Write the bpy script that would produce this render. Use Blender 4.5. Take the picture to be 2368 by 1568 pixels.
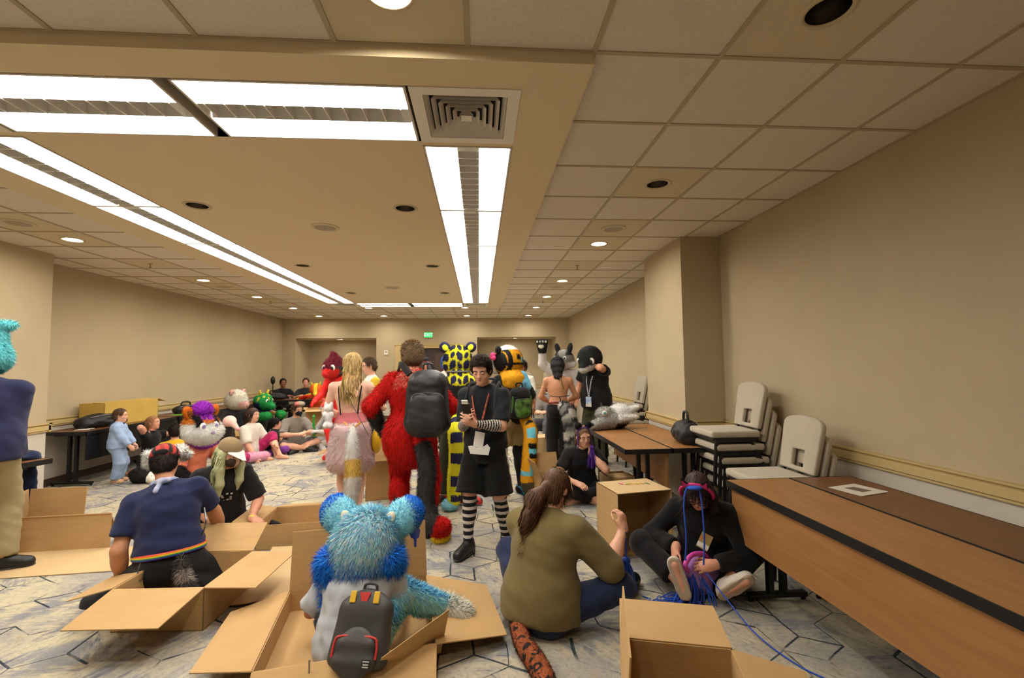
import bpy, bmesh, math, random
import numpy as np
from mathutils import Vector, Matrix, Euler
for o in list(bpy.data.objects): bpy.data.objects.remove(o)
SC = bpy.context.scene
C = SC.collection
random.seed(7); RNG = np.random.default_rng(7)
R_ = math.radians
# ------------------------------------------------------------------ camera, world, exposure
cam_d = bpy.data.cameras.new('camera'); cam = bpy.data.objects.new('camera', cam_d); C.objects.link(cam)
cam_d.sensor_width = 36.0; cam_d.lens = 36.0 * 1059.3 / 2368.0; cam_d.clip_start = 0.05
def _cam():
    yaw, pit, rol = 0.0725, 0.0577, -0.01166
    F = Vector((math.sin(yaw)*math.cos(pit), math.cos(yaw)*math.cos(pit), math.sin(pit)))
    Rt = Vector((math.cos(yaw), -math.sin(yaw), 0)); U = Rt.cross(F)
    R2 = Rt*math.cos(rol) + U*math.sin(rol); U2 = U*math.cos(rol) - Rt*math.sin(rol)
    m = Matrix((R2, U2, -F)).transposed().to_4x4(); m.translation = (0, 0, 1.55)
    return m
cam.matrix_world = _cam(); SC.camera = cam
W = bpy.data.worlds.new('world'); SC.world = W; W.use_nodes = True
W.node_tree.nodes['Background'].inputs[0].default_value = (0.02, 0.02, 0.02, 1); W.node_tree.nodes['Background'].inputs[1].default_value = 1.0
SC.view_settings.view_transform = 'Standard'; SC.view_settings.look = 'None'
SC.view_settings.gamma = 1.0; SC.view_settings.use_curve_mapping = False
SC.view_settings.exposure = 0.88
LAMP_POWER = 9.0
CZ = 3.006; SZ = 2.951                       # tile ceiling and dropped soffit heights
XL, XR, YB, YF = -5.80, 2.79, 14.0, -3.0      # room walls
# ------------------------------------------------------------------ materials
def lin(c):
    if max(c) > 1.0: c = [v/255.0 for v in c]
    return tuple(v/12.92 if v <= 0.04045 else ((v+0.055)/1.055)**2.4 for v in c[:3])
MATS = {}
def mat(name, col, rough=0.7, metal=0.0, var=0.0, vscale=8.0, bump=0.0, bscale=60.0, sheen=0.0, emit=0.0, alpha=1.0, trans=0.0, col2=None, aniso=None, spec=0.5):
    """one procedural material: base colour with a noise mix, a noise bump, optional sheen"""
    if name in MATS: return MATS[name]
    m = bpy.data.materials.new(name); m.use_nodes = True; MATS[name] = m
    nt = m.node_tree; b = nt.nodes['Principled BSDF']; L = nt.links
    c = lin(col); b.inputs['Roughness'].default_value = rough; b.inputs['Metallic'].default_value = metal
    b.inputs['Specular IOR Level'].default_value = spec
    b.inputs['Base Color'].default_value = (*c, 1)
    tc = nt.nodes.new('ShaderNodeTexCoord'); src = tc.outputs['Object']
    if aniso:
        mp = nt.nodes.new('ShaderNodeMapping'); mp.inputs['Scale'].default_value = aniso; L.new(src, mp.inputs[0]); src = mp.outputs[0]
    if var or col2:
        n = nt.nodes.new('ShaderNodeTexNoise'); n.inputs['Scale'].default_value = vscale; n.inputs['Detail'].default_value = 4
        L.new(src, n.inputs['Vector'])
        r = nt.nodes.new('ShaderNodeValToRGB'); L.new(n.outputs[0], r.inputs[0])
        r.color_ramp.elements[0].position = 0.32; r.color_ramp.elements[1].position = 0.68
        if col2: d, e = c, lin(col2)
        else: d = tuple(v*(1-var) for v in c); e = tuple(min(1, v*(1+var)) for v in c)
        r.color_ramp.elements[0].color = (*d, 1); r.color_ramp.elements[1].color = (*e, 1)
        L.new(r.outputs[0], b.inputs['Base Color'])
    if bump:
        n2 = nt.nodes.new('ShaderNodeTexNoise'); n2.inputs['Scale'].default_value = bscale; n2.inputs['Detail'].default_value = 3
        L.new(src, n2.inputs['Vector'])
        bp = nt.nodes.new('ShaderNodeBump'); bp.inputs['Strength'].default_value = bump; bp.inputs['Distance'].default_value = 0.01
        L.new(n2.outputs[0], bp.inputs['Height']); L.new(bp.outputs[0], b.inputs['Normal'])
    if sheen: b.inputs['Sheen Weight'].default_value = sheen; b.inputs['Sheen Roughness'].default_value = 0.5
    if emit: b.inputs['Emission Color'].default_value = (*c, 1); b.inputs['Emission Strength'].default_value = emit
    if alpha < 1: b.inputs['Alpha'].default_value = alpha
    if trans: b.inputs['Transmission Weight'].default_value = trans
    return m
class NT:
    """tiny node-expression helper"""
    def __init__(s, m): s.t = m.node_tree; s.l = s.t.links
    def set(s, sock, v):
        if isinstance(v, bpy.types.NodeSocket): s.l.new(v, sock)
        else: sock.default_value = v
    def m(s, op, a, b=0.0, c=None):
        n = s.t.nodes.new('ShaderNodeMath'); n.operation = op; s.set(n.inputs[0], a); s.set(n.inputs[1], b)
        if c is not None: s.set(n.inputs[2], c)
        return n.outputs[0]
    def mix(s, f, a, b):
        n = s.t.nodes.new('ShaderNodeMix'); n.data_type = 'RGBA'
        s.set(n.inputs['Factor'], f)
        for k, v in (('A', a), ('B', b)):
            so = [i for i in n.inputs if i.name == k and i.type == 'RGBA'][0]
            s.set(so, v if isinstance(v, bpy.types.NodeSocket) else (*v, 1))
        return [o for o in n.outputs if o.type == 'RGBA'][0]
    def fmix(s, f, a, b): return s.m('ADD', a, s.m('MULTIPLY', f, s.m('SUBTRACT', b, a)))
    def comb(s, x, y, z=0.0):
        n = s.t.nodes.new('ShaderNodeCombineXYZ'); s.set(n.inputs[0], x); s.set(n.inputs[1], y); s.set(n.inputs[2], z); return n.outputs[0]
    def noise(s, v, sc, det=3.0, rough=0.55):
        n = s.t.nodes.new('ShaderNodeTexNoise'); s.set(n.inputs['Vector'], v); n.inputs['Scale'].default_value = sc; n.inputs['Detail'].default_value = det
        n.inputs['Roughness'].default_value = rough; return n.outputs[0]
    def white(s, v):
        n = s.t.nodes.new('ShaderNodeTexWhiteNoise'); n.noise_dimensions = '3D'; s.set(n.inputs['Vector'], v); return n.outputs['Value']
    def step(s, v, a, b):
        n = s.t.nodes.new('ShaderNodeMapRange'); n.interpolation_type = 'SMOOTHSTEP'; s.set(n.inputs[0], v); n.inputs[1].default_value = a; n.inputs[2].default_value = b
        return n.outputs[0]
def carpet_material():
    m = bpy.data.materials.new('carpet'); m.use_nodes = True; n = NT(m); b = m.node_tree.nodes['Principled BSDF']
    tc = m.node_tree.nodes.new('ShaderNodeTexCoord'); sp = m.node_tree.nodes.new('ShaderNodeSeparateXYZ'); m.node_tree.links.new(tc.outputs['Object'], sp.inputs[0])
    x, y = sp.outputs[0], sp.outputs[1]
    # brushed beige / slate / ochre ground: streaks turned cell by cell
    S = 0.37
    def hexes(px, py):
        ax = n.m('SUBTRACT', n.m('FLOORED_MODULO', px, 1.0), 0.5); ay = n.m('SUBTRACT', n.m('FLOORED_MODULO', py, 1.7320508), 0.8660254)
        bx = n.m('SUBTRACT', n.m('FLOORED_MODULO', n.m('SUBTRACT', px, 0.5), 1.0), 0.5)
        by = n.m('SUBTRACT', n.m('FLOORED_MODULO', n.m('SUBTRACT', py, 0.8660254), 1.7320508), 0.8660254)
        da = n.m('ADD', n.m('MULTIPLY', ax, ax), n.m('MULTIPLY', ay, ay)); db = n.m('ADD', n.m('MULTIPLY', bx, bx), n.m('MULTIPLY', by, by))
        f = n.m('LESS_THAN', db, da)
        return n.fmix(f, ax, bx), n.fmix(f, ay, by)
    wob = n.noise(n.comb(x, y), 1.7, 1.0)
    px = n.m('ADD', n.m('DIVIDE', x, S), n.m('MULTIPLY', wob, 0.25)); py = n.m('DIVIDE', y, S*1.0)
    gx, gy = hexes(px, py)
    idx = n.m('ROUND', n.m('MULTIPLY', n.m('SUBTRACT', px, gx), 2.0)); idy = n.m('ROUND', n.m('MULTIPLY', n.m('SUBTRACT', py, gy), 1.1547))
    h1 = n.white(n.comb(idx, idy, 1.0)); h2 = n.white(n.comb(idx, idy, 2.0))
    qx, qy = n.m('ABSOLUTE', gx), n.m('ABSOLUTE', gy)
    ed = n.m('SUBTRACT', 0.5, n.m('MAXIMUM', qx, n.m('ADD', n.m('MULTIPLY', qx, 0.5), n.m('MULTIPLY', qy, 0.8660254))))
    # each sixth of a hexagon has its edge line or not
    sec = n.m('FLOOR', n.m('DIVIDE', n.m('ADD', n.m('ARCTAN2', gy, gx), math.pi + 0.5236), math.pi/3))
    hs = n.white(n.comb(idx, idy, n.m('ADD', n.m('FLOORED_MODULO', sec, 6.0), 3.0)))
    wline = n.m('ADD', 0.012, n.m('MULTIPLY', h1, 0.014))
    eline = n.m('MULTIPLY', n.m('LESS_THAN', ed, wline), n.m('GREATER_THAN', hs, 0.42))
    spk = None
    for k in range(3):
        a = math.pi/2 + k*2*math.pi/3
        dt = n.m('ADD', n.m('MULTIPLY', gx, math.cos(a)), n.m('MULTIPLY', gy, math.sin(a)))
        cr = n.m('ABSOLUTE', n.m('SUBTRACT', n.m('MULTIPLY', gx, math.sin(a)), n.m('MULTIPLY', gy, math.cos(a))))
        l = n.m('MULTIPLY', n.m('LESS_THAN', cr, 0.016), n.m('GREATER_THAN', dt, 0.0))
        spk = l if spk is None else n.m('MAXIMUM', spk, l)
    spk = n.m('MULTIPLY', spk, n.m('GREATER_THAN', h2, 0.62))
    line = n.m('MAXIMUM', eline, spk)
    fade = n.step(n.noise(n.comb(x, y, 5.0), 2.6, 4.0), 0.36, 0.52)
    wear = n.step(n.noise(n.comb(x, y, 9.0), 90.0, 2.0), 0.25, 0.45)
    line = n.m('MULTIPLY', n.m('MULTIPLY', line, fade), n.m('ADD', 0.55, n.m('MULTIPLY', wear, 0.4)))
    ang = n.m('MULTIPLY', n.m('FLOOR', n.m('MULTIPLY', h1, 3.0)), 1.0472)
    ca, sa = n.m('COSINE', ang), n.m('SINE', ang)
    ux = n.m('ADD', n.m('MULTIPLY', x, ca), n.m('MULTIPLY', y, sa)); uy = n.m('SUBTRACT', n.m('MULTIPLY', y, ca), n.m('MULTIPLY', x, sa))
    st = n.noise(n.comb(n.m('MULTIPLY', ux, 3.0), n.m('MULTIPLY', uy, 16.0), h2), 1.6, 5.0, 0.75)
    blo = n.noise(n.comb(x, y, 3.0), 1.5, 4.0, 0.6)
    blo2 = n.noise(n.comb(x, y, 17.0), 2.3, 3.0, 0.6)
    c = n.mix(n.step(n.m('ADD', n.m('MULTIPLY', blo, 0.75), n.m('MULTIPLY', st, 0.25)), 0.42, 0.60), lin((204, 192, 162)), lin((170, 164, 154)))
    c = n.mix(n.m('MULTIPLY', n.step(n.m('ADD', n.m('MULTIPLY', blo2, 0.6), n.m('MULTIPLY', st, 0.4)), 0.49, 0.60), 0.7), c, lin((118, 124, 140)))
    c = n.mix(n.m('MULTIPLY', n.step(n.m('MULTIPLY', n.m('ADD', st, n.m('SUBTRACT', 1.0, blo2)), 0.5), 0.56, 0.66), 0.6), c, lin((182, 156, 112)))
    hat = n.m('MULTIPLY', n.step(st, 0.56, 0.62), n.step(n.noise(n.comb(x, y, 31.0), 3.1, 3.0), 0.50, 0.58))
    c = n.mix(n.m('MULTIPLY', hat, 0.55), c, lin((70, 78, 104)))
    mot = n.noise(n.comb(x, y, 41.0), 38.0, 4.0, 0.7)
    c = n.mix(n.m('MULTIPLY', n.step(mot, 0.48, 0.62), 0.30), c, lin((108, 108, 112)))
    pile = n.noise(n.comb(x, y), 260.0, 2.0)
    c = n.mix(n.m('MULTIPLY', n.step(pile, 0.35, 0.75), 0.32), c, lin((90, 88, 86)))
    c = n.mix(line, c, n.mix(h1, lin((30, 36, 62)), lin((40, 58, 60))))
    n.l.new(c, b.inputs['Base Color']); b.inputs['Roughness'].default_value = 0.95; b.inputs['Specular IOR Level'].default_value = 0.15
    bp = m.node_tree.nodes.new('ShaderNodeBump'); bp.inputs['Strength'].default_value = 0.35; bp.inputs['Distance'].default_value = 0.004
    n.l.new(pile, bp.inputs['Height']); n.l.new(bp.outputs[0], b.inputs['Normal'])
    return m
# ------------------------------------------------------------------ object helpers
def tag(o, label=None, cat=None, group=None, kind=None):
    if label: o['label'] = label
    if cat: o['category'] = cat
    if group: o['group'] = group
    if kind: o['kind'] = kind
    return o
def thing(name, label, cat, loc=(0, 0, 0), rz=0.0, group=None, kind=None):
    o = bpy.data.objects.new(name, None); C.objects.link(o); o.empty_display_size = 0.1
    o.location = loc; o.rotation_euler = (0, 0, R_(rz)); return tag(o, label, cat, group, kind)
def link(name, me, parent=None, m=None, loc=None, rot=None):
    o = bpy.data.objects.new(name, me); C.objects.link(o)
    if parent is not None: o.parent = parent
    if m is not None and not me.materials: me.materials.append(m)
    if loc is not None: o.location = loc
    if rot is not None: o.rotation_euler = rot
    return o
class MB:
    """collects boxes, bars, tubes into ONE mesh"""
    def __init__(s): s.v = []; s.f = []; s.mi = []; s.cur = 0; s.smooth = []
    def add(s, vs, fs, sm=False):
        o = len(s.v); s.v += [tuple(v) for v in vs]
        for f in fs: s.f.append(tuple(i+o for i in f)); s.mi.append(s.cur); s.smooth.append(sm)
        return s
    def box(s, x0, x1, y0, y1, z0, z1, M=None):
        vs = [Vector((x, y, z)) for z in (z0, z1) for y in (y0, y1) for x in (x0, x1)]
        if M is not None: vs = [M @ v for v in vs]
        return s.add(vs, [(0, 2, 3, 1), (4, 5, 7, 6), (0, 1, 5, 4), (2, 6, 7, 3), (0, 4, 6, 2), (1, 3, 7, 5)])
    def cbox(s, c, d, M=None): return s.box(c[0]-d[0]/2, c[0]+d[0]/2, c[1]-d[1]/2, c[1]+d[1]/2, c[2]-d[2]/2, c[2]+d[2]/2, M)
    def bar(s, a, b, w, h=None, up=(0, 0, 1)):
        a, b = Vector(a), Vector(b); d = (b-a).normalized(); u = Vector(up)
        if abs(d.dot(u)) > 0.98: u = Vector((0, 1, 0))
        r = d.cross(u).normalized()*(w/2); u = r.cross(d).normalized()*((h or w)/2)
        vs = [p+sr*r+su*u for p in (a, b) for su in (-1, 1) for sr in (-1, 1)]
        return s.add(vs, [(0, 1, 3, 2), (4, 6, 7, 5), (0, 4, 5, 1), (2, 3, 7, 6), (0, 2, 6, 4), (1, 5, 7, 3)])
    def tube(s, pts, rad, n=8, cap=True):
        pts = [Vector(p) for p in pts]; rad = rad if isinstance(rad, (list, tuple)) else [rad]*len(pts); rings = []
        pu = None
        for i, p in enumerate(pts):
            d = (pts[min(i+1, len(pts)-1)] - pts[max(i-1, 0)]).normalized()
            if pu is None: pu = Vector((0, 0, 1)) if abs(d.z) < 0.9 else Vector((1, 0, 0))
            r = d.cross(pu).normalized(); u = r.cross(d).normalized(); pu = u
            rings.append([p + rad[i]*(math.cos(2*math.pi*k/n)*r + math.sin(2*math.pi*k/n)*u) for k in range(n)])
        vs = [v for r in rings for v in r]; fs = []
        for i in range(len(pts)-1):
            for k in range(n): fs.append((i*n+k, i*n+(k+1) % n, (i+1)*n+(k+1) % n, (i+1)*n+k))
        s.add(vs, fs, True)
        if cap: s.add(rings[0][::-1], [tuple(range(n))]); s.add(rings[-1], [tuple(range(n))])
        return s
    def lathe(s, prof, n=24, M=None, cap=False):
        vs = []; fs = []
        for r, z in prof:
            for k in range(n):
                v = Vector((r*math.cos(2*math.pi*k/n), r*math.sin(2*math.pi*k/n), z)); vs.append(M @ v if M is not None else v)
        for i in range(len(prof)-1):
            for k in range(n): fs.append((i*n+k, i*n+(k+1) % n, (i+1)*n+(k+1) % n, (i+1)*n+k))
        s.add(vs, fs, True)
        if cap: s.add(vs[-n:], [tuple(range(n))])
        return s
    def prism(s, poly, axis_vec, M=None):
        """flat polygon (3-D points) pushed along axis_vec"""
        a = [Vector(p) for p in poly]; b = [p+Vector(axis_vec) for p in a]; n = len(a); vs = a+b
        if M is not None: vs = [M @ v for v in vs]
        return s.add(vs, [tuple(range(n))[::-1], tuple(range(n, 2*n))] + [(i, (i+1) % n, n+(i+1) % n, n+i) for i in range(n)])
    def ell(s, c, r, n=14, m=9, M=None):
        vs = []; fs = []
        for i in range(m+1):
            t = math.pi*i/m
            for k in range(n):
                a = 2*math.pi*k/n; v = Vector((r[0]*math.sin(t)*math.cos(a), r[1]*math.sin(t)*math.sin(a), r[2]*math.cos(t)))
                vs.append((M @ v if M is not None else v) + Vector(c))
        for i in range(m):
            for k in range(n): fs.append((i*n+k, (i+1)*n+k, (i+1)*n+(k+1) % n, i*n+(k+1) % n))
        return s.add(vs, fs, True)
    def mesh(s, name, mats=None):
        me = bpy.data.meshes.new(name); me.from_pydata(s.v, [], s.f)
        for m in (mats if isinstance(mats, (list, tuple)) else [mats] if mats else []): me.materials.append(m)
        me.polygons.foreach_set('material_index', s.mi); me.polygons.foreach_set('use_smooth', s.smooth); me.update(); return me
    def build(s, name, mats=None, parent=None, bevel=0.0, seg=2):
        o = link(name, s.mesh(name, mats), parent)
        if bevel:
            bm = bmesh.new(); bm.from_mesh(o.data); bmesh.ops.remove_doubles(bm, verts=bm.verts, dist=1e-5)
            bmesh.ops.bevel(bm, geom=bm.edges[:], offset=bevel, segments=seg, affect='EDGES', profile=0.5, clamp_overlap=True)
            bm.to_mesh(o.data); bm.free()
        return o
def copy_tree(o, parent=None):
    c = o.copy(); C.objects.link(c)
    if parent is not None: c.parent = parent
    for ch in list(o.children): copy_tree(ch, c)
    return c
# ------------------------------------------------------------------ the room
M_wall = mat('beige wall paint', (184, 168, 138), 0.75, var=0.03, vscale=3, bump=0.12, bscale=220)
M_wain = mat('pale wainscot paint', (202, 194, 180), 0.7, var=0.02, vscale=3, bump=0.1, bscale=220)
M_rail = mat('tan painted rail', (196, 172, 118), 0.5)
M_base = mat('brown vinyl base', (74, 58, 44), 0.5)
M_tile = mat('ceiling tile', (224, 214, 198), 0.9, var=0.05, vscale=60, bump=0.5, bscale=160)
M_tee = mat('ceiling tee bar', (178, 162, 134), 0.5)
M_panel = mat('beige ceiling panel', (208, 194, 164), 0.8, bump=0.1, bscale=200)
M_soff = mat('soffit plaster', (222, 204, 170), 0.8, bump=0.08, bscale=200)
M_white = mat('white enamel', (232, 226, 214), 0.4)
M_black = mat('black powder coat', (17, 17, 19), 0.45)
M_dark = mat('dark void', (10, 10, 11), 0.8)
M_metal = mat('brushed aluminium', (150, 150, 150), 0.28, metal=1.0)
def struct(name, mb, mats): return tag(mb.build(name, mats), kind='structure')
fl = MB(); fl.box(XL-0.2, XR+0.2, YF-0.2, YB+1.5, -0.08, 0.0); struct('floor', fl, carpet_material())
# walls: wainscot below the rail, paint above
def wallbox(mb, x0, x1, y0, y1, z1=CZ+0.12, z0=0.0, rail=0.86):
    mb.cur = 1; mb.box(x0, x1, y0, y1, z0, rail); mb.cur = 0; mb.box(x0, x1, y0, y1, rail, z1)
w = MB(); wallbox(w, XR, XR+0.15, YF-0.15, YB); wr = struct('wall_right', w, [M_wall, M_wain])
p = MB(); wallbox(p, 2.32, XR+0.05, 5.05, 6.2, CZ+0.03); p.build('pilaster', [M_wall, M_wain], wr)
w = MB(); wallbox(w, XL-0.15, XL, YF-0.15, YB); wl = struct('wall_left', w, [M_wall, M_wain])
p = MB(); wallbox(p, XL-0.05, -5.33, 4.95, 6.1, CZ+0.03); p.build('pilaster', [M_wall, M_wain], wl)
w = MB(); wallbox(w, XL-0.15, XR+0.15, YF-0.15, YF); struct('wall_front', w, [M_wall, M_wain])
AL, AR, AT = (-5.42, -3.07), (-0.05, 2.38), 2.42          # the two alcoves of the back wall
DX0, DX1, DT = -2.26, -0.70, 2.10
w = MB()
for x0, x1 in ((XL-0.15, AL[0]), (AL[1], DX0), (DX1, AR[0]), (AR[1], XR+0.15)): wallbox(w, x0, x1, YB, YB+0.18)
w.box(AL[0], AL[1], YB, YB+0.18, AT, CZ+0.12); w.box(AR[0], AR[1], YB, YB+0.18, AT, CZ+0.12); w.box(DX0, DX1, YB, YB+0.18, DT, CZ+0.12)
for a in (AL, AR):
    wallbox(w, a[0]-0.1, a[0], YB+0.18, YB+1.1, AT+0.1); wallbox(w, a[1], a[1]+0.1, YB+0.18, YB+1.1, AT+0.1); wallbox(w, a[0]-0.1, a[1]+0.1, YB+1.1, YB+1.2, AT+0.1)
wb = struct('wall_back', w, [M_wall, M_wain])
for a in (AL, AR):
    q = MB(); q.box(a[0], a[1], YB+0.001, YB+1.1, AT, AT+0.06); q.build('alcove_soffit', M_soff, wb)
# chair rails, base boards
def rail(n, segs):
    mb = MB()
    for (x0, y0, x1, y1, nx, ny) in segs:
        for d, z0, z1 in ((0.022, 0.80, 0.90), (0.034, 0.822, 0.878), (0.040, 0.893, 0.905)):
            xs = sorted((x0, x1, x0+nx*d, x1+nx*d)); ys = sorted((y0, y1, y0+ny*d, y1+ny*d))
            mb.box(xs[0], xs[-1], ys[0], ys[-1], z0, z1)
    struct('trim_%d' % n, mb, M_rail)
rail(1, [(XR, YF, XR, 5.05, -1, 0), (2.32, 5.01, 2.32, 6.24, -1, 0), (2.28, 5.05, XR, 5.05, 0, -1), (2.28, 6.2, XR, 6.2, 0, 1), (XR, 6.2, XR, YB, -1, 0)])
rail(2, [(XL, YF, XL, 4.95, 1, 0), (-5.33, 4.91, -5.33, 6.14, 1, 0), (XL, 4.95, -5.29, 4.95, 0, -1), (XL, 6.1, -5.29, 6.1, 0, 1), (XL, 6.1, XL, YB, 1, 0)])
rail(3, [(XL, YB, AL[0], YB, 0, -1), (AL[1], YB, DX0-0.24, YB, 0, -1), (DX1+0.16, YB, AR[0], YB, 0, -1), (AR[1], YB, XR, YB, 0, -1), (AL[0], YB+1.1, AL[1], YB+1.1, 0, -1), (AR[0], YB+1.1, AR[1], YB+1.1, 0, -1)])
for nm, b in (('right', (XR-0.012, XR, YF, 5.05)), ('left', (XL, XL+0.012, 6.1, YB)), ('back', (AL[1], DX0-0.24, YB-0.012, YB))):
    struct('baseboard_'+nm, MB().box(*b, 0, 0.1), M_base)
# door
M_door = mat('dark walnut door', (52, 36, 28), 0.45, var=0.25, vscale=6, aniso=(6, 6, 0.6))
dr = thing('door_1', None, None, ((DX0+DX1)/2, YB+0.1, 0), kind='structure')
hw = (DX1-DX0)/2
f = MB(); f.box(-hw-0.24, -hw, -0.14, 0.0, 0, DT+0.10); f.box(hw, hw+0.16, -0.14, 0.0, 0, DT+0.10); f.box(-hw, hw, -0.14, 0.0, DT, DT+0.10)
f.box(-hw-0.27, hw+0.19, -0.155, -0.08, DT+0.10, DT+0.13); f.build('door_frame', M_rail, dr)
for s in (-1, 1):
    lf = MB().box(min(0.003*s, s*hw), max(0.003*s, s*hw), -0.03, 0.015, 0.01, DT-0.004).build('door_leaf', M_door, dr)
    for z0, z1 in ((0.15, 0.95), (1.1, 1.95)):
        MB().box(s*hw*0.5-0.25, s*hw*0.5+0.25, -0.036, -0.03, z0, z1).build('panel', mat('door panel', (70, 50, 38), 0.4, var=0.2, vscale=6, aniso=(6, 6, 0.6)), lf)
    MB().bar((s*0.07, -0.07, 0.95), (s*0.07, -0.07, 1.2), 0.02).bar((s*0.07, -0.07, 0.97), (s*0.07, -0.03, 0.97), 0.015).bar((s*0.07, -0.07, 1.18), (s*0.07, -0.03, 1.18), 0.015).build('door_handle', M_metal, lf)
# ceiling: tee grid and single tiles
ce = MB(); ce.box(XL-0.2, XR+0.2, YF-0.2, YB+0.2, CZ+0.12, CZ+0.2); ce = struct('ceiling', ce, M_dark)
GX0, GY0, G = 0.55, 2.03, 0.61
gx = sorted([v for v in [GX0+G*k for k in range(0, 5)] if v < XR-0.03] + [-3.60-G*k for k in range(0, 5) if -3.60-G*k > XL+0.03])
gxm = [-3.60+ (4.15/7)*k for k in range(1, 7)]            # columns in front of and behind the soffit
gy = [GY0+G*k for k in range(-8, 20) if YF+0.05 < GY0+G*k < YB-0.05]
SX0, SX1, SY0, SY1 = -3.60, 0.55, 2.03, GY0+G*15-0.2
XS = [XL]+sorted(gx+gxm)+[XR]; YS = [YF]+gy+[YB]
tees = MB()
def inside(x, y): return SX0 < x < SX1 and SY0 < y < SY1
for x in XS[1:-1]:
    if SX0+0.01 < x < SX1-0.01: tees.box(x-0.012, x+0.012, YF, SY0, CZ, CZ+0.03).box(x-0.012, x+0.012, SY1, YB, CZ, CZ+0.03)
    else: tees.box(x-0.012, x+0.012, YF, YB, CZ, CZ+0.03)
for y in YS[1:-1]:
    if SY0+0.01 < y < SY1: tees.box(XL, SX0, y-0.012, y+0.012, CZ+0.001, CZ+0.03).box(SX1, XR, y-0.012, y+0.012, CZ+0.001, CZ+0.03)
    else: tees.box(XL, XR, y-0.012, y+0.012, CZ+0.001, CZ+0.03)
for a in ((XL, XL+0.02, YF, YB), (XR-0.02, XR, YF, YB), (XL, XR, YB-0.02, YB)): tees.box(*a, CZ-0.001, CZ+0.03)
tees.build('tee_grid', M_tee, ce)
DOWN = [(1.46, 1.725, 0), (1.46, 3.555, 0), (1.46, 5.385, 1), (1.46, 7.825, 1), (1.46, 9.655, 1), (1.46, 11.485, 1), (1.46, 13.3, 1),
        (-0.34, 1.725, 1), (-2.71, 1.725, 1), (-4.52, 1.725, 1), (-4.52, 3.555, 1), (-4.52, 5.385, 1), (-4.52, 7.825, 1), (-4.52, 9.655, 1), (-4.52, 11.485, 1), (-4.52, 13.3, 1),
        (-2.71, 11.485, 1), (-2.71, 13.3, 1), (-0.34, 11.485, 1), (-0.34, 13.3, 1), (1.46, -0.105, 0), (-0.34, -0.105, 1), (-2.71, -0.105, 1)]
SPK = [(1.46, 4.775), (-4.52, 4.775), (1.46, 8.435), (-4.52, 8.435), (-2.11, 12.7)]
SPR = [(1.46, 6.605), (-4.52, 6.605), (1.46, 10.265), (-4.52, 10.265)]
def cellof(x, y):
    for i in range(len(XS)-1):
        if XS[i] <= x < XS[i+1]:
            for j in range(len(YS)-1):
                if YS[j] <= y < YS[j+1]: return (i, j)
def ringhole(mb, x0, x1, y0, y1, cx, cy, r, z, t=0.012):
    """underside with a round hole"""
    n = 32; inn = []; out = []
    for k in range(n):
        a = 2*math.pi*k/n+math.pi/4; c, s_ = math.cos(a), math.sin(a); inn.append((cx+r*c, cy+r*s_, z))
        q = max(abs(c), abs(s_)); ex, ey = c/q, s_/q
        out.append((cx+(x1-cx if ex > 0 else cx-x0)*ex, cy+(y1-cy if ey > 0 else cy-y0)*ey, z))
    mb.add(inn+out, [(k, n+k, n+(k+1) % n, (k+1) % n) for k in range(n)])
holecells = {cellof(x, y): (x, y, 0.085) for x, y, _ in DOWN}
beige = set(holecells) | {cellof(*s) for s in SPK} | {cellof(*s) for s in SPR}
TM = {}
for i in range(len(XS)-1):
    for j in range(len(YS)-1):
        x0, x1, y0, y1 = XS[i], XS[i+1], YS[j], YS[j+1]; cx, cy = (x0+x1)/2, (y0+y1)/2
        if inside(cx, cy) or y1 < -1.5: continue
        key = (round(x1-x0, 3), round(y1-y0, 3), (i, j) in beige, (i, j) if (i, j) in holecells else 0)
        if key not in TM:
            mb = MB(); hx, hy = (x1-x0)/2-0.006, (y1-y0)/2-0.006
            if key[3]:
                h = holecells[(i, j)]; ringhole(mb, -hx, hx, -hy, hy, h[0]-cx, h[1]-cy, h[2], 0)
            else: mb.box(-hx, hx, -hy, hy, 0, 0.015)
            TM[key] = mb.mesh('ceiling tile', M_panel if key[2] else M_tile)
        link('ceiling_tile', TM[key], ce, loc=(cx, cy, CZ+0.006))
# soffit: underside panelled around the fixture openings and cans
FX = {'r': (-0.345, 0.225), 'l': (-3.275, -2.705)}
CAN = [(x, y) for x in (-2.40, -0.64) for y in (4.04, 6.40, 8.77)]
sx = sorted({SX0, SX1, *FX['r'], *FX['l']} | {x+d for x in (-2.40, -0.64) for d in (-0.15, 0.15)}); FYE = 2.86+1.22*6
BY0 = FYE+0.04; BY1 = BY0+0.57
sy = sorted({SY0, SY1, 2.24, 2.81, 2.86, FYE, BY0, BY1} | {y+d for y in (4.04, 6.40, 8.77) for d in (-0.15, 0.15)})
so = MB()
for i in range(len(sx)-1):
    for j in range(len(sy)-1):
        x0, x1, y0, y1 = sx[i], sx[i+1], sy[j], sy[j+1]; cx, cy = (x0+x1)/2, (y0+y1)/2
        strip = (FX['r'][0] < cx < FX['r'][1] or FX['l'][0] < cx < FX['l'][1])
        if strip and (2.86 < cy < FYE or 2.24 < cy < 2.81 or BY0 < cy < BY1): continue
        if FX['l'][1] < cx < FX['r'][0] and (2.24 < cy < 2.81 or BY0 < cy < BY1): continue
        h = [c for c in CAN if abs(c[0]-cx) < 0.02 and abs(c[1]-cy) < 0.02]
        if h: ringhole(so, x0, x1, y0, y1, *h[0], 0.085, SZ)
        else: so.add([(x0, y0, SZ), (x0, y1, SZ), (x1, y1, SZ), (x1, y0, SZ)], [(0, 1, 2, 3)])
T = CZ+0.1
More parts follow.
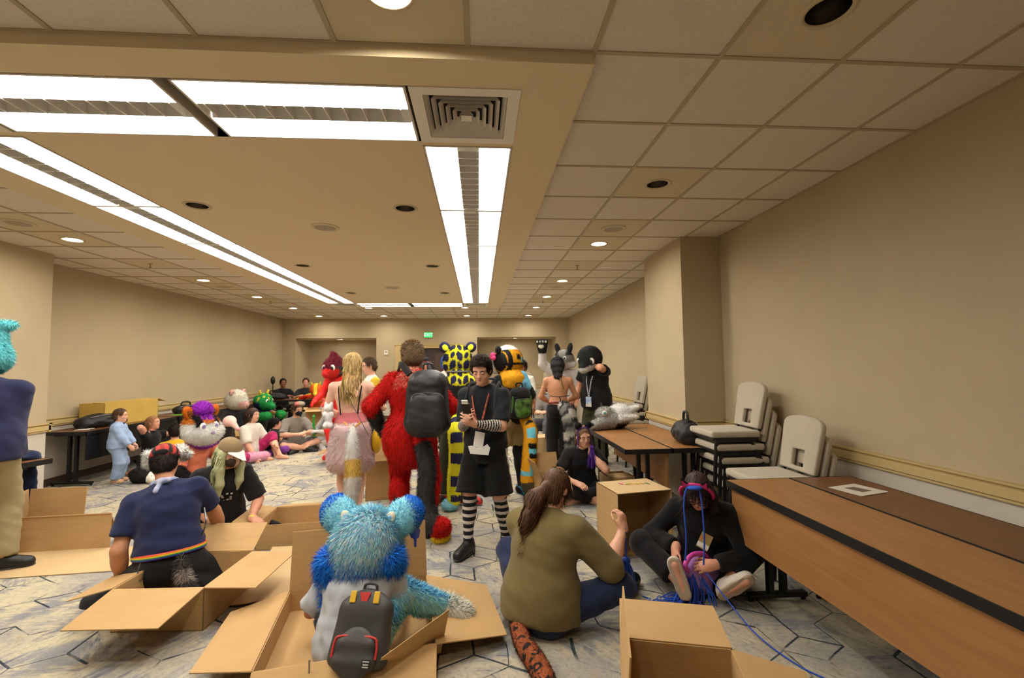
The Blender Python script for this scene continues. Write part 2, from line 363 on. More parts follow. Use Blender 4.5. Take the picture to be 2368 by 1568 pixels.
so.add([(SX0, SY0, SZ), (SX1, SY0, SZ), (SX1, SY0, T), (SX0, SY0, T)], [(0, 1, 2, 3)]); so.add([(SX0, SY1, SZ), (SX1, SY1, SZ), (SX1, SY1, T), (SX0, SY1, T)], [(3, 2, 1, 0)])
so.add([(SX0, SY0, SZ), (SX0, SY1, SZ), (SX0, SY1, T), (SX0, SY0, T)], [(3, 2, 1, 0)]); so.add([(SX1, SY0, SZ), (SX1, SY1, SZ), (SX1, SY1, T), (SX1, SY0, T)], [(0, 1, 2, 3)])
struct('ceiling_soffit', so, M_soff)
# fluorescent troffers: two lit lenses with a louvred strip between
M_lens = mat('lit fluorescent lens', (255, 250, 240), 0.4, emit=LAMP_POWER)
M_refl = mat('pale grey louvre', (232, 230, 226), 0.5)
M_fix = mat('fixture frame', (205, 198, 184), 0.4)
def troffer_proto():
    L_, Wd = 1.215, 0.565
    t = thing('light_fixture', 'x', 'light fixture')
    f = MB()
    for s in (-1, 1):
        f.box(s*Wd/2-0.012 if s > 0 else -Wd/2, Wd/2 if s > 0 else -Wd/2+0.012, -L_/2, L_/2, -0.004, 0.11)
        f.box(-Wd/2, Wd/2, s*L_/2-0.014 if s > 0 else -L_/2, L_/2 if s > 0 else -L_/2+0.014, -0.004, 0.11)
    f.box(-Wd/2, Wd/2, -L_/2, L_/2, 0.105, 0.115); f.build('housing', M_fix, t)
    lm = MB(); lm.box(-0.100, 0.100, -L_/2+0.018, L_/2-0.018, 0, 0.012)
    lme = lm.mesh('lens', M_lens)
    for s in (-1, 1): link('lens', lme, t, loc=(s*0.170, 0, 0.012))
    tr = MB(); tr.add([(-0.070, -0.59, 0.0), (-0.05, -0.59, 0.075), (0.05, -0.59, 0.075), (0.070, -0.59, 0.0), (-0.070, 0.59, 0.0), (-0.05, 0.59, 0.075), (0.05, 0.59, 0.075), (0.070, 0.59, 0.0)],
           [(0, 1, 5, 4), (1, 2, 6, 5), (2, 3, 7, 6)]); tr.build('louvre_trough', M_refl, t)
    bl = MB(); bl.prism([(-0.070, 0, 0), (0.070, 0, 0), (0.062, 0, 0.065), (-0.062, 0, 0.065)], (0, 0.006, 0)); blm = bl.mesh('louvre blade', M_refl)
    for k in range(11): link('louvre_blade', blm, t, loc=(0, -0.55+0.11*k, -0.004))
    return t
tro = troffer_proto(); first = True
def place_troffer(x, y, rz, label, g):
    global first
    t = tro if first else copy_tree(tro); first = False
    t.location = (x, y, SZ); t.rotation_euler = (0, 0, R_(rz)); t['label'] = label; t['group'] = g
    if rz: t.scale = (1, 0.93, 1)
ORD = ['nearest', 'second', 'third', 'fourth', 'fifth', 'farthest']
for k in range(6): place_troffer((FX['r'][0]+FX['r'][1])/2, 2.86+1.22*(k+0.5), 0, ORD[k]+' fluorescent troffer from the camera in the right-hand ceiling row', 'troffers around the soffit')
for k in range(6): place_troffer((FX['l'][0]+FX['l'][1])/2, 2.86+1.22*(k+0.5), 0, ORD[k]+' fluorescent troffer from the camera in the left-hand ceiling row', 'troffers around the soffit')
for yy, nm in (((2.24+2.81)/2, 'near'), ((BY0+BY1)/2, 'far')):
    place_troffer(-0.345-0.02-0.56, yy, 90, 'fluorescent troffer in the %s crosswise row, beside the right-hand ceiling vent' % nm, 'troffers around the soffit')
    place_troffer(-2.705+0.02+0.56, yy, 90, 'fluorescent troffer in the %s crosswise row, on the left-hand side' % nm, 'troffers around the soffit')
# square air diffusers in the four corners of the light frame
def diffuser():
    t = thing('air_vent', 'x', 'air vent'); f = MB()
    for s in (-1, 1):
        f.box(min(s*0.285, s*0.22), max(s*0.285, s*0.22), -0.285, 0.285, -0.006, 0.004); f.box(-0.22, 0.22, min(s*0.285, s*0.22), max(s*0.285, s*0.22), -0.006, 0.004)
    f.build('frame', M_white, t); MB().box(-0.22, 0.22, -0.22, 0.22, 0.06, 0.07).build('duct', M_dark, t)
    for k in range(6):
        a, b = 0.218-0.036*k, 0.218-0.036*k-0.020; z = -0.004; zz = 0.034
        m = MB(); o = [(-a, -a, zz), (a, -a, zz), (a, a, zz), (-a, a, zz)]; i_ = [(-b, -b, z), (b, -b, z), (b, b, z), (-b, b, z)]
        o = [(-a, -a, z), (a, -a, z), (a, a, z), (-a, a, z)]; i_ = [(-b, -b, zz), (b, -b, zz), (b, b, zz), (-b, b, zz)]
        m.add(o+i_, [(q, (q+1) % 4, 4+(q+1) % 4, 4+q) for q in range(4)]); m.add([(x*0.985, y*0.985, zc+0.002) for x, y, zc in o+i_], [((q+1) % 4, q, 4+q, 4+(q+1) % 4) for q in range(4)])
        m.build('louvre_ring', M_white, t)
    MB().add([(-0.03, -0.03, -0.004), (0.03, -0.03, -0.004), (0.03, 0.03, -0.004), (-0.03, 0.03, -0.004), (0, 0, 0.03)], [(3, 2, 1, 0)]).build('centre_plate', M_white, t)
    return t
dv = diffuser()
for k, (x, y, nm) in enumerate((((FX['r'][0]+FX['r'][1])/2, 2.525, 'white square ceiling vent with concentric louvres, nearest and largest in view'), ((FX['l'][0]+FX['l'][1])/2, 2.525, 'white square ceiling vent at the near left corner of the light frame'),
        ((FX['r'][0]+FX['r'][1])/2, (BY0+BY1)/2, 'square ceiling vent at the far end of the right-hand light row'), ((FX['l'][0]+FX['l'][1])/2, (BY0+BY1)/2, 'square ceiling vent at the far end of the left-hand light row'))):
    t = dv if k == 0 else copy_tree(dv); t.location = (x, y, SZ); t['label'] = nm; t['group'] = 'ceiling vents'
# recessed cans
M_bulb = mat('lit lamp face', (255, 244, 225), 0.4, emit=150.0); M_off = mat('unlit lamp face', (120, 116, 108), 0.3)
M_cone = mat('can reflector', (120, 116, 108), 0.25, metal=1.0); M_trimr = mat('can trim', (200, 184, 150), 0.5)
def can(lit):
    t = thing('downlight', 'x', 'downlight')
    MB().lathe([(0.083, 0.006), (0.083, -0.004), (0.105, -0.006), (0.108, 0.002)], 32).build('trim_ring', M_trimr, t)
    MB().lathe([(0.083, 0.0), (0.076, 0.05), (0.05, 0.10), (0.056, 0.13)], 32).build('reflector', M_cone, t)
    if lit: MB().lathe([(0.074, 0.012), (0.05, 0.006), (0.0, 0.003)], 24).build('lamp', M_bulb, t)
    else:
        MB().lathe([(0.056, 0.125), (0.05, 0.10), (0.03, 0.07), (0.0, 0.06)], 24).build('lamp', M_off, t)
        MB().lathe([(0.08, 0.13), (0.0, 0.131)], 16).build('can_cap', M_dark, t)
    return t
cl, cu = can(True), can(False); used = [0, 0]
def place_can(x, y, z, lit, label, g):
    p_ = cl if lit else cu; t = p_ if not used[lit] else copy_tree(p_); used[lit] = 1
    t.location = (x, y, z); t['label'] = label; t['group'] = g
rowname = {1.46: 'right-hand tiles', -0.34: 'tiles in line with the right light row', -2.71: 'tiles in line with the left light row', -4.52: 'left-hand tiles'}
cnt = {}
NUM = ['nearest', 'second', 'third', 'fourth', 'fifth', 'sixth', 'seventh', 'eighth', 'ninth']
for x, y, lit in sorted(DOWN, key=lambda d: d[1]):
    k = cnt.get(x, 0); cnt[x] = k+1
    place_can(x, y, CZ+0.004, lit, '%s %s downlight in the %s' % (NUM[k], 'lit' if lit else 'unlit', rowname[x]), 'downlights in the ceiling tiles')
for k, (x, y) in enumerate(CAN):
    place_can(x, y, SZ, 0, 'dark unlit can in the smooth soffit, %s of the %s line' % (('nearest', 'middle', 'farthest')[k % 3], 'left' if x < -1 else 'right'), 'unlit cans in the soffit')
for a, nm in ((AL, 'left'), (AR, 'right')): place_can((a[0]+a[1])/2, YB+0.4, AT-0.006, 1, 'lit downlight under the low ceiling of the %s alcove' % nm, 'alcove downlights')
sp0 = None
for k, (x, y, z) in enumerate([(x, y, CZ+0.005) for x, y in SPK]+[(-1.52, 4.62, SZ), (-1.52, 8.17, SZ)]):
    if sp0 is None:
        sp0 = thing('ceiling_speaker', 'x', 'speaker'); MB().lathe([(0.135, 0.0), (0.132, -0.007), (0.10, -0.010), (0.098, -0.004)], 32).build('rim', M_panel, sp0)
        MB().lathe([(0.099, -0.005), (0.05, -0.009), (0.0, -0.010)], 24).build('grille', mat('speaker grille', (186, 174, 150), 0.6, bump=0.8, bscale=400), sp0); t = sp0
    else: t = copy_tree(sp0)
    t.location = (x, y, z); t['group'] = 'round ceiling speakers'
    t['label'] = ['round speaker in a beige panel of the near right tiles', 'round speaker in the near left ceiling tiles', 'round speaker in the far right ceiling tiles', 'round speaker in the far left ceiling tiles', 'round speaker in the tiles beyond the soffit', 'round speaker in the smooth soffit, nearer one', 'round speaker in the smooth soffit, farther one'][k]
sp1 = None
for k, (x, y) in enumerate(SPR):
    if sp1 is None:
        sp1 = thing('fire_sprinkler', 'x', 'sprinkler'); MB().lathe([(0.03, 0.0), (0.028, -0.006), (0.008, -0.008), (0.008, -0.03)], 16).build('escutcheon', M_tee, sp1)
        MB().lathe([(0.006, -0.03), (0.006, -0.05), (0.02, -0.052), (0.02, -0.056), (0.0, -0.056)], 12).build('deflector', M_metal, sp1); t = sp1
    else: t = copy_tree(sp1)
    t.location = (x, y, CZ+0.005); t['group'] = 'fire sprinklers'
    t['label'] = 'small pendant fire sprinkler in the %s ceiling tiles' % ['near right', 'near left', 'far right', 'far left'][k]
# exit sign and wall plate
ex = thing('exit_sign', 'green lit EXIT sign above the back door', 'exit sign', (-1.52, YB-0.005, 2.5))
MB().cbox((0, -0.025, 0), (0.27, 0.05, 0.17)).build('housing', mat('exit housing', (196, 186, 160), 0.4), ex, bevel=0.006)
MB().cbox((0, -0.052, 0), (0.24, 0.004, 0.145)).build('green_panel', mat('exit green', (20, 200, 90), 0.4, emit=0.9), ex)
def text(name, body, size, m, parent, loc, rot, ext=0.001):
    cu_ = bpy.data.curves.new(name, 'FONT'); cu_.body = body; cu_.size = size; cu_.align_x = 'CENTER'; cu_.align_y = 'CENTER'; cu_.extrude = ext; cu_.resolution_u = 2
    o = bpy.data.objects.new(name, cu_); C.objects.link(o); dg = bpy.context.evaluated_depsgraph_get(); dg.update()
    me = bpy.data.meshes.new_from_object(o.evaluated_get(dg)); bpy.data.objects.remove(o); me.materials.clear(); me.materials.append(m)
    return link(name, me, parent, loc=loc, rot=rot)
text('lettering', 'EXIT', 0.125, mat('exit letter', (190, 255, 205), 0.4, emit=1.2), ex, (0, -0.056, 0), (R_(90), 0, 0))
th = thing('thermostat', 'small white wall control left of the back door', 'thermostat', (-2.78, YB, 1.98))
MB().cbox((0, -0.012, 0), (0.11, 0.024, 0.13)).build('cover', M_white, th, bevel=0.004); MB().cbox((0, -0.026, 0.02), (0.05, 0.004, 0.035)).build('display', M_off, th)
# ------------------------------------------------------------------ furniture
M_wood = mat('table laminate', (166, 118, 70), 0.42, col2=(150, 104, 58), vscale=5, aniso=(8, 0.7, 8), bump=0.05, bscale=300)
M_woodd = mat('dark table laminate', (120, 78, 44), 0.42, col2=(104, 66, 36), vscale=5, aniso=(8, 0.7, 8), bump=0.05, bscale=300)
M_chair = mat('oatmeal chair fabric', (190, 180, 160), 0.95, var=0.08, vscale=120, bump=0.4, bscale=400, sheen=0.2)
M_chairs = mat('taupe chair side fabric', (140, 124, 108), 0.95, var=0.08, vscale=120, bump=0.4, bscale=400)
def make_table(label, x0, x1, y0, y1, modesty=None, wood=None, top=0.74, group='folding training tables', feet=True, rz=0, mod_m=None):
    """long side along y"""
    cx, cy = (x0+x1)/2, (y0+y1)/2; hx, hy = (x1-x0)/2, (y1-y0)/2; wood = wood or M_wood
    t = thing('folding_table', label, 'table', (cx, cy, 0), rz, group)
    MB().box(-hx+0.006, hx-0.006, -hy+0.006, hy-0.006, top-0.028, top).build('tabletop', wood, t)
    e = MB(); e.box(-hx, -hx+0.007, -hy, hy, top-0.045, top+0.001).box(hx-0.007, hx, -hy, hy, top-0.045, top+0.001).box(-hx, hx, -hy, -hy+0.007, top-0.045, top+0.001).box(-hx, hx, hy-0.007, hy, top-0.045, top+0.001)
    e.box(-hx+0.01, hx-0.01, -hy+0.01, hy-0.01, top-0.040, top-0.028); e.build('edge_band', M_black, t)
    if modesty:
        mx = -hx+0.03 if modesty == 'left' else hx-0.03
        MB().box(mx-0.009, mx+0.009, -hy+0.04, hy-0.04, 0.36, top-0.045).build('modesty_panel', mod_m or wood, t)
    for s in (-1, 1):
        yy = s*(hy-0.17); g = thing('leg_frame', None, None); g.parent = t; g.location = (0, yy, 0)
        for q in (-0.045, 0.045): MB().box(q-0.017, q+0.017, -0.02, 0.02, 0.045, top-0.045).build('post', M_black, g)
        MB().bar((-hx+0.03, 0, 0.04), (hx-0.03, 0, 0.04), 0.05, 0.03).build('foot_bar', M_black, g, bevel=0.006)
        MB().bar((-hx+0.05, 0, top-0.06), (hx-0.05, 0, top-0.06), 0.03).build('top_bar', M_black, g)
        for q in (-1, 1):
            M = Matrix.Translation((q*(hx-0.05), 0, 0.0125)) @ Matrix.Rotation(math.pi/2, 4, 'Y')
            MB().lathe([(0.0, -0.012), (0.0125, -0.012), (0.0125, 0.012), (0.0, 0.012)], 14, M).build('caster', M_black, g)
    return t
make_table('long wood laminate table with modesty panel, nearest one on the right', 1.70, 2.155, 1.30, 3.12, 'left')
make_table('darker wood laminate table pushed against the right wall, nearest the camera', 2.165, 2.62, 1.30, 3.12, None, M_woodd)
make_table('wood table under the grey wolf head, nearer the aisle', 1.375, 1.83, 4.30, 6.13, 'right')
make_table('wood table beside the right-hand pilaster, with the black bag on it', 1.84, 2.295, 4.30, 6.13, None)
make_table('dark table against the left wall, holding the long cardboard box', -5.76, -5.18, 6.50, 8.33, 'right', M_woodd, mod_m=M_black)
make_table('dark table against the left wall, second beyond the pilaster', -5.76, -5.18, 8.38, 10.21, 'right', M_woodd, mod_m=M_black)
make_table('dark table against the left wall, third beyond the pilaster', -5.76, -5.18, 10.26, 12.09, 'right', M_woodd, mod_m=M_black)
make_table('dark table set crosswise in the far left corner of the room', -5.20, -4.74, 11.60, 13.10, None, M_woodd, rz=90)
make_table('dark table at the left edge covered with papers and tape', -4.80, -4.20, 2.895, 4.725, None, M_woodd, rz=-17)
def chair_proto():
    t = thing('stacking_chair', 'x', 'chair')
    SW, SDp = 0.45, 0.46
    s = MB(); s.cur = 0; s.box(-SW/2, SW/2, -SDp/2, SDp/2, 0.405, 0.465); s.build('seat', M_chair, t, bevel=0.022, seg=3)
    MB().box(-SW/2+0.015, SW/2-0.015, -SDp/2+0.02, SDp/2-0.015, 0.385, 0.408).build('seat_pan', M_black, t)
    # backrest: rounded top, small window at the bottom; leans back (front of the chair is +y)
    out = []; w, h0, h1 = 0.215, 0.0, 0.43
    for k in range(13):
        a = math.pi*k/12; out.append((w*math.cos(a)*(1.0 if abs(math.cos(a)) < 0.99 else 1), h1-0.085+0.085*math.sin(a)**0.7))
    wb_ = 0.195
    poly_o = [(wb_, h0)]+out+[(-wb_, h0)]
    hole = [(0.065, 0.035), (0.065, 0.165), (-0.065, 0.165), (-0.065, 0.035)]
    bm = bmesh.new(); th = 0.022
    def ring(pts, y): return [bm.verts.new((x, y, z)) for x, z in pts]
    for y in (-th, th):
        o_ = ring(poly_o, y); i_ = ring(hole, y)
        eo = [bm.edges.new((o_[k], o_[(k+1) % len(o_)])) for k in range(len(o_))]; ei = [bm.edges.new((i_[k], i_[(k+1) % 4])) for k in range(4)]
        bmesh.ops.triangle_fill(bm, edges=eo+ei, use_beauty=True)
        if y < 0: A = (o_, i_)
        else: B = (o_, i_)
    for a, b in zip(A, B):
        for k in range(len(a)): bm.faces.new((a[k], a[(k+1) % len(a)], b[(k+1) % len(a)], b[k]))
    bmesh.ops.recalc_face_normals(bm, faces=bm.faces[:])
    ed = [e for e in bm.edges if e.calc_face_angle(0) > 0.9]; bmesh.ops.bevel(bm, geom=ed, offset=0.014, segments=3, affect='EDGES', profile=0.5)
    for f in bm.faces: f.smooth = True
    me = bpy.data.meshes.new('backrest'); bm.to_mesh(me); bm.free(); me.materials.append(M_chair)
    link('backrest', me, t, loc=(0, -SDp/2-0.005, 0.475), rot=(R_(11), 0, 0))
    for s_ in (-1, 1):
        x = s_*(SW/2-0.02)
        MB().bar((x, SDp/2-0.05, 0.39), (x+s_*0.012, SDp/2-0.015, 0.0), 0.025).build('leg', M_black, t)
        MB().bar((x, -SDp/2+0.10, 0.39), (x+s_*0.012, -SDp/2-0.10, 0.0), 0.025).build('leg', M_black, t)
        MB().bar((s_*0.17, -SDp/2+0.03, 0.39), (s_*0.17, -SDp/2-0.03, 0.50), 0.025).build('back_bracket', M_black, t)
        MB().bar((x, -SDp/2+0.05, 0.378), (x, SDp/2-0.05, 0.378), 0.025).build('side_rail', M_black, t)
    MB().bar((-SW/2+0.03, SDp/2-0.05, 0.375), (SW/2-0.03, SDp/2-0.05, 0.375), 0.022).build('front_rail', M_black, t)
    return t
chp = chair_proto(); chused = 0
def place_chair(x, y, z, rz, label, g):
    global chused
    t = chp if not chused else copy_tree(chp); chused = 1; t.location = (x, y, z); t.rotation_euler = (0, 0, R_(rz)); t['label'] = label; t['group'] = g
LV = ['bottom', 'second', 'third', 'fourth', 'fifth', 'sixth']
def stack(xf, y, n, where, rz=90, dz=0.118, dx=0.038, dyv=0.0):
    """n nested chairs; the top one stands farthest out"""
    for k in range(n):
        nm = 'topmost' if k == n-1 else LV[k]
        place_chair(xf+dx*(n-1-k)*math.cos(R_(rz-90)), y+dyv*k, dz*k, rz, 'oatmeal padded banquet chair, %s in the stack %s' % (nm, where), 'stacked banquet chairs')
stack(2.30, 4.22, 5, 'between the right tables and the pilaster')
stack(2.22, 3.43, 3, 'just behind the nearest right table')
stack(2.25, 7.05, 5, 'just past the right pilaster')
stack(1.25, 12.6, 5, 'in front of the right alcove, left one', rz=180)
stack(2.05, 12.7, 5, 'in front of the right alcove, right one', rz=180)
place_chair(-5.42, 13.15, 0, 215, 'single oatmeal chair under the dark-haired man in the far left corner', 'loose chairs'); place_chair(-4.85, 13.3, 0, 195, 'single oatmeal chair under the man behind the orange costume', 'loose chairs')
# ------------------------------------------------------------------ cardboard
M_card = mat('corrugated cardboard', (188, 152, 102), 0.85, var=0.05, vscale=5, bump=0.15, bscale=40, aniso=(1, 1, 8))
M_card2 = mat('pale cardboard', (202, 172, 126), 0.85, var=0.05, vscale=5, bump=0.15, bscale=40)
M_cardy = mat('yellowish cardboard', (196, 164, 78), 0.8, var=0.05, vscale=5)
TH = 0.006
def carton(label, loc, rz, size, flaps=(), m=None, skip=(), rot=None, name='cardboard_box', group='open cardboard boxes'):
    """open box; flaps = list of (side, angle out from upright, length[, taper])"""
    w, d, h = size; m = m or M_card; t = thing(name, label, 'box', loc, rz, group)
    if rot: t.rotation_euler = tuple(R_(a) for a in rot)
    sides = {'front': (Vector((0, -d/2, 0)), Vector((1, 0, 0)), Vector((0, -1, 0)), w), 'back': (Vector((0, d/2, 0)), Vector((1, 0, 0)), Vector((0, 1, 0)), w),
             'left': (Vector((-w/2, 0, 0)), Vector((0, 1, 0)), Vector((-1, 0, 0)), d), 'right': (Vector((w/2, 0, 0)), Vector((0, 1, 0)), Vector((1, 0, 0)), d)}
    if 'bottom' not in skip: MB().box(-w/2, w/2, -d/2, d/2, 0.0, TH).build('bottom', m, t)
    P_ = {}
    for k, (c, u, n, ln) in sides.items():
        if k in skip: continue
        mb = MB(); a = c-u*ln/2; b = c+u*ln/2; mb.prism([a, b, b+Vector((0, 0, h)), a+Vector((0, 0, h))], -n*TH); P_[k] = mb.build('side_panel', m, t)
    for fl in flaps:
        k, ang, fl_len = fl[:3]; tp = fl[3] if len(fl) > 3 else 0.01; c, u, n, ln = sides[k]; z = Vector((0, 0, h))
        dr_ = Vector((0, 0, math.cos(R_(ang))))+n*math.sin(R_(ang)); nn = u.cross(dr_).normalized()
        a = c-u*ln/2+z; b = c+u*ln/2+z
        mb = MB(); mb.prism([a, b, b+dr_*fl_len-u*tp, a+dr_*fl_len+u*tp], nn*TH); mb.build('flap', m, t)
    return t
bx = carton('open cardboard box holding the person with the blue bear head', (-0.72, 2.78, 0), 10, (0.86, 0.80, 0.13), [('back', 5, 0.36), ('front', 118, 0.34, 0.03), ('left', 96, 0.30, 0.12), ('right', 100, 0.40, 0.10)])
MB().prism([(0.12, -0.41, 0.02), (0.46, -0.30, 0.02), (0.50, -0.36, 0.27), (0.16, -0.52, 0.17)], (0, TH, 0)).build('flap', M_card, bx)
carton('open cardboard box around the kneeling person in the navy shirt', (-1.90, 3.22, 0), -3, (0.54, 0.54, 0.25), [('front', 98, 0.34, 0.02), ('right', 92, 0.30, 0.01), ('back', 60, 0.25), ('left', 105, 0.28)])
carton('low cardboard box under the hand with the yellow wristband', (-1.66, 4.42, 0), 5, (0.54, 0.52, 0.21), [('left', 80, 0.20), ('back', 100, 0.2)])
carton('open cardboard box in the bottom right corner, nearest the camera', (0.73, 1.66, 0), -15, (0.44, 0.50, 0.40), [('back', 84, 0.27, 0.01), ('left', -4, 0.22), ('right', 100, 0.26, 0.02)])
bx = carton('tall open cardboard box between the olive shirt and the black-dressed person', (1.32, 3.95, 0), 10, (0.50, 0.40, 0.50), [], skip=('front',))
MB().prism([(-0.25, -0.2, 0.494), (0.25, -0.2, 0.494), (0.25, 0.2, 0.494), (-0.25, 0.2, 0.494)], (0, 0, TH)).build('lid_panel', M_card2, bx)
MB().prism([(-0.25, -0.2, 0.02), (-0.30, -0.30, 0.02), (-0.29, -0.28, 0.40), (-0.25, -0.2, 0.49)], (TH, 0, 0)).build('flap', M_card, bx)
carton('small open cardboard box left of the person with purple yarn', (0.80, 5.25, 0), 12, (0.34, 0.34, 0.30), [('left', 20, 0.20), ('back', 15, 0.22), ('front', 140, 0.15)])
carton('upright cardboard box behind the pink skirt', (-1.14, 5.75, 0), 12, (0.46, 0.40, 0.66), [('left', 8, 0.26), ('right', 4, 0.30), ('front', 150, 0.22)])
carton('closed tan box on the floor beyond the orange fursuit', (0.98, 7.35, 0), 15, (0.42, 0.40, 0.42), [('front', -90, 0.2, 0.0), ('back', -90, 0.2, 0.0)], M_card2)
carton('long yellowish cardboard box lying on the left wall table', (-5.52, 7.55, 0.741), -3, (0.36, 1.02, 0.33), [('back', 105, 0.2), ('left', -88, 0.18), ('right', -88, 0.18)], M_cardy)
carton('open cardboard box beside the seated person in the white tee', (-4.22, 8.98, 0), 20, (0.50, 0.46, 0.28), [('front', 70, 0.26), ('right', 95, 0.3), ('left', 10, 0.22)])
carton('open box with a broad flap in front of the orange costume', (-3.55, 10.9, 0), 15, (0.75, 0.6, 0.62), [('front', 92, 0.36), ('left', 85, 0.32)])
carton('low open box beside the orange and white ball', (-2.05, 7.9, 0), 10, (0.5, 0.45, 0.22), [('left', 100, 0.32), ('front', 110, 0.28)])
carton('cardboard box behind the person in the grey shirt', (-2.75, 9.9, 0), -10, (0.7, 0.5, 0.55), [('front', 20, 0.25), ('right', 30, 0.25)])
carton('cardboard box under the far table by the right wall', (1.60, 5.35, 0.0), 5, (0.30, 0.34, 0.26), [('front', -85, 0.15)], M_card)
# the opened-out box at the left edge
ob = thing('cardboard_box', 'opened-out cardboard box at the left edge, beside the khaki trousers', 'box', (-3.55, 4.15, 0), 4, 'open cardboard boxes')
MB().box(-0.42, 0.95, -0.36, 0.16, 0.002, 0.008).build('floor_flap', M_card2, ob)
MB().prism([(-0.42, 0.16, 0.004), (0.34, 0.16, 0.004), (0.32, 0.20, 0.29), (-0.42, 0.20, 0.29)], (0, TH, 0)).build('side_panel', M_card, ob)
MB().prism([(-0.42, 0.30, 0.10), (0.02, 0.30, 0.10), (0.03, 0.33, 0.50), (-0.42, 0.33, 0.50)], (0, TH, 0)).build('side_panel', M_card, ob)
MB().prism([(-0.42, -0.34, 0.004), (-0.42, 0.33, 0.004), (-0.44, 0.33, 0.50), (-0.46, -0.10, 0.44)], (TH, 0, 0)).build('side_panel', M_card, ob)
MB().prism([(-0.42, 0.19, 0.29), (0.32, 0.19, 0.29), (0.30, 0.30, 0.11), (-0.42, 0.30, 0.11)], (0, 0.004, TH)).build('flap', M_card, ob)
# flattened sheet on the floor
fs = thing('cardboard_sheet', 'flat cardboard sheet on the floor right of the navy-shirted person', 'cardboard', (-1.40, 3.55, 0), 0)
b = MB(); N = 10; vs = []
for i in range(N+1):
    u = i/N; x = -0.26+0.52*u; z = 0.012+0.035*math.sin(u*2.6)**2
    vs.append((x, -0.34+0.05*u-0.05*math.sin(3*u), z)); vs.append((x-0.06, 0.36, z*0.6))
b.add(vs, [(2*i, 2*i+2, 2*i+3, 2*i+1) for i in range(N)], True); b.add([(x, y, z-TH) for x, y, z in vs], [(2*i, 2*i+1, 2*i+3, 2*i+2) for i in range(N)], True)
b.build('sheet', M_card2, fs)
M_cardt = MB(); M_cardt.add([(-0.32, 0.36, 0.004), (0.18, 0.36, 0.004), (0.20, 0.52, 0.05), (-0.34, 0.52, 0.05)], [(0, 1, 2, 3)]); M_cardt.add([(-0.32, 0.36, 0.010), (0.18, 0.36, 0.010), (0.20, 0.52, 0.056), (-0.34, 0.52, 0.056)], [(0, 1, 2, 3)]); M_cardt.build('folded_edge', M_card2, fs)
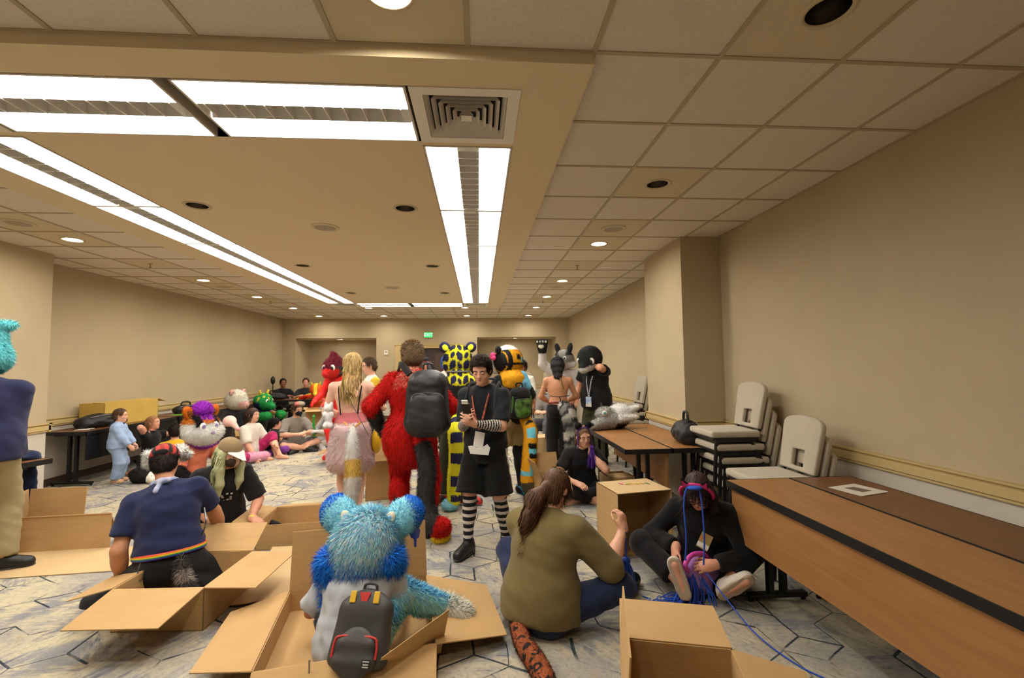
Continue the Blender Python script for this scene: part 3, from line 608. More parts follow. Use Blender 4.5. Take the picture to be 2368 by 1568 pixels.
# ------------------------------------------------------------------ smooth bodies: distance fields meshed by surface nets
def V(*a): return np.array(a, float)
def nrm(v): v = np.asarray(v, float); return v/(np.linalg.norm(v)+1e-12)
def rotz(a): c, s = math.cos(R_(a)), math.sin(R_(a)); return np.array([[c, -s, 0], [s, c, 0], [0, 0, 1.0]])
def rotx(a): c, s = math.cos(R_(a)), math.sin(R_(a)); return np.array([[1.0, 0, 0], [0, c, -s], [0, s, c]])
def roty(a): c, s = math.cos(R_(a)), math.sin(R_(a)); return np.array([[c, 0, s], [0, 1.0, 0], [-s, 0, c]])
class SDF:
    def __init__(s): s.p = []
    def cone(s, a, b, ra, rb=None, k=0.03, flat=None, clip=None, sub=False):
        """tapered capsule; flat=(axis, ratio) squashes it along axis; clip=[(point, normal)] keeps the inner side"""
        s.p.append(('c', np.asarray(a, float), np.asarray(b, float), ra, ra if rb is None else rb, k, flat, clip, sub)); return s
    def ell(s, c, r, M=None, k=0.03, clip=None, sub=False):
        s.p.append(('e', np.asarray(c, float), np.asarray(r, float), np.eye(3) if M is None else np.asarray(M, float), 0, k, None, clip, sub)); return s
    def chain(s, pts, rads, k=0.03, **kw):
        for i in range(len(pts)-1): s.cone(pts[i], pts[i+1], rads[i], rads[i+1], k, **kw)
        return s
    def clipall(s, cl): s.p = [q[:7]+((list(q[7]) if q[7] else [])+cl,)+q[8:] for q in s.p]
    def bounds(s):
        lo, hi = [], []
        for p in s.p:
            if p[8]: continue
            if p[0] == 'c': r = max(p[3], p[4]); lo.append(np.minimum(p[1], p[2])-r); hi.append(np.maximum(p[1], p[2])+r)
            else: e = np.sqrt(((p[3]*p[2])**2).sum(1)); lo.append(p[1]-e); hi.append(p[1]+e)
        return np.min(lo, 0), np.max(hi, 0)
    def mesh(s, h, inflate=0.0, clips=(), wrinkle=None):
        lo, hi = s.bounds(); pad = inflate+3*h+0.01; lo = lo-pad; hi = hi+pad
        n = np.maximum(np.ceil((hi-lo)/h).astype(int)+1, 4)
        ax = [lo[i]+h*np.arange(n[i]) for i in range(3)]
        D = np.full(n, 0.5, np.float32)
        for q in s.p:
            k = q[5]; m = k+inflate+3*h
            if q[0] == 'c': r = max(q[3], q[4])+m; l2, h2 = np.minimum(q[1], q[2])-r, np.maximum(q[1], q[2])+r
            else: e = np.sqrt(((q[3]*q[2])**2).sum(1))+m; l2, h2 = q[1]-e, q[1]+e
            i0 = np.clip(np.floor((l2-lo)/h).astype(int), 0, n-1); i1 = np.clip(np.ceil((h2-lo)/h).astype(int)+1, 1, n)
            if (i1 <= i0).any(): continue
            X = ax[0][i0[0]:i1[0]][:, None, None]; Y = ax[1][i0[1]:i1[1]][None, :, None]; Z = ax[2][i0[2]:i1[2]][None, None, :]
            if q[0] == 'c':
                a, b = q[1], q[2]; ba = b-a; L2 = ba@ba+1e-12
                px, py, pz = X-a[0], Y-a[1], Z-a[2]
                t = np.clip((px*ba[0]+py*ba[1]+pz*ba[2])/L2, 0, 1)
                dx, dy, dz = px-t*ba[0], py-t*ba[1], pz-t*ba[2]
                d2 = dx*dx+dy*dy+dz*dz
                if q[6] is not None:
                    ax_, ra = q[6]; w = dx*ax_[0]+dy*ax_[1]+dz*ax_[2]; d2 = d2+w*w*(1/(ra*ra)-1)
                d = np.sqrt(d2)-(q[3]+(q[4]-q[3])*t)
                if q[6] is not None: d = d*(0.5+0.5*q[6][1])
            else:
                M = q[3]; px, py, pz = X-q[1][0], Y-q[1][1], Z-q[1][2]; k0 = 0; k1 = 0
                for i in range(3):
                    w = (px*M[0, i]+py*M[1, i]+pz*M[2, i])/q[2][i]; k0 = k0+w*w; k1 = k1+(w/q[2][i])**2
                k0 = np.sqrt(k0); d = k0*(k0-1)/(np.sqrt(k1)+1e-9)
            if not q[8]: d = d-inflate
            if q[7]:
                for c, nn in q[7]: d = np.maximum(d, (X-c[0])*nn[0]+(Y-c[1])*nn[1]+(Z-c[2])*nn[2])
            sl = D[i0[0]:i1[0], i0[1]:i1[1], i0[2]:i1[2]]
            if q[8]:
                hh = np.maximum(k-np.abs(sl+d), 0)/max(k, 1e-6); sl[...] = np.maximum(sl, -d)+hh*hh*k*0.25
            elif k > 0:
                hh = np.maximum(k-np.abs(sl-d), 0)/k; sl[...] = np.minimum(sl, d)-hh*hh*k*0.25
            else: sl[...] = np.minimum(sl, d)
        X = ax[0][:, None, None]; Y = ax[1][None, :, None]; Z = ax[2][None, None, :]
        if wrinkle is not None: D += wrinkle(X, Y, Z).astype(np.float32)
        for c, nn in clips: D = np.maximum(D, ((X-c[0])*nn[0]+(Y-c[1])*nn[1]+(Z-c[2])*nn[2]).astype(np.float32))
        return nets(D, lo, h)
def nets(D, lo, h):
    D[0] = D[-1] = 0.5; D[:, 0] = D[:, -1] = 0.5; D[:, :, 0] = D[:, :, -1] = 0.5
    S = D < 0; nx, ny, nz = D.shape
    cnt = np.zeros((nx-1, ny-1, nz-1), np.int8)
    for a in (0, 1):
        for b in (0, 1):
            for c in (0, 1): cnt += S[a:nx-1+a, b:ny-1+b, c:nz-1+c]
    act = (cnt > 0) & (cnt < 8); I = np.argwhere(act)
    if len(I) == 0: return np.zeros((0, 3)), np.zeros((0, 4), int)
    idx = np.full(act.shape, -1, np.int32); idx[act] = np.arange(len(I))
    off = np.array([[a, b, c] for a in (0, 1) for b in (0, 1) for c in (0, 1)])
    val = np.stack([D[I[:, 0]+o[0], I[:, 1]+o[1], I[:, 2]+o[2]] for o in off], 1)
    acc = np.zeros((len(I), 3)); num = np.zeros(len(I))
    for i in range(8):
        for j in range(i+1, 8):
            if np.abs(off[i]-off[j]).sum() != 1: continue
            vi, vj = val[:, i], val[:, j]; m = (vi < 0) != (vj < 0)
            t = np.where(m, vi/np.where(m, vi-vj, 1), 0)
            acc += np.where(m[:, None], off[i]+t[:, None]*(off[j]-off[i]), 0); num += m
    P = lo+h*(I+acc/num[:, None]); Q = []
    for axis in range(3):
        sl0 = [slice(None)]*3; sl1 = [slice(None)]*3; sl0[axis] = slice(0, -1); sl1[axis] = slice(1, None)
        ch = S[tuple(sl0)] != S[tuple(sl1)]; E = np.argwhere(ch)
        b, c = [(1, 2), (2, 0), (0, 1)][axis]
        E = E[(E[:, b] > 0) & (E[:, c] > 0) & (E[:, b] < D.shape[b]-1) & (E[:, c] < D.shape[c]-1)]
        def cell(db, dc):
            K = E.copy(); K[:, b] += db; K[:, c] += dc; return idx[K[:, 0], K[:, 1], K[:, 2]]
        q = np.stack([cell(-1, -1), cell(0, -1), cell(0, 0), cell(-1, 0)], 1)
        flip = ~S[E[:, 0], E[:, 1], E[:, 2]]; q[flip] = q[flip][:, ::-1]; Q.append(q)
    return P, np.concatenate(Q)
TRI = [0]
def relax(P, Q, it):
    """a few rounds of neighbour averaging take the voxel steps out"""
    for _ in range(it):
        A = np.zeros_like(P); N = np.zeros(len(P))
        for i in range(4):
            for j in (1, 3): np.add.at(A, Q[:, i], P[Q[:, (i+j) % 4]]); np.add.at(N, Q[:, i], 1)
        P = 0.5*P+0.5*A/np.maximum(N, 1)[:, None]
    return P
def qmesh(name, P, Q, mats, mi=None, smooth=True):
    me = bpy.data.meshes.new(name); me.vertices.add(len(P)); me.vertices.foreach_set('co', np.asarray(P, np.float32).ravel())
    k = Q.shape[1]; me.loops.add(Q.size); me.loops.foreach_set('vertex_index', Q.astype(np.int32).ravel())
    me.polygons.add(len(Q)); me.polygons.foreach_set('loop_start', np.arange(len(Q), dtype=np.int32)*k)
    for m in (mats if isinstance(mats, (list, tuple)) else [mats]): me.materials.append(m)
    if mi is not None: me.polygons.foreach_set('material_index', np.asarray(mi, np.int32))
    me.polygons.foreach_set('use_smooth', np.full(len(Q), smooth)); me.update(calc_edges=True); me.validate()
    TRI[0] += len(Q)*(k-2)
    return me
def sobj(name, sdf, h, mats, parent, region=None, inflate=0.0, clips=(), wrinkle=None, rel=1):
    P, Q = sdf.mesh(h, inflate, clips, wrinkle)
    if rel: P = relax(P, Q, rel)
    mi = region(P[Q].mean(1)) if region is not None else None
    o = link(name, qmesh(name, P, Q, mats, mi), parent); o['_'] = 0; del o['_']
    return o, P, Q
def folds(amp=0.004, seed=0, sc=1.0, dirn=(0.3, 0.2, 1.0)):
    """cloth folds: a few crossing, phase-wobbled waves"""
    r = np.random.default_rng(seed); ws = []
    for _ in range(4):
        d = nrm(np.asarray(dirn)+r.normal(0, 0.7, 3)); ws.append((d*r.uniform(45, 95)/sc, r.uniform(0, 6.28), nrm(r.normal(0, 1, 3))*r.uniform(9, 20), r.uniform(0, 6.28), r.uniform(0.5, 1.0)))
    def f(X, Y, Z):
        t = 0
        for a, p, b, p2, w in ws: t = t+w*np.sin(X*a[0]+Y*a[1]+Z*a[2]+p+1.8*np.sin(X*b[0]+Y*b[1]+Z*b[2]+p2))
        return t*amp/2.5
    return f
def fur(parent, P, Q, mats, region, per_m2=9000, length=0.03, width=0.006, comb=(0, 0, -1), lift=0.5, jit=0.35, nv=1, name='fur', keep=None, seed=1, maxn=45000, droop=0.3, grav=0.0):
    """pointed tufts grown on a surface; each region has nv shades"""
    r = np.random.default_rng(seed)
    T = np.concatenate([Q[:, [0, 1, 2]], Q[:, [0, 2, 3]]]) if Q.shape[1] == 4 else Q
    A, B, Cc = P[T[:, 0]], P[T[:, 1]], P[T[:, 2]]; N = np.cross(B-A, Cc-A); ar = np.linalg.norm(N, axis=1)/2; N = N/(2*ar[:, None]+1e-12)
    mu = 1.0 if grav else 1.6; n = int(min(maxn*mu, ar.sum()*per_m2*mu)); ti = r.choice(len(T), n, p=ar/ar.sum())
    u, v = r.random(n), r.random(n); m = u+v > 1; u[m], v[m] = 1-u[m], 1-v[m]
    B0 = A[ti]+u[:, None]*(B[ti]-A[ti])+v[:, None]*(Cc[ti]-A[ti]); Nn = N[ti]
    if keep is not None:
        kk = keep(B0, Nn); B0, Nn = B0[kk], Nn[kk]; n = len(B0)
    if n == 0: return None
    cb = comb(B0, Nn) if callable(comb) else np.broadcast_to(np.asarray(comb, float), (n, 3))
    ct = cb-(cb*Nn).sum(1)[:, None]*Nn
    d = ct*(1-lift)+Nn*lift+r.normal(0, jit, (n, 3)); d /= np.linalg.norm(d, axis=1)[:, None]+1e-9
    L = (length(B0) if callable(length) else np.full(n, length))*r.uniform(0.6, 1.25, n)
    sd = np.cross(d, Nn+r.normal(0, 0.5, (n, 3))); sd /= np.linalg.norm(sd, axis=1)[:, None]+1e-9; w = width*0.72*r.uniform(0.6, 1.3, n)[:, None]; sd *= np.where((np.cross(sd, d)*Nn).sum(1) < 0, -1.0, 1.0)[:, None]
    mid = B0+d*(L*0.55)[:, None]; tip = B0+d*L[:, None]+(ct-Nn*0.15)*(L*droop)[:, None]
    if grav: mid[:, 2] -= L*grav*0.35; tip[:, 2] -= L*grav; tip -= Nn*(L*grav*0.35)[:, None]
    base = B0-Nn*0.004
    k = np.arange(n)
    if grav:
        PP = np.concatenate([base-sd*w/2, base+sd*w/2, mid-sd*w*0.42, mid+sd*w*0.42, tip])
        F = np.concatenate([np.stack([k, k+n, k+3*n], 1), np.stack([k, k+3*n, k+2*n], 1), np.stack([k+2*n, k+3*n, k+4*n], 1)])
    else: PP = np.concatenate([base-sd*w*0.6, base+sd*w*0.6, tip]); F = np.stack([k, k+n, k+2*n], 1)
    nf = len(F)//n; npt = len(PP)//n
    mi = (np.asarray(region(B0)) if region is not None else np.zeros(n, int))*nv+r.integers(0, nv, n)
    me = qmesh(name, PP, F, mats, np.tile(mi, nf), smooth=True)
    vn = Nn*0.85+d*0.25+r.normal(0, 0.10, (n, 3)); vn /= np.linalg.norm(vn, axis=1)[:, None]+1e-9
    if len(me.vertices) == npt*n: me.normals_split_custom_set_from_vertices(np.tile(vn, (npt, 1)).astype(np.float32))
    o = link(name, me, parent); o['kind'] = 'stuff'; return o
def shades(base, n=3, spread=0.15, rough=0.75, sheen=0.0):
    out = []
    for i in range(n):
        f = 1+spread*(2*i/(n-1)-1) if n > 1 else 1; c = tuple(min(252, v*f*1.22+(10 if f > 1 else 4)) for v in base) if sum(base) > 260 else tuple(min(252, v*f*1.08+3) for v in base)
        out.append(mat('fur %d %d %d %d' % (*base, i), c, rough, sheen=sheen, spec=0.25))
    return out
def furmats(cols, n=3, **k): return [m for c in cols for m in shades(c, n, **k)]
# ------------------------------------------------------------------ people
SKIN = {'fair': (226, 172, 144), 'pale': (232, 186, 162), 'tan': (198, 142, 108), 'brown': (140, 92, 66), 'rosy': (222, 160, 132)}
def skin(n): return mat('skin '+n, SKIN[n], 0.5, var=0.05, vscale=25, spec=0.35)
def cloth(n, c, var=0.07, bump=0.25, bs=500, rough=0.9, sheen=0.1): return mat('cloth '+n, c, rough, var=var, vscale=14, bump=bump, bscale=bs, sheen=sheen, spec=0.2)
def ik(a, t, l1, l2, pole):
    a, t, pole = map(lambda v: np.asarray(v, float), (a, t, pole)); d = t-a; L = np.linalg.norm(d); mx = (l1+l2)*0.995
    if L > mx: t = a+d/L*mx; L = mx
    L = max(L, abs(l1-l2)+0.02); d = nrm(t-a); x = (l1*l1-l2*l2+L*L)/(2*L); hh = math.sqrt(max(l1*l1-x*x, 0)); pp = pole-d*(pole@d)
    return a+d*x+nrm(pp)*hh, a+d*L
class Human:
    """a posed figure in its own frame: faces +y, right is +x; targets are metres in that frame"""
    def __init__(s, label, loc, rz=0, s_=1.0, pelvis=(0, 0, 0.93), lean=0, side=0, twist=0, hunch=0, ptwist=0, head=(0, 0, 0), LH=None, RH=None, LF=None, RF=None,
                 Lel=(-0.6, -0.7, -0.3), Rel=(0.6, -0.7, -0.3), Lkn=(-0.15, 1, 0.1), Rkn=(0.15, 1, 0.1), Lfd=None, Rfd=None, Lfn=(0, 0, 1), Rfn=(0, 0, 1), group=None,
                 shw=0.17, hipw=1.0, girth=1.0, limb=1.0, bust=0.0, belly=0.0, vox=0.010, skin_m=None, Lhand=None, Rhand=None, hands=True, headscale=1.0, ears=True, nose=True, cat='person', name='person'):
        s.S = S = s_; s.vox = vox; s.loc = V(*loc); s.rz = rz; s.root = thing(name, label, cat, loc, rz, group); s.skin = skin_m or skin('fair')
        P = V(*pelvis)*1.0; s.G = g = girth; s.L = lm = limb
        pt = rotz(ptwist); up0 = pt@roty(side*0.3)@rotx(-lean*0.35)@V(0, 0, 1); up1 = roty(side*0.7)@rotx(-lean*0.8)@V(0, 0, 1); up2 = roty(side)@rotx(-lean-hunch)@V(0, 0, 1)
        r0 = pt@V(1, 0, 0); r2 = rotz(twist)@roty(side)@V(1, 0, 0); r1 = nrm(r0+r2); r0 = nrm(r0-up0*(r0@up0)); r1 = nrm(r1-up1*(r1@up1)); r2 = nrm(r2-up2*(r2@up2))
        f0, f1, f2 = np.cross(up0, r0), np.cross(up1, r1), np.cross(up2, r2)
        s.up0, s.up1, s.up2, s.r0, s.r1, s.r2, s.f0, s.f1, s.f2 = up0, up1, up2, r0, r1, r2, f0, f1, f2
        s.P = P; s.wst = P+up0*0.14*S; s.ch = s.wst+up1*0.18*S; s.nk = s.ch+up2*0.19*S
        J = s.J = {}
        hm = s.HM = rotz(head[0])@rotx(head[1])@roty(head[2]); hs = s.hs = S*headscale
        nd = nrm(up2*0.6+hm[:, 2]*0.4+hm[:, 1]*0.10); s.hc = s.nk+nd*0.062*S+hm[:, 2]*0.105*hs+hm[:, 1]*0.012*S
        iv = lambda p: None if p is None else (V(*p[1:]) if p[0] == 'l' else V(*p)) if not (isinstance(p[0], str) and p[0] == 'w') else rotz(-rz)@(V(*p[1:])-s.loc)
        LH, RH, LF, RF = map(iv, (LH, RH, LF, RF))
        for sd, nm in ((-1, 'L'), (1, 'R')):
            J['sh'+nm] = s.nk-up2*0.078*S+r2*sd*shw*S; J['hip'+nm] = P-up0*0.03*S+r0*sd*0.092*hipw*S
            h = LH if sd < 0 else RH; pole = V(*(Lel if sd < 0 else Rel))
            if h is None: h = J['sh'+nm]+V(sd*0.08, 0.05, -0.54*S)
            J['el'+nm], J['wr'+nm] = ik(J['sh'+nm], h, 0.285*S, 0.255*S, pole)
            f = LF if sd < 0 else RF; pole = V(*(Lkn if sd < 0 else Rkn))
            if f is None: f = V(P[0]+sd*0.10*S, P[1]+0.0, 0.085*S)
            J['kn'+nm], J['an'+nm] = ik(J['hip'+nm], f, 0.42*S, 0.415*S, pole)
            fd = Lfd if sd < 0 else Rfd; J['fd'+nm] = nrm(V(*(fd if fd is not None else (sd*0.2, 1, 0)))); J['fn'+nm] = nrm(V(*(Lfn if sd < 0 else Rfn)))
        s.shw, s.hipw, s.bust, s.belly = shw, hipw, bust, belly; s.Lhand, s.Rhand, s.hands = Lhand or {}, Rhand or {}, hands; s.ears, s.nose = ears, nose
    def w(s, p): return rotz(s.rz)@np.asarray(p, float)+s.loc
    def hp(s, x, y, z): return s.hc+s.HM@(V(x, y, z)*s.hs)
    def torso(s, b, k=0.06):
        S, g = s.S, s.G
        b.ell(s.P+s.up0*0.03*S, V(0.158*s.hipw, 0.112, 0.12)*S*g, np.stack([s.r0, s.f0, s.up0], 1), k)
        for sd, nm in ((-1, 'L'), (1, 'R')): b.ell(s.P-s.up0*0.05*S+s.r0*sd*0.075*s.hipw*S-s.f0*0.055*S, V(0.085, 0.085, 0.09)*S*g, None, k)
        b.cone(s.P+s.up0*0.06*S, s.ch, 0.132*S*g, 0.148*S*g, k, flat=(s.f1, 0.74))
        b.ell(s.ch+s.up2*0.03*S, V(0.150*s.shw/0.17, 0.112, 0.16)*S*g, np.stack([s.r2, s.f2, s.up2], 1), k)
        for nm in 'LR': b.cone(s.nk-s.up2*0.085*S, s.J['sh'+nm], 0.068*S*g, 0.054*S*g, k*0.8); b.cone(s.nk-s.up2*0.015*S, s.J['sh'+nm]*0.6+(s.nk-s.up2*0.06*S)*0.4, 0.042*S*g, 0.04*S*g, 0.04)
        if s.bust:
            for sd in (-1, 1): b.ell(s.ch+s.up2*0.03*S+s.r2*sd*0.07*S+s.f2*0.085*S, V(0.06, 0.055, 0.06)*S*(0.7+0.5*s.bust), None, 0.04)
        if s.belly: b.ell(s.wst+s.f1*0.05*S*(1+s.belly), V(0.13, 0.10, 0.13)*S*(0.9+0.4*s.belly), None, k)
    def arm(s, b, nm, k=0.03, to=1.0, add=0.0):
        S, l, J = s.S, s.L, s.J
        b.cone(J['sh'+nm], J['el'+nm], 0.053*S*l+add, 0.040*S*l+add, k); b.cone(J['el'+nm], J['wr'+nm], 0.041*S*l+add, 0.028*S*l+add, k)
        b.ell(J['el'+nm]*0.68+J['wr'+nm]*0.32, V(0.044, 0.044, 0.075)*S*l, frame_z(J['wr'+nm]-J['el'+nm]), k)
    def leg(s, b, nm, k=0.03, add=0.0):
        S, l, J = s.S, s.L, s.J
        b.cone(J['hip'+nm], J['kn'+nm], 0.085*S*l+add, 0.056*S*l+add, k*1.6); b.cone(J['kn'+nm], J['an'+nm], 0.054*S*l+add, 0.036*S*l+add, k)
        d = nrm(J['an'+nm]-J['kn'+nm]); bk = np.cross(d, np.cross(J['kn'+nm]-J['hip'+nm], d)); c = J['kn'+nm]*0.66+J['an'+nm]*0.34
        b.ell(c+nrm(-nrm(J['kn'+nm]-(J['hip'+nm]+J['an'+nm])/2)+1e-6)*0.015*S, V(0.056, 0.056, 0.10)*S*l+add*0.8, frame_z(d), k)
    def foot(s, b, nm, k=0.02, add=0.0):
        S, J = s.S, s.J; a, d, n = J['an'+nm], J['fd'+nm], J['fn'+nm]; n = nrm(n-d*(n@d)); sole = a-n*0.08*S
        b.cone(a-d*0.035*S-n*0.045*S, a+d*0.13*S-n*0.056*S, 0.034*S+add, 0.030*S+add, k); b.cone(a+d*0.06*S-n*0.03*S, a+d*0.14*S-n*0.055*S, 0.03*S+add, 0.028*S+add, k)
        b.cone(a, a-n*0.03*S+d*0.02*S, 0.036*S+add, 0.036*S+add, k)
        return sole, n, d
    def hand(s, b, nm):
        S, J = s.S*1.0, s.J; o = s.Lhand if nm == 'L' else s.Rhand; w = J['wr'+nm]; d = nrm(V(*o['dir'])) if 'dir' in o else nrm(w-J['el'+nm])
        n = V(*o.get('palm', (0.6 if nm == 'L' else -0.6, 0.2, -0.7))); n = nrm(n-d*(n@d)); sd = np.cross(d, n); th = sd if nm == 'R' else -sd
        curl = o.get('curl', 0.5); sp = o.get('spread', 0.06); F = np.stack([sd, n, d], 1); fr = max(0.0088*S, 0.95*s.vox)
        b.cone(w-d*0.01*S, w+d*0.02*S, 0.027*S, 0.03*S, 0.02)
        b.ell(w+d*0.055*S, V(0.042, 0.020, 0.052)*S, F, 0.02)
        for i, (off, ln, st) in enumerate(((0.030, 0.072, 0.088), (0.010, 0.082, 0.093), (-0.010, 0.076, 0.090), (-0.030, 0.060, 0.082))):
            p = w+d*st*S+th*off*S; sp_ = nrm(d+th*off*sp*30)
            for sg, f in enumerate((0.45, 0.32, 0.23)):
                a = curl*(0.55, 1.25, 1.75)[sg]*(1+0.08*(i-1.5)); q = p+(sp_*math.cos(a)+n*math.sin(a))*ln*f*S; b.cone(p, q, fr*(1-0.08*sg), fr*(0.94-0.08*sg), 0.004); p = q
        ta = o.get('thumb', 0.5); p = w+d*0.03*S+th*0.030*S+n*0.006*S; q = p+nrm(d*0.75+th*(0.75-0.4*ta)+n*0.5*ta)*0.045*S; b.cone(w+d*0.02*S+th*0.012*S, p, 0.016*S, fr*1.15, 0.012); b.cone(p, q, fr*1.15, fr*1.08, 0.006)
        b.cone(q, q+nrm(d+th*(0.25-0.6*ta)+n*0.8*ta)*0.034*S, fr*1.05, fr*0.95, 0.004)
        return w+d*0.075*S+n*0.03*S
    def headsdf(s, b, k=0.02):
        h = s.hs; F = s.HM
        b.ell(s.hp(0, -0.012, 0.030), V(0.076, 0.096, 0.086)*h, F, k); b.ell(s.hp(0, 0.026, -0.035), V(0.060, 0.066, 0.070)*h, F, 0.03)
        b.ell(s.hp(0, 0.050, -0.080), V(0.036, 0.034, 0.028)*h, F, 0.03); b.cone(s.hp(-0.052, -0.005, -0.06), s.hp(0, 0.066, -0.098), 0.016*h, 0.014*h, 0.03); b.cone(s.hp(0.052, -0.005, -0.06), s.hp(0, 0.066, -0.098), 0.016*h, 0.014*h, 0.03)
        if s.nose:
            b.cone(s.hp(0, 0.086, 0.014), s.hp(0, 0.105, -0.024), 0.008*h, 0.012*h, 0.012); b.cone(s.hp(-0.010, 0.094, -0.028), s.hp(0.010, 0.094, -0.028), 0.009*h, 0.009*h, 0.010)
            b.cone(s.hp(-0.045, 0.070, 0.030), s.hp(0.045, 0.070, 0.030), 0.014*h, 0.014*h, 0.02)
            for sd in (-1, 1):
                b.ell(s.hp(sd*0.040, 0.055, -0.030), V(0.025, 0.025, 0.022)*h, F, 0.02); b.ell(s.hp(sd*0.031, 0.096, 0.006), V(0.017, 0.014, 0.011)*h, F, 0.008, sub=True)
            b.cone(s.hp(-0.018, 0.083, -0.054), s.hp(0.018, 0.083, -0.054), 0.008*h, 0.008*h, 0.010); b.cone(s.hp(-0.014, 0.081, -0.066), s.hp(0.014, 0.081, -0.066), 0.008*h, 0.008*h, 0.010)
        if s.ears:
            for sd in (-1, 1): b.ell(s.hp(sd*0.079, -0.010, -0.010), V(0.010, 0.019, 0.031)*h, F@rotz(-20*sd), 0.008)
        b.cone(s.nk-s.up2*0.03*s.S, s.hp(0, -0.025, -0.055), 0.056*s.S*s.G**0.5, 0.052*s.S, 0.035)
    def body(s, legs=True, region=None, mats=None, feet=True, head=True, arms='LR', rel=1):
        b = SDF(); s.torso(b)
        if legs:
            for nm in 'LR':
                s.leg(b, nm)
                if feet: s.foot(b, nm)
        for nm in arms: s.arm(b, nm)
        s.grip = {}
        if s.hands:
            for nm in arms: s.grip[nm] = s.hand(b, nm)
        if head: s.headsdf(b)
        s.b = b; o, s.BP, s.BQ = sobj('body', b, s.vox, mats or [s.skin], s.root, region, rel=rel); return s
    # --- clothing
    def shirt(s, m, sleeve=0.75, hem=0.02, infl=0.008, neck=0.0, name='shirt', amp=0.005, seed=None, loose=0.0, vox=None, sl_add=0.014, sleeves='LR', region=None, mats=None, neckn=None, both=None):
        S, J = s.S, s.J; b = SDF(); hp_ = s.P-s.up0*hem*S; s.torso(b, 0.07); b.clipall([(hp_, -s.up0)]); nn = s.up2 if neckn is None else nrm(s.up2+s.f2*neckn); b.cone(s.nk-s.up2*0.03*S, s.nk+s.up2*0.03*S, 0.060*S, 0.058*S, 0.03, clip=[(s.nk+s.up2*(0.008+neck)*S, nn)])
        if loose: b.cone(s.wst+s.up1*0.10*S, s.P+s.up0*0.02*S, (0.135+loose*0.5)*S*s.G, (0.15+loose)*S*s.G, 0.05, flat=(s.f0, 0.76), clip=[(hp_, -s.up0)])
        b.cone(s.P+s.up0*0.05*S, hp_-s.up0*0.03*S, 0.150*S*s.G*s.hipw**0.5+loose*S, 0.152*S*s.G*s.hipw**0.5+loose*S, 0.05, flat=(s.f0, 0.80), clip=[(hp_, -s.up0)])
        for nm in sleeves:
            a, e, w = J['sh'+nm], J['el'+nm], J['wr'+nm]; t = min(sleeve, 1); c = a+(e-a)*t; n = nrm(e-a)
            if sleeve <= 1: b.cone(a, c+n*0.02, 0.053*S*s.L+sl_add*0.7, 0.047*S*s.L+sl_add*1.4, 0.03, clip=[(c, n)])
            else:
                b.cone(a, e, 0.056*S*s.L+sl_add, 0.045*S*s.L+sl_add, 0.035); t = sleeve-1; c = e+(w-e)*t; n = nrm(w-e); b.cone(e, c+n*0.02, 0.045*S*s.L+sl_add, 0.036*S*s.L+sl_add*0.8, 0.03, clip=[(c, n)])
        o, P, Q = sobj(name, b, vox or max(s.vox*1.45, 0.011), mats or [m], s.root, region, infl, [], folds(amp, seed if seed is not None else len(bpy.data.objects)), rel=1)
        return (o, P, Q) if both else o
    def pants(s, m, t=1.9, infl=0.012, rise=0.08, name='trousers', amp=0.004, flare=0.008, vox=None, clip_up=True, region=None, mats=None, loose=0.0):
        S, J = s.S, s.J; b = SDF()
        b.ell(s.P+s.up0*0.02*S, V(0.160*s.hipw, 0.116, 0.12)*S*s.G, np.stack([s.r0, s.f0, s.up0], 1), 0.06)
        for sd, nm in ((-1, 'L'), (1, 'R')):
            b.ell(s.P-s.up0*0.05*S+s.r0*sd*0.075*s.hipw*S-s.f0*0.055*S, V(0.088, 0.088, 0.09)*S*s.G, None, 0.06)
        if clip_up: b.clipall([(s.P+s.up0*rise*S, s.up0)])
        for nm in 'LR':
            h, k, a = J['hip'+nm], J['kn'+nm], J['an'+nm]
            if t <= 1:
                c = h+(k-h)*t; n = nrm(k-h); b.cone(h, c+n*0.03, 0.088*S*s.L, (0.088-0.026*t)*S*s.L+flare+loose, 0.05, clip=[(c, n)])
            else:
                b.cone(h, k, 0.088*S*s.L, 0.062*S*s.L+flare*0.5+loose, 0.05); c = k+(a-k)*(t-1); n = nrm(a-k); b.cone(k, c+n*0.03, 0.060*S*s.L+flare*0.5+loose, 0.044*S*s.L+flare+loose, 0.03, clip=[(c, n)])
        cl = []
        return sobj(name, b, vox or max(s.vox*1.45, 0.011), mats or [m], s.root, region, infl, cl, folds(amp, len(bpy.data.objects)), rel=1)[0]
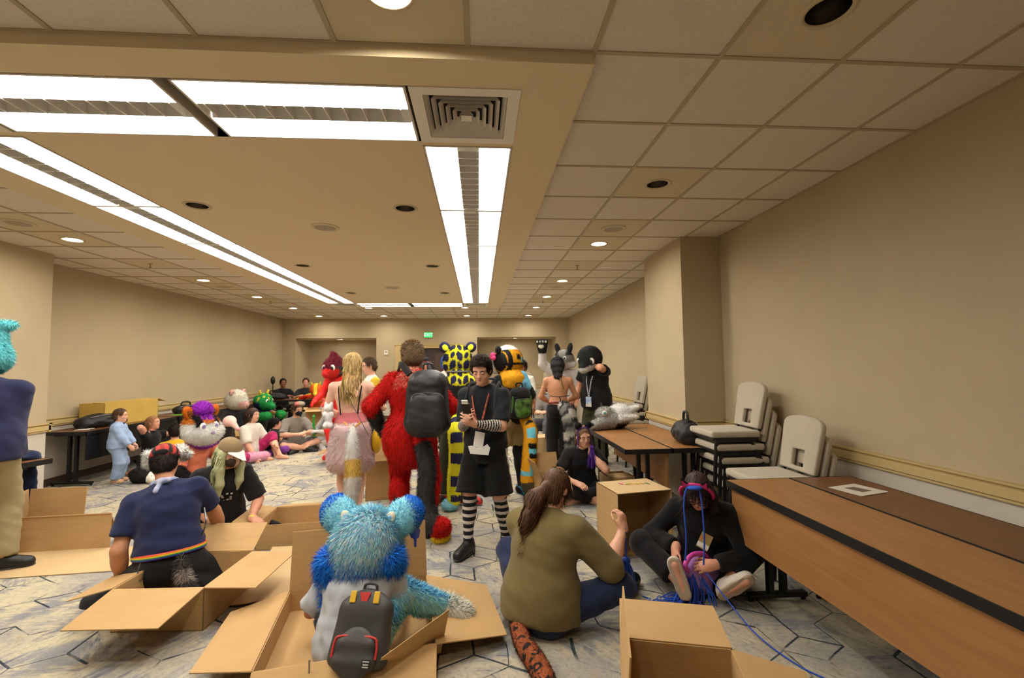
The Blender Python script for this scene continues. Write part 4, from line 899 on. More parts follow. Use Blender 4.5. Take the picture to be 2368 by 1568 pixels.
    def shoes(s, m, sole_m=None, which='LR', add=0.010, high=0.0, name='shoe', vox=None, region=None, mats=None):
        for nm in which:
            b = SDF(); S, J = s.S, s.J; a, d, n = J['an'+nm], J['fd'+nm], J['fn'+nm]; n = nrm(n-d*(n@d)); so_ = a-n*0.078*S; sd = np.cross(d, n)
            b.cone(a-d*0.045*S-n*0.035*S, a+d*0.14*S-n*0.048*S, 0.036*S+add*0.6, 0.036*S+add*0.6, 0.03); b.cone(a+d*0.02*S-n*0.005*S, a+d*0.14*S-n*0.045*S, 0.032*S+add, 0.026*S+add, 0.03)
            b.cone(a-d*0.02*S, a+n*(0.0+high)*S-d*0.015*S, 0.038*S+add, 0.038*S+add*0.8, 0.02, clip=[(a+n*(0.02+high)*S, n)])
            o, P, Q = sobj(name, b, vox or min(max(s.vox, 0.009)*1.1, 0.013), mats or [m], s.root, region, clips=[(so_, -n)])
            if sole_m is not None:
                q = SDF(); q.cone(so_-d*0.045*S, so_+d*0.05*S, 0.037*S+add*0.7, 0.036*S+add*0.7, 0.02); q.cone(so_+d*0.04*S, so_+d*0.145*S, 0.037*S+add*0.7, 0.037*S+add*0.7, 0.02)
                sobj('sole', q, vox or min(max(s.vox, 0.009)*1.1, 0.013), [sole_m], o, clips=[(so_+n*0.018*S, n), (so_, -n)])
    def hat_part(s, name, sdf, m, clips=(), vox=None, parent=None, region=None, infl=0.0): return sobj(name, sdf, vox or s.vox*0.8, m if isinstance(m, list) else [m], parent or s.root, region, infl, clips)
    def hair(s, col, style='short', length=0.03, n=9000, seed=3, extra=None, cutz=-0.02, facey=0.055, name='hair', curl=0.35, top=9.0):
        """a scalp cap plus strands; style short / long / tail"""
        h = s.hs; b = SDF(); F = s.HM; ms = shades(col, 3, 0.3, 0.55)
        b.ell(s.hp(0, -0.016, 0.034), V(0.083, 0.100, 0.092)*h, F, 0.01); b.ell(s.hp(0, -0.045, -0.02), V(0.076, 0.07, 0.075)*h, F, 0.02)
        b.ell(s.hp(0, 0.112, -0.045), V(0.085, 0.102, 0.136)*h, F, 0.012, sub=True)
        for sd in (-1, 1): b.ell(s.hp(sd*0.09, 0.02, -0.045), V(0.03, 0.045, 0.05)*h, F, 0.01, sub=True)
        if extra: extra(b, s)
        o, P, Q = sobj(name, b, min(max(s.vox, 0.009), 0.013), ms[1:2], s.root)
        if style == 'short':
            def comb(p, nn): q = (p-s.hc)@s.HM; v = np.stack([q[:, 0]*2, q[:, 1]-0.02, -np.abs(q[:, 2])*0.7-0.02], 1); v /= np.linalg.norm(v, axis=1)[:, None]; return v@s.HM.T
            kp = lambda p, nn: (lambda q: (q[:, 1] < 0.052) | (q[:, 2] > 0.092))((p-s.hc)@s.HM/s.hs)
            fur(o, P, Q, ms, None, 120000, length, 0.006*h, comb, 0.5, curl, 3, 'strands', keep=kp, seed=seed, maxn=n)
        else:
            def comb(p, nn):
                q = (p-s.hp(0, -0.02, 0.09)); v = np.stack([q[:, 0]*6, q[:, 1]*6, -np.ones(len(p))*0.8], 1); return v/np.linalg.norm(v, axis=1)[:, None]
            def keep(p, nn): q = (p-s.hc)@s.HM/s.hs; return ((q[:, 1] < 0.055) | (q[:, 2] > 0.085)) & ((q[:, 2] < top) | (q[:, 2] < -0.0))
            Lf = lambda p: length*np.clip(0.40+0.60*(s.hc[2]+0.09*s.hs-p[:, 2])/(0.12*s.hs), 0.40, 1.0)
            fur(o, P, Q, ms, None, 160000, Lf, 0.008*h, comb, 0.02, curl*0.35, 3, 'strands', keep=keep, seed=seed, maxn=n, droop=0.15, grav=0.35)
        return o
    def face(s, eye=(60, 50, 40), brow=(60, 42, 30), lips=(186, 104, 94), closed=False, whole=True):
        h = s.hs; M4 = Matrix(s.HM.tolist()).to_3x3()
        for sd in (-1, 1):
            c = s.hp(sd*0.031, 0.0800, 0.004)
            e = MB().ell(c, (0.0122*h,)*3, 12, 8).build('eye', mat('eye white', (232, 228, 222), 0.25), s.root)
            MB().ell(s.hp(sd*0.031, 0.0872, 0.003 if not closed else -0.001), (0.0066*h, 0.0062*h, 0.0066*h), 10, 6, M4).build('iris', mat('iris %d %d %d' % eye, eye, 0.2), e)
            MB().ell(s.hp(sd*0.031, 0.0822, 0.0115 if not closed else 0.0075), (0.0160*h, 0.0118*h, (0.006 if not closed else 0.0095)*h), 12, 6, M4).build('eyelid', s.skin, e)
            MB().tube([s.hp(sd*0.013, 0.0905, 0.023), s.hp(sd*0.032, 0.0895, 0.029), s.hp(sd*0.051, 0.079, 0.024)], [0.0035*h, 0.0042*h, 0.002*h], 6).build('eyebrow', mat('brow %d %d %d' % brow, brow, 0.8), s.root)
        if whole:
            b = MB(); b.tube([s.hp(-0.022, 0.0845, -0.0605), s.hp(-0.007, 0.0915, -0.0565), s.hp(0.007, 0.0915, -0.0565), s.hp(0.022, 0.0845, -0.0605)], [0.002*h, 0.0052*h, 0.0052*h, 0.002*h], 8)
            b.tube([s.hp(-0.020, 0.084, -0.0625), s.hp(0, 0.0910, -0.0665), s.hp(0.020, 0.084, -0.0625)], [0.002*h, 0.0062*h, 0.002*h], 8); b.build('lips', mat('lips %d %d %d' % lips, lips, 0.45), s.root)
def frame_z(d):
    d = nrm(d); u = V(0, 0, 1) if abs(d[2]) < 0.9 else V(1, 0, 0); x = nrm(np.cross(u, d)); return np.stack([x, np.cross(d, x), d], 1)
# ------------------------------------------------------------------ shared bits for the people
def sitcross(S=1.0, sp=1.0, fy=0.30):
    return dict(pelvis=(0, 0, 0.115*S), LF=(0.10*S, fy*S, 0.075*S), RF=(-0.10*S, (fy+0.06)*S, 0.075*S), Lkn=(-1*sp, 0.3, 0.25), Rkn=(1*sp, 0.3, 0.25), Lfd=(0.8, 0.4, -0.1), Rfd=(-0.8, 0.4, -0.1))
def stand(S=1.0, w=0.10): return dict(pelvis=(0, 0, 0.93*S), LF=(-w*S, 0, 0.083*S), RF=(w*S, 0, 0.083*S))
BLK = cloth('black', (24, 24, 27)); CHAR = cloth('charcoal', (44, 45, 49)); NAVY = cloth('navy', (34, 40, 74)); WHT = cloth('white', (222, 218, 210)); GRY = cloth('grey', (126, 122, 118))
JEAN = cloth('denim', (38, 48, 78), var=0.2); KHAKI = cloth('khaki', (150, 134, 98)); DGREEN = cloth('dark green', (52, 58, 44))
SOLE = mat('grey rubber', (66, 66, 68), 0.7); SOLEW = mat('white rubber', (214, 208, 198), 0.7); SHOEB = mat('black shoe', (20, 20, 23), 0.45, bump=0.1, bscale=90)
def tubeline(name, pts, r, m, parent=None, n=8, sm=True):
    return MB().tube(catmull(pts) if sm else pts, r, n).build(name, m, parent)
def catmull(pts, sub=6):
    p = [Vector(q) for q in pts]; o = []
    for i in range(len(p)-1):
        a, b, c, d = p[max(i-1, 0)], p[i], p[i+1], p[min(i+2, len(p)-1)]
        for k in range(sub):
            t = k/sub; o.append(0.5*((2*b)+(c-a)*t+(2*a-5*b+4*c-d)*t*t+(3*b-a-3*c+d)*t**3))
    o.append(p[-1]); return o
def radlist(rs, n):
    x = np.linspace(0, len(rs)-1, n); return list(np.interp(x, range(len(rs)), rs))
def tail(H, name, pts, rads, cols, region, vox=0.012, flen=0.03, n=9000, per=14000, comb=None, label=None, width=0.006):
    P = catmull(pts, 5); R = radlist(rads, len(P)); b = SDF(); b.chain([np.array(q) for q in P], R, 0.02)
    ms = furmats(cols, 3); o, P_, Q_ = sobj(name, b, vox, ms[1::3], H.root, region)
    if label: o['label'] = label
    fur(o, P_, Q_, ms, region, per, flen, width, comb if comb is not None else (0, 0, -1), 0.35, 0.3, 3, maxn=n)
    return o
def along(pts):
    """fraction of the way along a polyline"""
    P = np.array([list(q) for q in catmull(pts, 5)])
    def f(p): d = ((p[:, None, :]-P[None])**2).sum(2); return d.argmin(1)/(len(P)-1)
    return f
def bear_head(H, R, cols, region, label=None, vox=0.009, flen=0.04, per=15000, n=16000, muzzle=None, ears=(), extra=None, sx=1.0, sz=1.0, width=0.007, comb=None, off=(0, 0, 0), lift=0.4, seed=5):
    """a round costume head over the wearer's own; ears = [(x,y,z, rx,ry,rz, colour index, inner colour index or None)] in radii"""
    c = H.hc+H.HM@V(*off); F = H.HM; b = SDF(); b.ell(c, V(R*sx, R*0.98, R*0.95*sz), F, 0.03)
    pt = lambda x, y, z: c+F@(V(x, y, z)*R)
    H.bh = pt; H.bR = R
    if muzzle: b.cone(pt(0, 0.7, -0.3), pt(0, 0.7+muzzle[0], -0.35), R*muzzle[1], R*muzzle[1]*0.8, 0.06)
    if extra: extra(b, pt, R, F)
    loc = lambda p: ((p-c)@F)/R
    reg = lambda p: region(loc(p)); ms = furmats(cols, 3)
    o, P, Q = sobj('costume_head', b, vox*1.35, ms[1::3], H.root, reg)
    if label: o['label'] = label
    if n: fur(o, P, Q, ms, reg, per, flen, width, comb if comb is not None else (lambda p, nn: (np.stack([np.zeros(len(p)), -0.5*np.ones(len(p)), -1*np.ones(len(p))], 1))@F.T), lift, 0.3, 3, maxn=n, seed=seed)
    for e in ears:
        x, y, z, rx, ry, rzz, ci, ii = e[:8]; tilt = e[8] if len(e) > 8 else 0; Fe = F@roty(tilt); q = SDF(); q.ell(pt(x, y, z), V(rx, ry, rzz)*R, Fe, 0.01)
        eo, P2, Q2 = sobj('ear', q, vox*0.8, [ms[ci*3+1]], o); fur(eo, P2, Q2, ms[ci*3:ci*3+3], None, per, flen*0.5, width*0.8, (0, 0, 0), 0.6, 0.35, 3, maxn=max(1200, n//8))
        if ii is not None:
            fy = e[9] if len(e) > 9 else 1
            MB().ell(pt(x, y, z)+Fe@(V(0, fy*ry*0.55, -rzz*0.10)*R), (rx*R*0.62, ry*R*0.62, rzz*R*0.68), 14, 8, Matrix(Fe.tolist())).build('inner_ear', ms[ii*3+1], eo)
    return o
def ceye(H, parent, x, y, z, r, white=(240, 238, 230), iris=(30, 40, 60)):
    F = Matrix(H.HM.tolist()); e = MB().ell(H.bh(x, y, z), (r*H.bR, r*0.5*H.bR, r*1.15*H.bR), 14, 9, F).build('eye', mat('toy eye %d %d %d' % white, white, 0.3), parent)
    MB().ell(H.bh(x, y+r*0.35, z-0.1*r), (r*0.55*H.bR, r*0.3*H.bR, r*0.7*H.bR), 12, 8, F).build('iris', mat('toy iris %d %d %d' % iris, iris, 0.3), e); return e
def strapline(name, H, pts, w, m, parent, thick=0.005):
    """flat band through points given in the person's frame"""
    P = catmull(pts, 6); vs = []; fs = []
    for i, p in enumerate(P):
        d = (P[min(i+1, len(P)-1)]-P[max(i-1, 0)]).normalized(); out = Vector((p.x-H.ch[0], p.y-H.ch[1], 0.0)); out = out.normalized() if out.length > 1e-6 else Vector((0, 1, 0)); sd = d.cross(out).normalized(); out = sd.cross(d).normalized()
        for a, b in ((-1, -1), (1, -1), (1, 1), (-1, 1)): vs.append(p+sd*a*w/2+out*b*thick/2)
    for i in range(len(P)-1):
        for k in range(4): fs.append((4*i+k, 4*i+(k+1) % 4, 4*i+4+(k+1) % 4, 4*i+4+k))
    return MB().add(vs, fs, True).build(name, m, parent)
def cap_on(H, m, brim_m=None, brim_dir=1, brim=0.07, name='cap', vox=0.007, region=None):
    b = SDF(); b.ell(H.hp(0, -0.012, 0.040), V(0.090, 0.108, 0.094)*H.hs, H.HM, 0.01); z = H.hp(0, 0, 0.030); n = -H.HM[:, 2]
    o = H.hat_part(name, b, m, [(z, n)], vox, region=region)[0]
    if brim:
        q = SDF(); q.cone(H.hp(0, brim_dir*0.07, 0.036), H.hp(0, brim_dir*(0.09+brim), 0.030), 0.062*H.hs, 0.052*H.hs, 0.01, flat=(H.HM[:, 2], 0.12)); H.hat_part('brim', q, brim_m or (m[0] if isinstance(m, list) else m), vox=0.006, parent=o)
    return o
def backpack(label, H, c, size, m, m2, rz=0, lean=0, logo=None, name='backpack'):
    """carried on the back; c in the wearer's frame"""
    w, d, h = size; t = thing(name, label, 'backpack', H.w(c), H.rz+rz); t.rotation_euler = (R_(lean), 0, R_(H.rz+rz))
    b = SDF(); b.cone((-w/2+d*0.5, 0, -h/2+d*0.5), (w/2-d*0.5, 0, -h/2+d*0.5), d*0.5, d*0.5, 0.05); b.cone((-w/2+d*0.6, 0, h/2-d*0.6), (w/2-d*0.6, 0, h/2-d*0.6), d*0.45, d*0.45, 0.05)
    for x in (-1, 0, 1): b.cone((x*(w/2-d*0.55), 0, -h/2+d*0.5), (x*(w/2-d*0.6), 0, h/2-d*0.6), d*0.5, d*0.45, 0.05)
    sobj('bag_body', b, 0.012, [m], t, wrinkle=folds(0.004, 5))
    q = SDF(); q.cone((-w*0.16, -d*0.44, -h*0.30), (-w*0.16, -d*0.44, -h*0.02), w*0.24, w*0.22, 0.04, flat=((0, 1, 0), 0.42)); q.cone((w*0.16, -d*0.44, -h*0.30), (w*0.16, -d*0.44, -h*0.02), w*0.24, w*0.22, 0.04, flat=((0, 1, 0), 0.42)); po = sobj('front_pocket', q, 0.009, [m2], t, wrinkle=folds(0.003, 9))[0]
    q = SDF(); q.cone((-w*0.16, -d*0.34, h*0.27), (w*0.16, -d*0.34, h*0.27), h*0.13, h*0.13, 0.03, flat=((0, 1, 0), 0.5)); sobj('top_pocket', q, 0.009, [m2], t)
    for s_ in (-1, 1): MB().bar((s_*w*0.42, -d*0.30, h*0.2), (s_*w*0.46, -d*0.30, -h*0.32), 0.022, 0.006, (0, 1, 0)).build('side_strap', m2, t)
    MB().tube(catmull([(-w*0.30, -d*0.50, h*0.02), (-w*0.25, -d*0.57, h*0.10), (w*0.25, -d*0.57, h*0.10), (w*0.30, -d*0.50, h*0.02)]), 0.004, 6).build('zip', mat('zip grey', (80, 80, 84), 0.4), po)
    MB().tube(catmull([(-0.04, d*0.15, h/2-0.02), (-0.035, d*0.15, h/2+0.035), (0.035, d*0.15, h/2+0.035), (0.04, d*0.15, h/2-0.02)]), 0.009, 8).build('grab_handle', m, t)
    return t
# ------------------------------------------------------------------ foreground people
# 1. standing with a phone
S = 0.955
H = Human('person in black tee, shorts and striped socks looking down at a phone', (0.05, 4.0, 0), 160, S, **{**stand(S), 'LF': (-0.16, -0.06, 0.083), 'RF': (0.10, 0.17, 0.083)}, lean=3, hunch=6, head=(6, -24, 0), RH=(0.055, 0.29, 1.105), LH=(-0.015, 0.30, 1.085),
          Rel=(0.5, -0.8, -0.6), Lel=(-0.8, -0.5, -0.6), vox=0.0085, skin_m=skin('fair'), Rhand=dict(dir=(-0.35, 0.75, 0.55), palm=(-0.75, -0.1, 0.35), curl=0.85), Lhand=dict(dir=(0.45, 0.7, 0.55), palm=(0.75, -0.1, 0.35), curl=0.85),
          Lfd=(-0.55, 1, 0), Rfd=(0.25, 1, 0), shw=0.172)
H.body(); H.shirt(cloth('black tee', (30, 32, 36)), 0.86, 0.16, loose=0.022, sl_add=0.010, amp=0.005)
sh = cloth('black shorts', (18, 18, 20)); st = cloth('white stripe', (210, 206, 200))
def shorts_reg(p):
    d = np.abs(np.abs(p[:, 0])-0.0); return ((p[:, 0] < -0.155) & (np.abs(p[:, 1]+0.02) < 0.05)).astype(int) | ((p[:, 0] > 0.165) & (np.abs(p[:, 1]-0.02) < 0.04)).astype(int)
H.pants(sh, 0.98, loose=0.030, flare=0.022, name='shorts', rise=0.05, mats=[sh, st], region=shorts_reg)
SBK, SWH = cloth('sock black', (22, 22, 24)), cloth('sock white', (196, 186, 178))
for nm in 'LR':
    b = SDF(); k, a = H.J['kn'+nm], H.J['an'+nm]; H.leg(b, nm, add=0.004); cl = [(k+(a-k)*0.02, nrm(k-a))]
    sobj('striped_sock', b, 0.008, [SWH, SBK], H.root, lambda p: ((p[:, 2]/0.056) % 1 < 0.5).astype(int), clips=cl)
    e, w_ = H.J['el'+nm], H.J['wr'+nm]; d = nrm(w_-e); b = SDF(); H.arm(b, nm, add=0.004)
    sobj('striped_arm_sleeve', b, 0.007, [SWH, SBK], H.root, lambda p, e=e, d=d: ((((p-e)@d)/0.022) % 1 < 0.5).astype(int), clips=[(e+(w_-e)*0.10, -d), (w_, d)])
H.shoes(SHOEB, SOLE, high=0.03); H.hair((46, 34, 28), 'short', 0.022, n=14000, extra=lambda b, s: b.ell(s.hp(0, 0.02, 0.09), V(0.07, 0.075, 0.035)*s.hs, s.HM, 0.02)); H.face(closed=True, brow=(40, 28, 22))
LY = mat('orange lanyard', (196, 92, 50), 0.7, col2=(40, 34, 34), vscale=45)
ly = thing('lanyard', 'orange and black lanyard with a white card on the phone user', 'lanyard', H.w((0, 0, 0)), H.rz)
zf = lambda x, z, y: (x, y, z)
n_ = H.nk
strapline('strap', H, [(-0.065, n_[1]-0.02, n_[2]+0.01), (-0.075, n_[1]+0.075, n_[2]-0.06), (-0.05, 0.175, 1.15), (-0.015, 0.175, 1.02)], 0.017, LY, ly)
strapline('strap', H, [(0.065, n_[1]-0.02, n_[2]+0.01), (0.075, n_[1]+0.075, n_[2]-0.06), (0.03, 0.175, 1.15), (-0.01, 0.180, 1.02)], 0.017, LY, ly)
MB().cbox((0, 0, 0), (0.085, 0.004, 0.125), Matrix.Translation((-0.012, 0.19, 0.945)) @ Matrix.Rotation(R_(-10), 4, 'Y')).build('card', mat('card white', (226, 222, 216), 0.5), ly)
pg = thing('paper_sheet', 'crumpled white paper sheet hanging at the waist of the phone user', 'paper', H.w((-0.02, 0.19, 0.86)), H.rz+8)
b = MB(); b.prism([(-0.085, 0, 0.02), (-0.07, 0, -0.04), (0.08, 0.0, -0.03), (0.10, 0, 0.03), (0.07, 0, 0.035), (0.02, 0, 0.02), (-0.03, 0, 0.03), (-0.06, 0, 0.05)], (0, 0.006, 0)); b.build('sheet', mat('soft white paper', (236, 234, 230), 0.7), pg)
ph = thing('smartphone', 'black phone held in both hands by the person in striped socks', 'phone', H.w((0.02, 0.375, 1.19)), H.rz); ph.rotation_euler = (R_(-28), 0, R_(H.rz))
MB().cbox((0, 0, 0), (0.072, 0.010, 0.15)).build('case', mat('phone black', (14, 14, 16), 0.3), ph, bevel=0.004); MB().cbox((0, -0.006, 0), (0.064, 0.001, 0.138)).build('screen', mat('phone screen', (150, 160, 170), 0.2, emit=0.6), ph)
MB().cbox((0, 0.004, 0.092), (0.05, 0.012, 0.03)).build('grip_tag', WHT, ph)
backpack('dark backpack on the back of the phone user', H, (0, -0.20, 1.18), (0.26, 0.13, 0.42), CHAR, BLK, 0)
for s_ in (-1, 1):
    strapline('shoulder_strap', H, [(s_*0.11, -0.13, 1.33), (s_*0.125, -0.02, 1.395), (s_*0.135, 0.10, 1.30), (s_*0.145, 0.10, 1.13), (s_*0.165, 0.0, 1.02)], 0.045, CHAR, H.root, 0.012)
# 2. red fur suit, charcoal limbs
S = 1.06
H = Human('person in shaggy red fur suit with charcoal sleeves and a black backpack', (-0.66, 4.50, 0), -6, S, pelvis=(0, -0.02, 0.95), LF=(-0.12, 0.0, 0.09), RF=(0.20, -0.12, 0.09), lean=6, hunch=10, head=(12, -4, 0), LH=(-0.33, 0.10, 0.98), RH=(0.22, 0.30, 1.05), Lel=(-0.7, -1, 0), Rel=(1, -0.4, -0.4),
          vox=0.0125, skin_m=skin('fair'), girth=1.18, limb=1.25, hipw=1.10, shw=0.178)
RED, CHR = (206, 24, 20), (58, 59, 62)
def redreg(p):
    z = p[:, 2]+0.03*np.sin(p[:, 0]*60)+0.02*np.sin(p[:, 1]*75); e = H.J['elL']; er = H.J['elR']
    ch = (z < 0.30) | ((p[:, 0] < -0.20) & (np.linalg.norm(p-H.J['wrL'], axis=1) < 0.235+0.02*np.sin(p[:, 2]*90))) | (np.linalg.norm(p-H.J['wrR'], axis=1) < 0.22)
    return ch.astype(int)
ms = furmats([RED, CHR], 3, spread=0.25)
b = SDF(); H.torso(b); H.leg(b, 'L', add=0.012); H.leg(b, 'R', add=0.012); H.arm(b, 'L', add=0.012); H.arm(b, 'R', add=0.012); H.foot(b, 'L', add=0.02); H.foot(b, 'R', add=0.02)
for nm in 'LR': H.hand(b, nm)
b.ell(H.P-H.up0*0.10*S-H.f0*0.04, V(0.225, 0.185, 0.24), None, 0.08); b.cone(H.nk-H.up2*0.05, H.nk+H.up2*0.02, 0.085, 0.075, 0.04)
o, P, Q = sobj('fur_suit', b, 0.013, ms[1::3], H.root, redreg, clips=[(H.nk+H.up2*0.035, H.up2)])
fur(o, P, Q, ms, redreg, 24000, 0.042, 0.0055, (0, 0, -1), 0.28, 0.28, 3, maxn=60000, droop=0.35)
b = SDF(); H.headsdf(b); H.torso(b); sobj('body', b, 0.010, [H.skin], H.root, clips=[(H.ch, -H.up2)])
H.hair((120, 96, 70), 'short', 0.035, n=14000, extra=lambda b, s: b.ell(s.hp(0, -0.01, 0.075), V(0.075, 0.09, 0.06)*s.hs, s.HM, 0.02))
tp = [(0.14, -0.20, 0.92), (0.22, -0.28, 0.66), (0.215, -0.32, 0.36), (0.27, -0.36, 0.20), (0.40, -0.36, 0.17)]; al = along(tp)
tail(H, 'tail', tp, [0.06, 0.065, 0.066, 0.075, 0.035], [CHR, RED], lambda p: ((al(p) > 0.80) | (al(p) < 0.10)).astype(int), 0.011, 0.035, 9000, 26000, label='charcoal tail with a red tip')
b = SDF(); b.ell((0.335, -0.22, 0.09), (0.085, 0.14, 0.085), None, 0.02); b.ell((0.335, -0.22, 0.02), (0.08, 0.13, 0.03), None, 0.02)
reg = lambda p: (p[:, 2] < 0.055).astype(int); fm = furmats([RED, (214, 168, 40)], 3); o, P, Q = sobj('paw_boot', b, 0.009, fm[1::3], H.root, reg, clips=[((0, 0, 0.002), V(0, 0, -1))]); fur(o, P, Q, fm, reg, 22000, 0.022, 0.005, (0, 0, -1), 0.5, 0.3, 3, maxn=4000)
backpack('large black backpack worn over the red fur suit', H, (0.24, -0.34, 1.24), (0.40, 0.24, 0.60), mat('black nylon', (26, 26, 29), 0.5, bump=0.2, bscale=200), mat('black nylon glossy', (34, 34, 38), 0.4, bump=0.2, bscale=200), 10, -6)
for s_ in (-1, 1): strapline('shoulder_strap', H, [(0.16+s_*0.10, -0.27, 1.48), (0.06+s_*0.13, -0.10, 1.57), (s_*0.16, 0.12, 1.45), (s_*0.17, 0.16, 1.20)], 0.06, BLK, H.root, 0.014)
# 3. blonde in pink
S = 0.985
H = Human('person with blond hair in a pink band top and fluffy pink skirt', (-1.36, 5.02, 0), 6, S, **stand(S, 0.085), lean=0, head=(18, -6, 4), LH=(-0.10, 0.24, 1.00), RH=(0.16, 0.26, 1.03), Lel=(-1, -0.45, -0.5), Rel=(1, -0.3, -0.6), vox=0.0105, skin_m=skin('pale'), hipw=1.06, girth=0.98, shw=0.178, limb=0.95)
H.body()
PK = cloth('pink rib', (214, 122, 128)); b = SDF(); H.torso(b); z0 = 1.035*S
sobj('band_top', b, 0.009, [PK], H.root, inflate=0.006, clips=[((0, 0, z0-0.055), V(0, 0, -1)), ((0, 0, z0+0.062), V(0, 0, 1))], wrinkle=lambda X, Y, Z: 0.0015*np.sin(Z*260+0*X+0*Y))
for s_ in (-1, 1): strapline('bra_strap', H, [(s_*0.085, -0.118, 1.06), (s_*0.098, -0.125, 1.20), (s_*0.115, -0.085, 1.335), (s_*0.115, 0.0, 1.375)], 0.013, BLK, H.root, 0.006)
b = SDF(); b.cone(H.P+V(0, 0, 0.02), H.P+V(0, 0, -0.32), 0.150, 0.215, 0.05, flat=(V(0, 1, 0), 0.86)); b.cone(H.P-V(0, 0.03, 0.05), H.P-V(0, 0.02, 0.3), 0.165, 0.20, 0.05)
PM = furmats([(232, 180, 184)], 3, spread=0.12); o, P, Q = sobj('skirt', b, 0.011, PM[1:2], H.root, inflate=0.01, clips=[((0, 0, H.P[2]+0.035), V(0, 0, 1)), ((0, 0, 0.49), V(0, 0, -1))]); fur(o, P, Q, PM, None, 24000, 0.04, 0.005, (0, 0, -1), 0.35, 0.35, 3, maxn=22000)
tp = [(0.04, -0.17, 0.92), (0.06, -0.27, 0.72), (0.07, -0.31, 0.45), (0.05, -0.32, 0.17)]; al = along(tp)
tail(H, 'tail', tp, [0.03, 0.055, 0.066, 0.048], [(236, 226, 208), (222, 168, 88)], lambda p: (((al(p) > 0.42) & (al(p) < 0.66)) | (al(p) > 0.93)).astype(int), 0.011, 0.032, 9000, 26000, label='cream tail with two tan bands')
for s_ in (-1, 1): strapline('tail_strap', H, [(0.04, -0.175, 0.925), (0.04+s_*0.05, -0.168, 0.955), (0.04+s_*0.085, -0.150, 0.985)], 0.018, mat('yellow strap', (226, 170, 40), 0.6), H.root, 0.006)
def longhair(b, s): b.cone(s.hp(0, -0.06, -0.02), s.hp(0, -0.075, -0.23), 0.085*s.hs, 0.088*s.hs, 0.04, flat=(s.HM[:, 1], 0.55)); b.ell(s.hp(0, -0.02, 0.05), V(0.088, 0.1, 0.08)*s.hs, s.HM, 0.02)
H.hair((176, 142, 96), 'long', 0.12, n=9000, extra=longhair, curl=0.12)
strapline('bag_strap', H, [(-0.05, -0.14, 1.33), (0.03, -0.15, 1.18), (0.12, -0.16, 1.0), (0.20, -0.14, 0.84)], 0.008, mat('grey strap', (120, 110, 104), 0.6), H.root, 0.004)
t = thing('round_bag', 'round yellow bag hanging at the hip above the pink skirt', 'bag', H.w((0.26, 0.03, 0.76)), H.rz); MB().ell((0, 0, 0), (0.055, 0.12, 0.135), 20, 12).build('pouch', mat('yellow vinyl', (232, 186, 20), 0.45), t); MB().tube(catmull([(0, -0.06, 0.11), (-0.03, -0.05, 0.18), (-0.06, -0.02, 0.22)]), 0.006, 6).build('strap', BLK, t)
t = thing('plush_toy', 'small white plush toy tucked under the left arm of the blonde person', 'plush toy', H.w((-0.215, -0.06, 1.04)), H.rz)
b = SDF(); b.ell((0, 0, 0.105), (0.055, 0.055, 0.052), None, 0.01); b.ell((0, 0, 0.0), (0.055, 0.05, 0.075), None, 0.015); b.ell((0.0, 0, -0.095), (0.05, 0.05, 0.05), None, 0.02)
for s_ in (-1, 1): b.ell((s_*0.045, -0.02, 0.03), (0.028, 0.03, 0.035), None, 0.01); b.ell((s_*0.03, -0.035, -0.11), (0.03, 0.035, 0.035), None, 0.01); b.ell((s_*0.035, 0, 0.155), (0.02, 0.015, 0.03), None, 0.008)
t.scale = (0.82, 0.82, 0.82); PL = furmats([(236, 228, 214)], 3, spread=0.08); o, P, Q = sobj('plush_body', b, 0.008, PL[1:2], t); fur(o, P, Q, PL, None, 40000, 0.012, 0.004, (0, 0, -1), 0.6, 0.4, 3, maxn=3500)
# 4. blue bear head in the box
S = 0.735
H = Human('person in grey tee and blue bear costume head sitting in a cardboard box', (-0.68, 2.56, 0), -4, S, pelvis=(0, 0, 0.10), LF=(-0.22, 0.40, 0.08), RF=('w', -0.19, 2.82, 0.12), Lkn=(-0.5, 0.3, 1), Rkn=(-0.1, 0.4, 1), lean=30, hunch=22, head=(0, -22, 2), LH=(-0.24, 0.30, 0.14), RH=(0.22, 0.38, 0.16), Lel=(-0.5, -0.8, -0.3), Rel=(0.5, -0.8, -0.4),
          vox=0.0105, skin_m=skin('tan'), shw=0.215, girth=1.2, Rfd=(0.55, -0.1, -0.7), Rfn=(0.6, 0, 0.7))
H.body(head=True); H.shirt(cloth('heather grey', (178, 182, 190), var=0.1), 0.95, 0.06, loose=0.05, sl_add=0.028, amp=0.008); H.pants(cloth('dark shorts', (40, 42, 50)), 0.6, loose=0.02)
LB, DB, WB = (122, 186, 244), (24, 100, 206), (206, 224, 250)
def breg(q):
    z, y, x = q[:, 2], q[:, 1], q[:, 0]; w = np.sin(x*9+z*5)+np.sin(z*13-x*4); r = np.zeros(len(q), int); r[(RNG.random(len(q)) < 0.30) & (z > -0.6)] = 2; r[(z < -0.62)] = 1; r[(np.abs(x) > 0.86) & (z < 0.1)] = 1; return r
hd = bear_head(H, 0.212, [LB, DB, WB], breg, 'shaggy light blue bear head seen from behind', 0.009, 0.045, 60000, 26000, width=0.006, off=(0, -0.02, -0.025), sx=0.92, sz=1.12, lift=0.32,
     ears=[(-0.90, 0.05, 0.86, 0.46, 0.28, 0.52, 0, None, -38), (0.90, 0.05, 0.86, 0.46, 0.28, 0.52, 0, None, 38)])
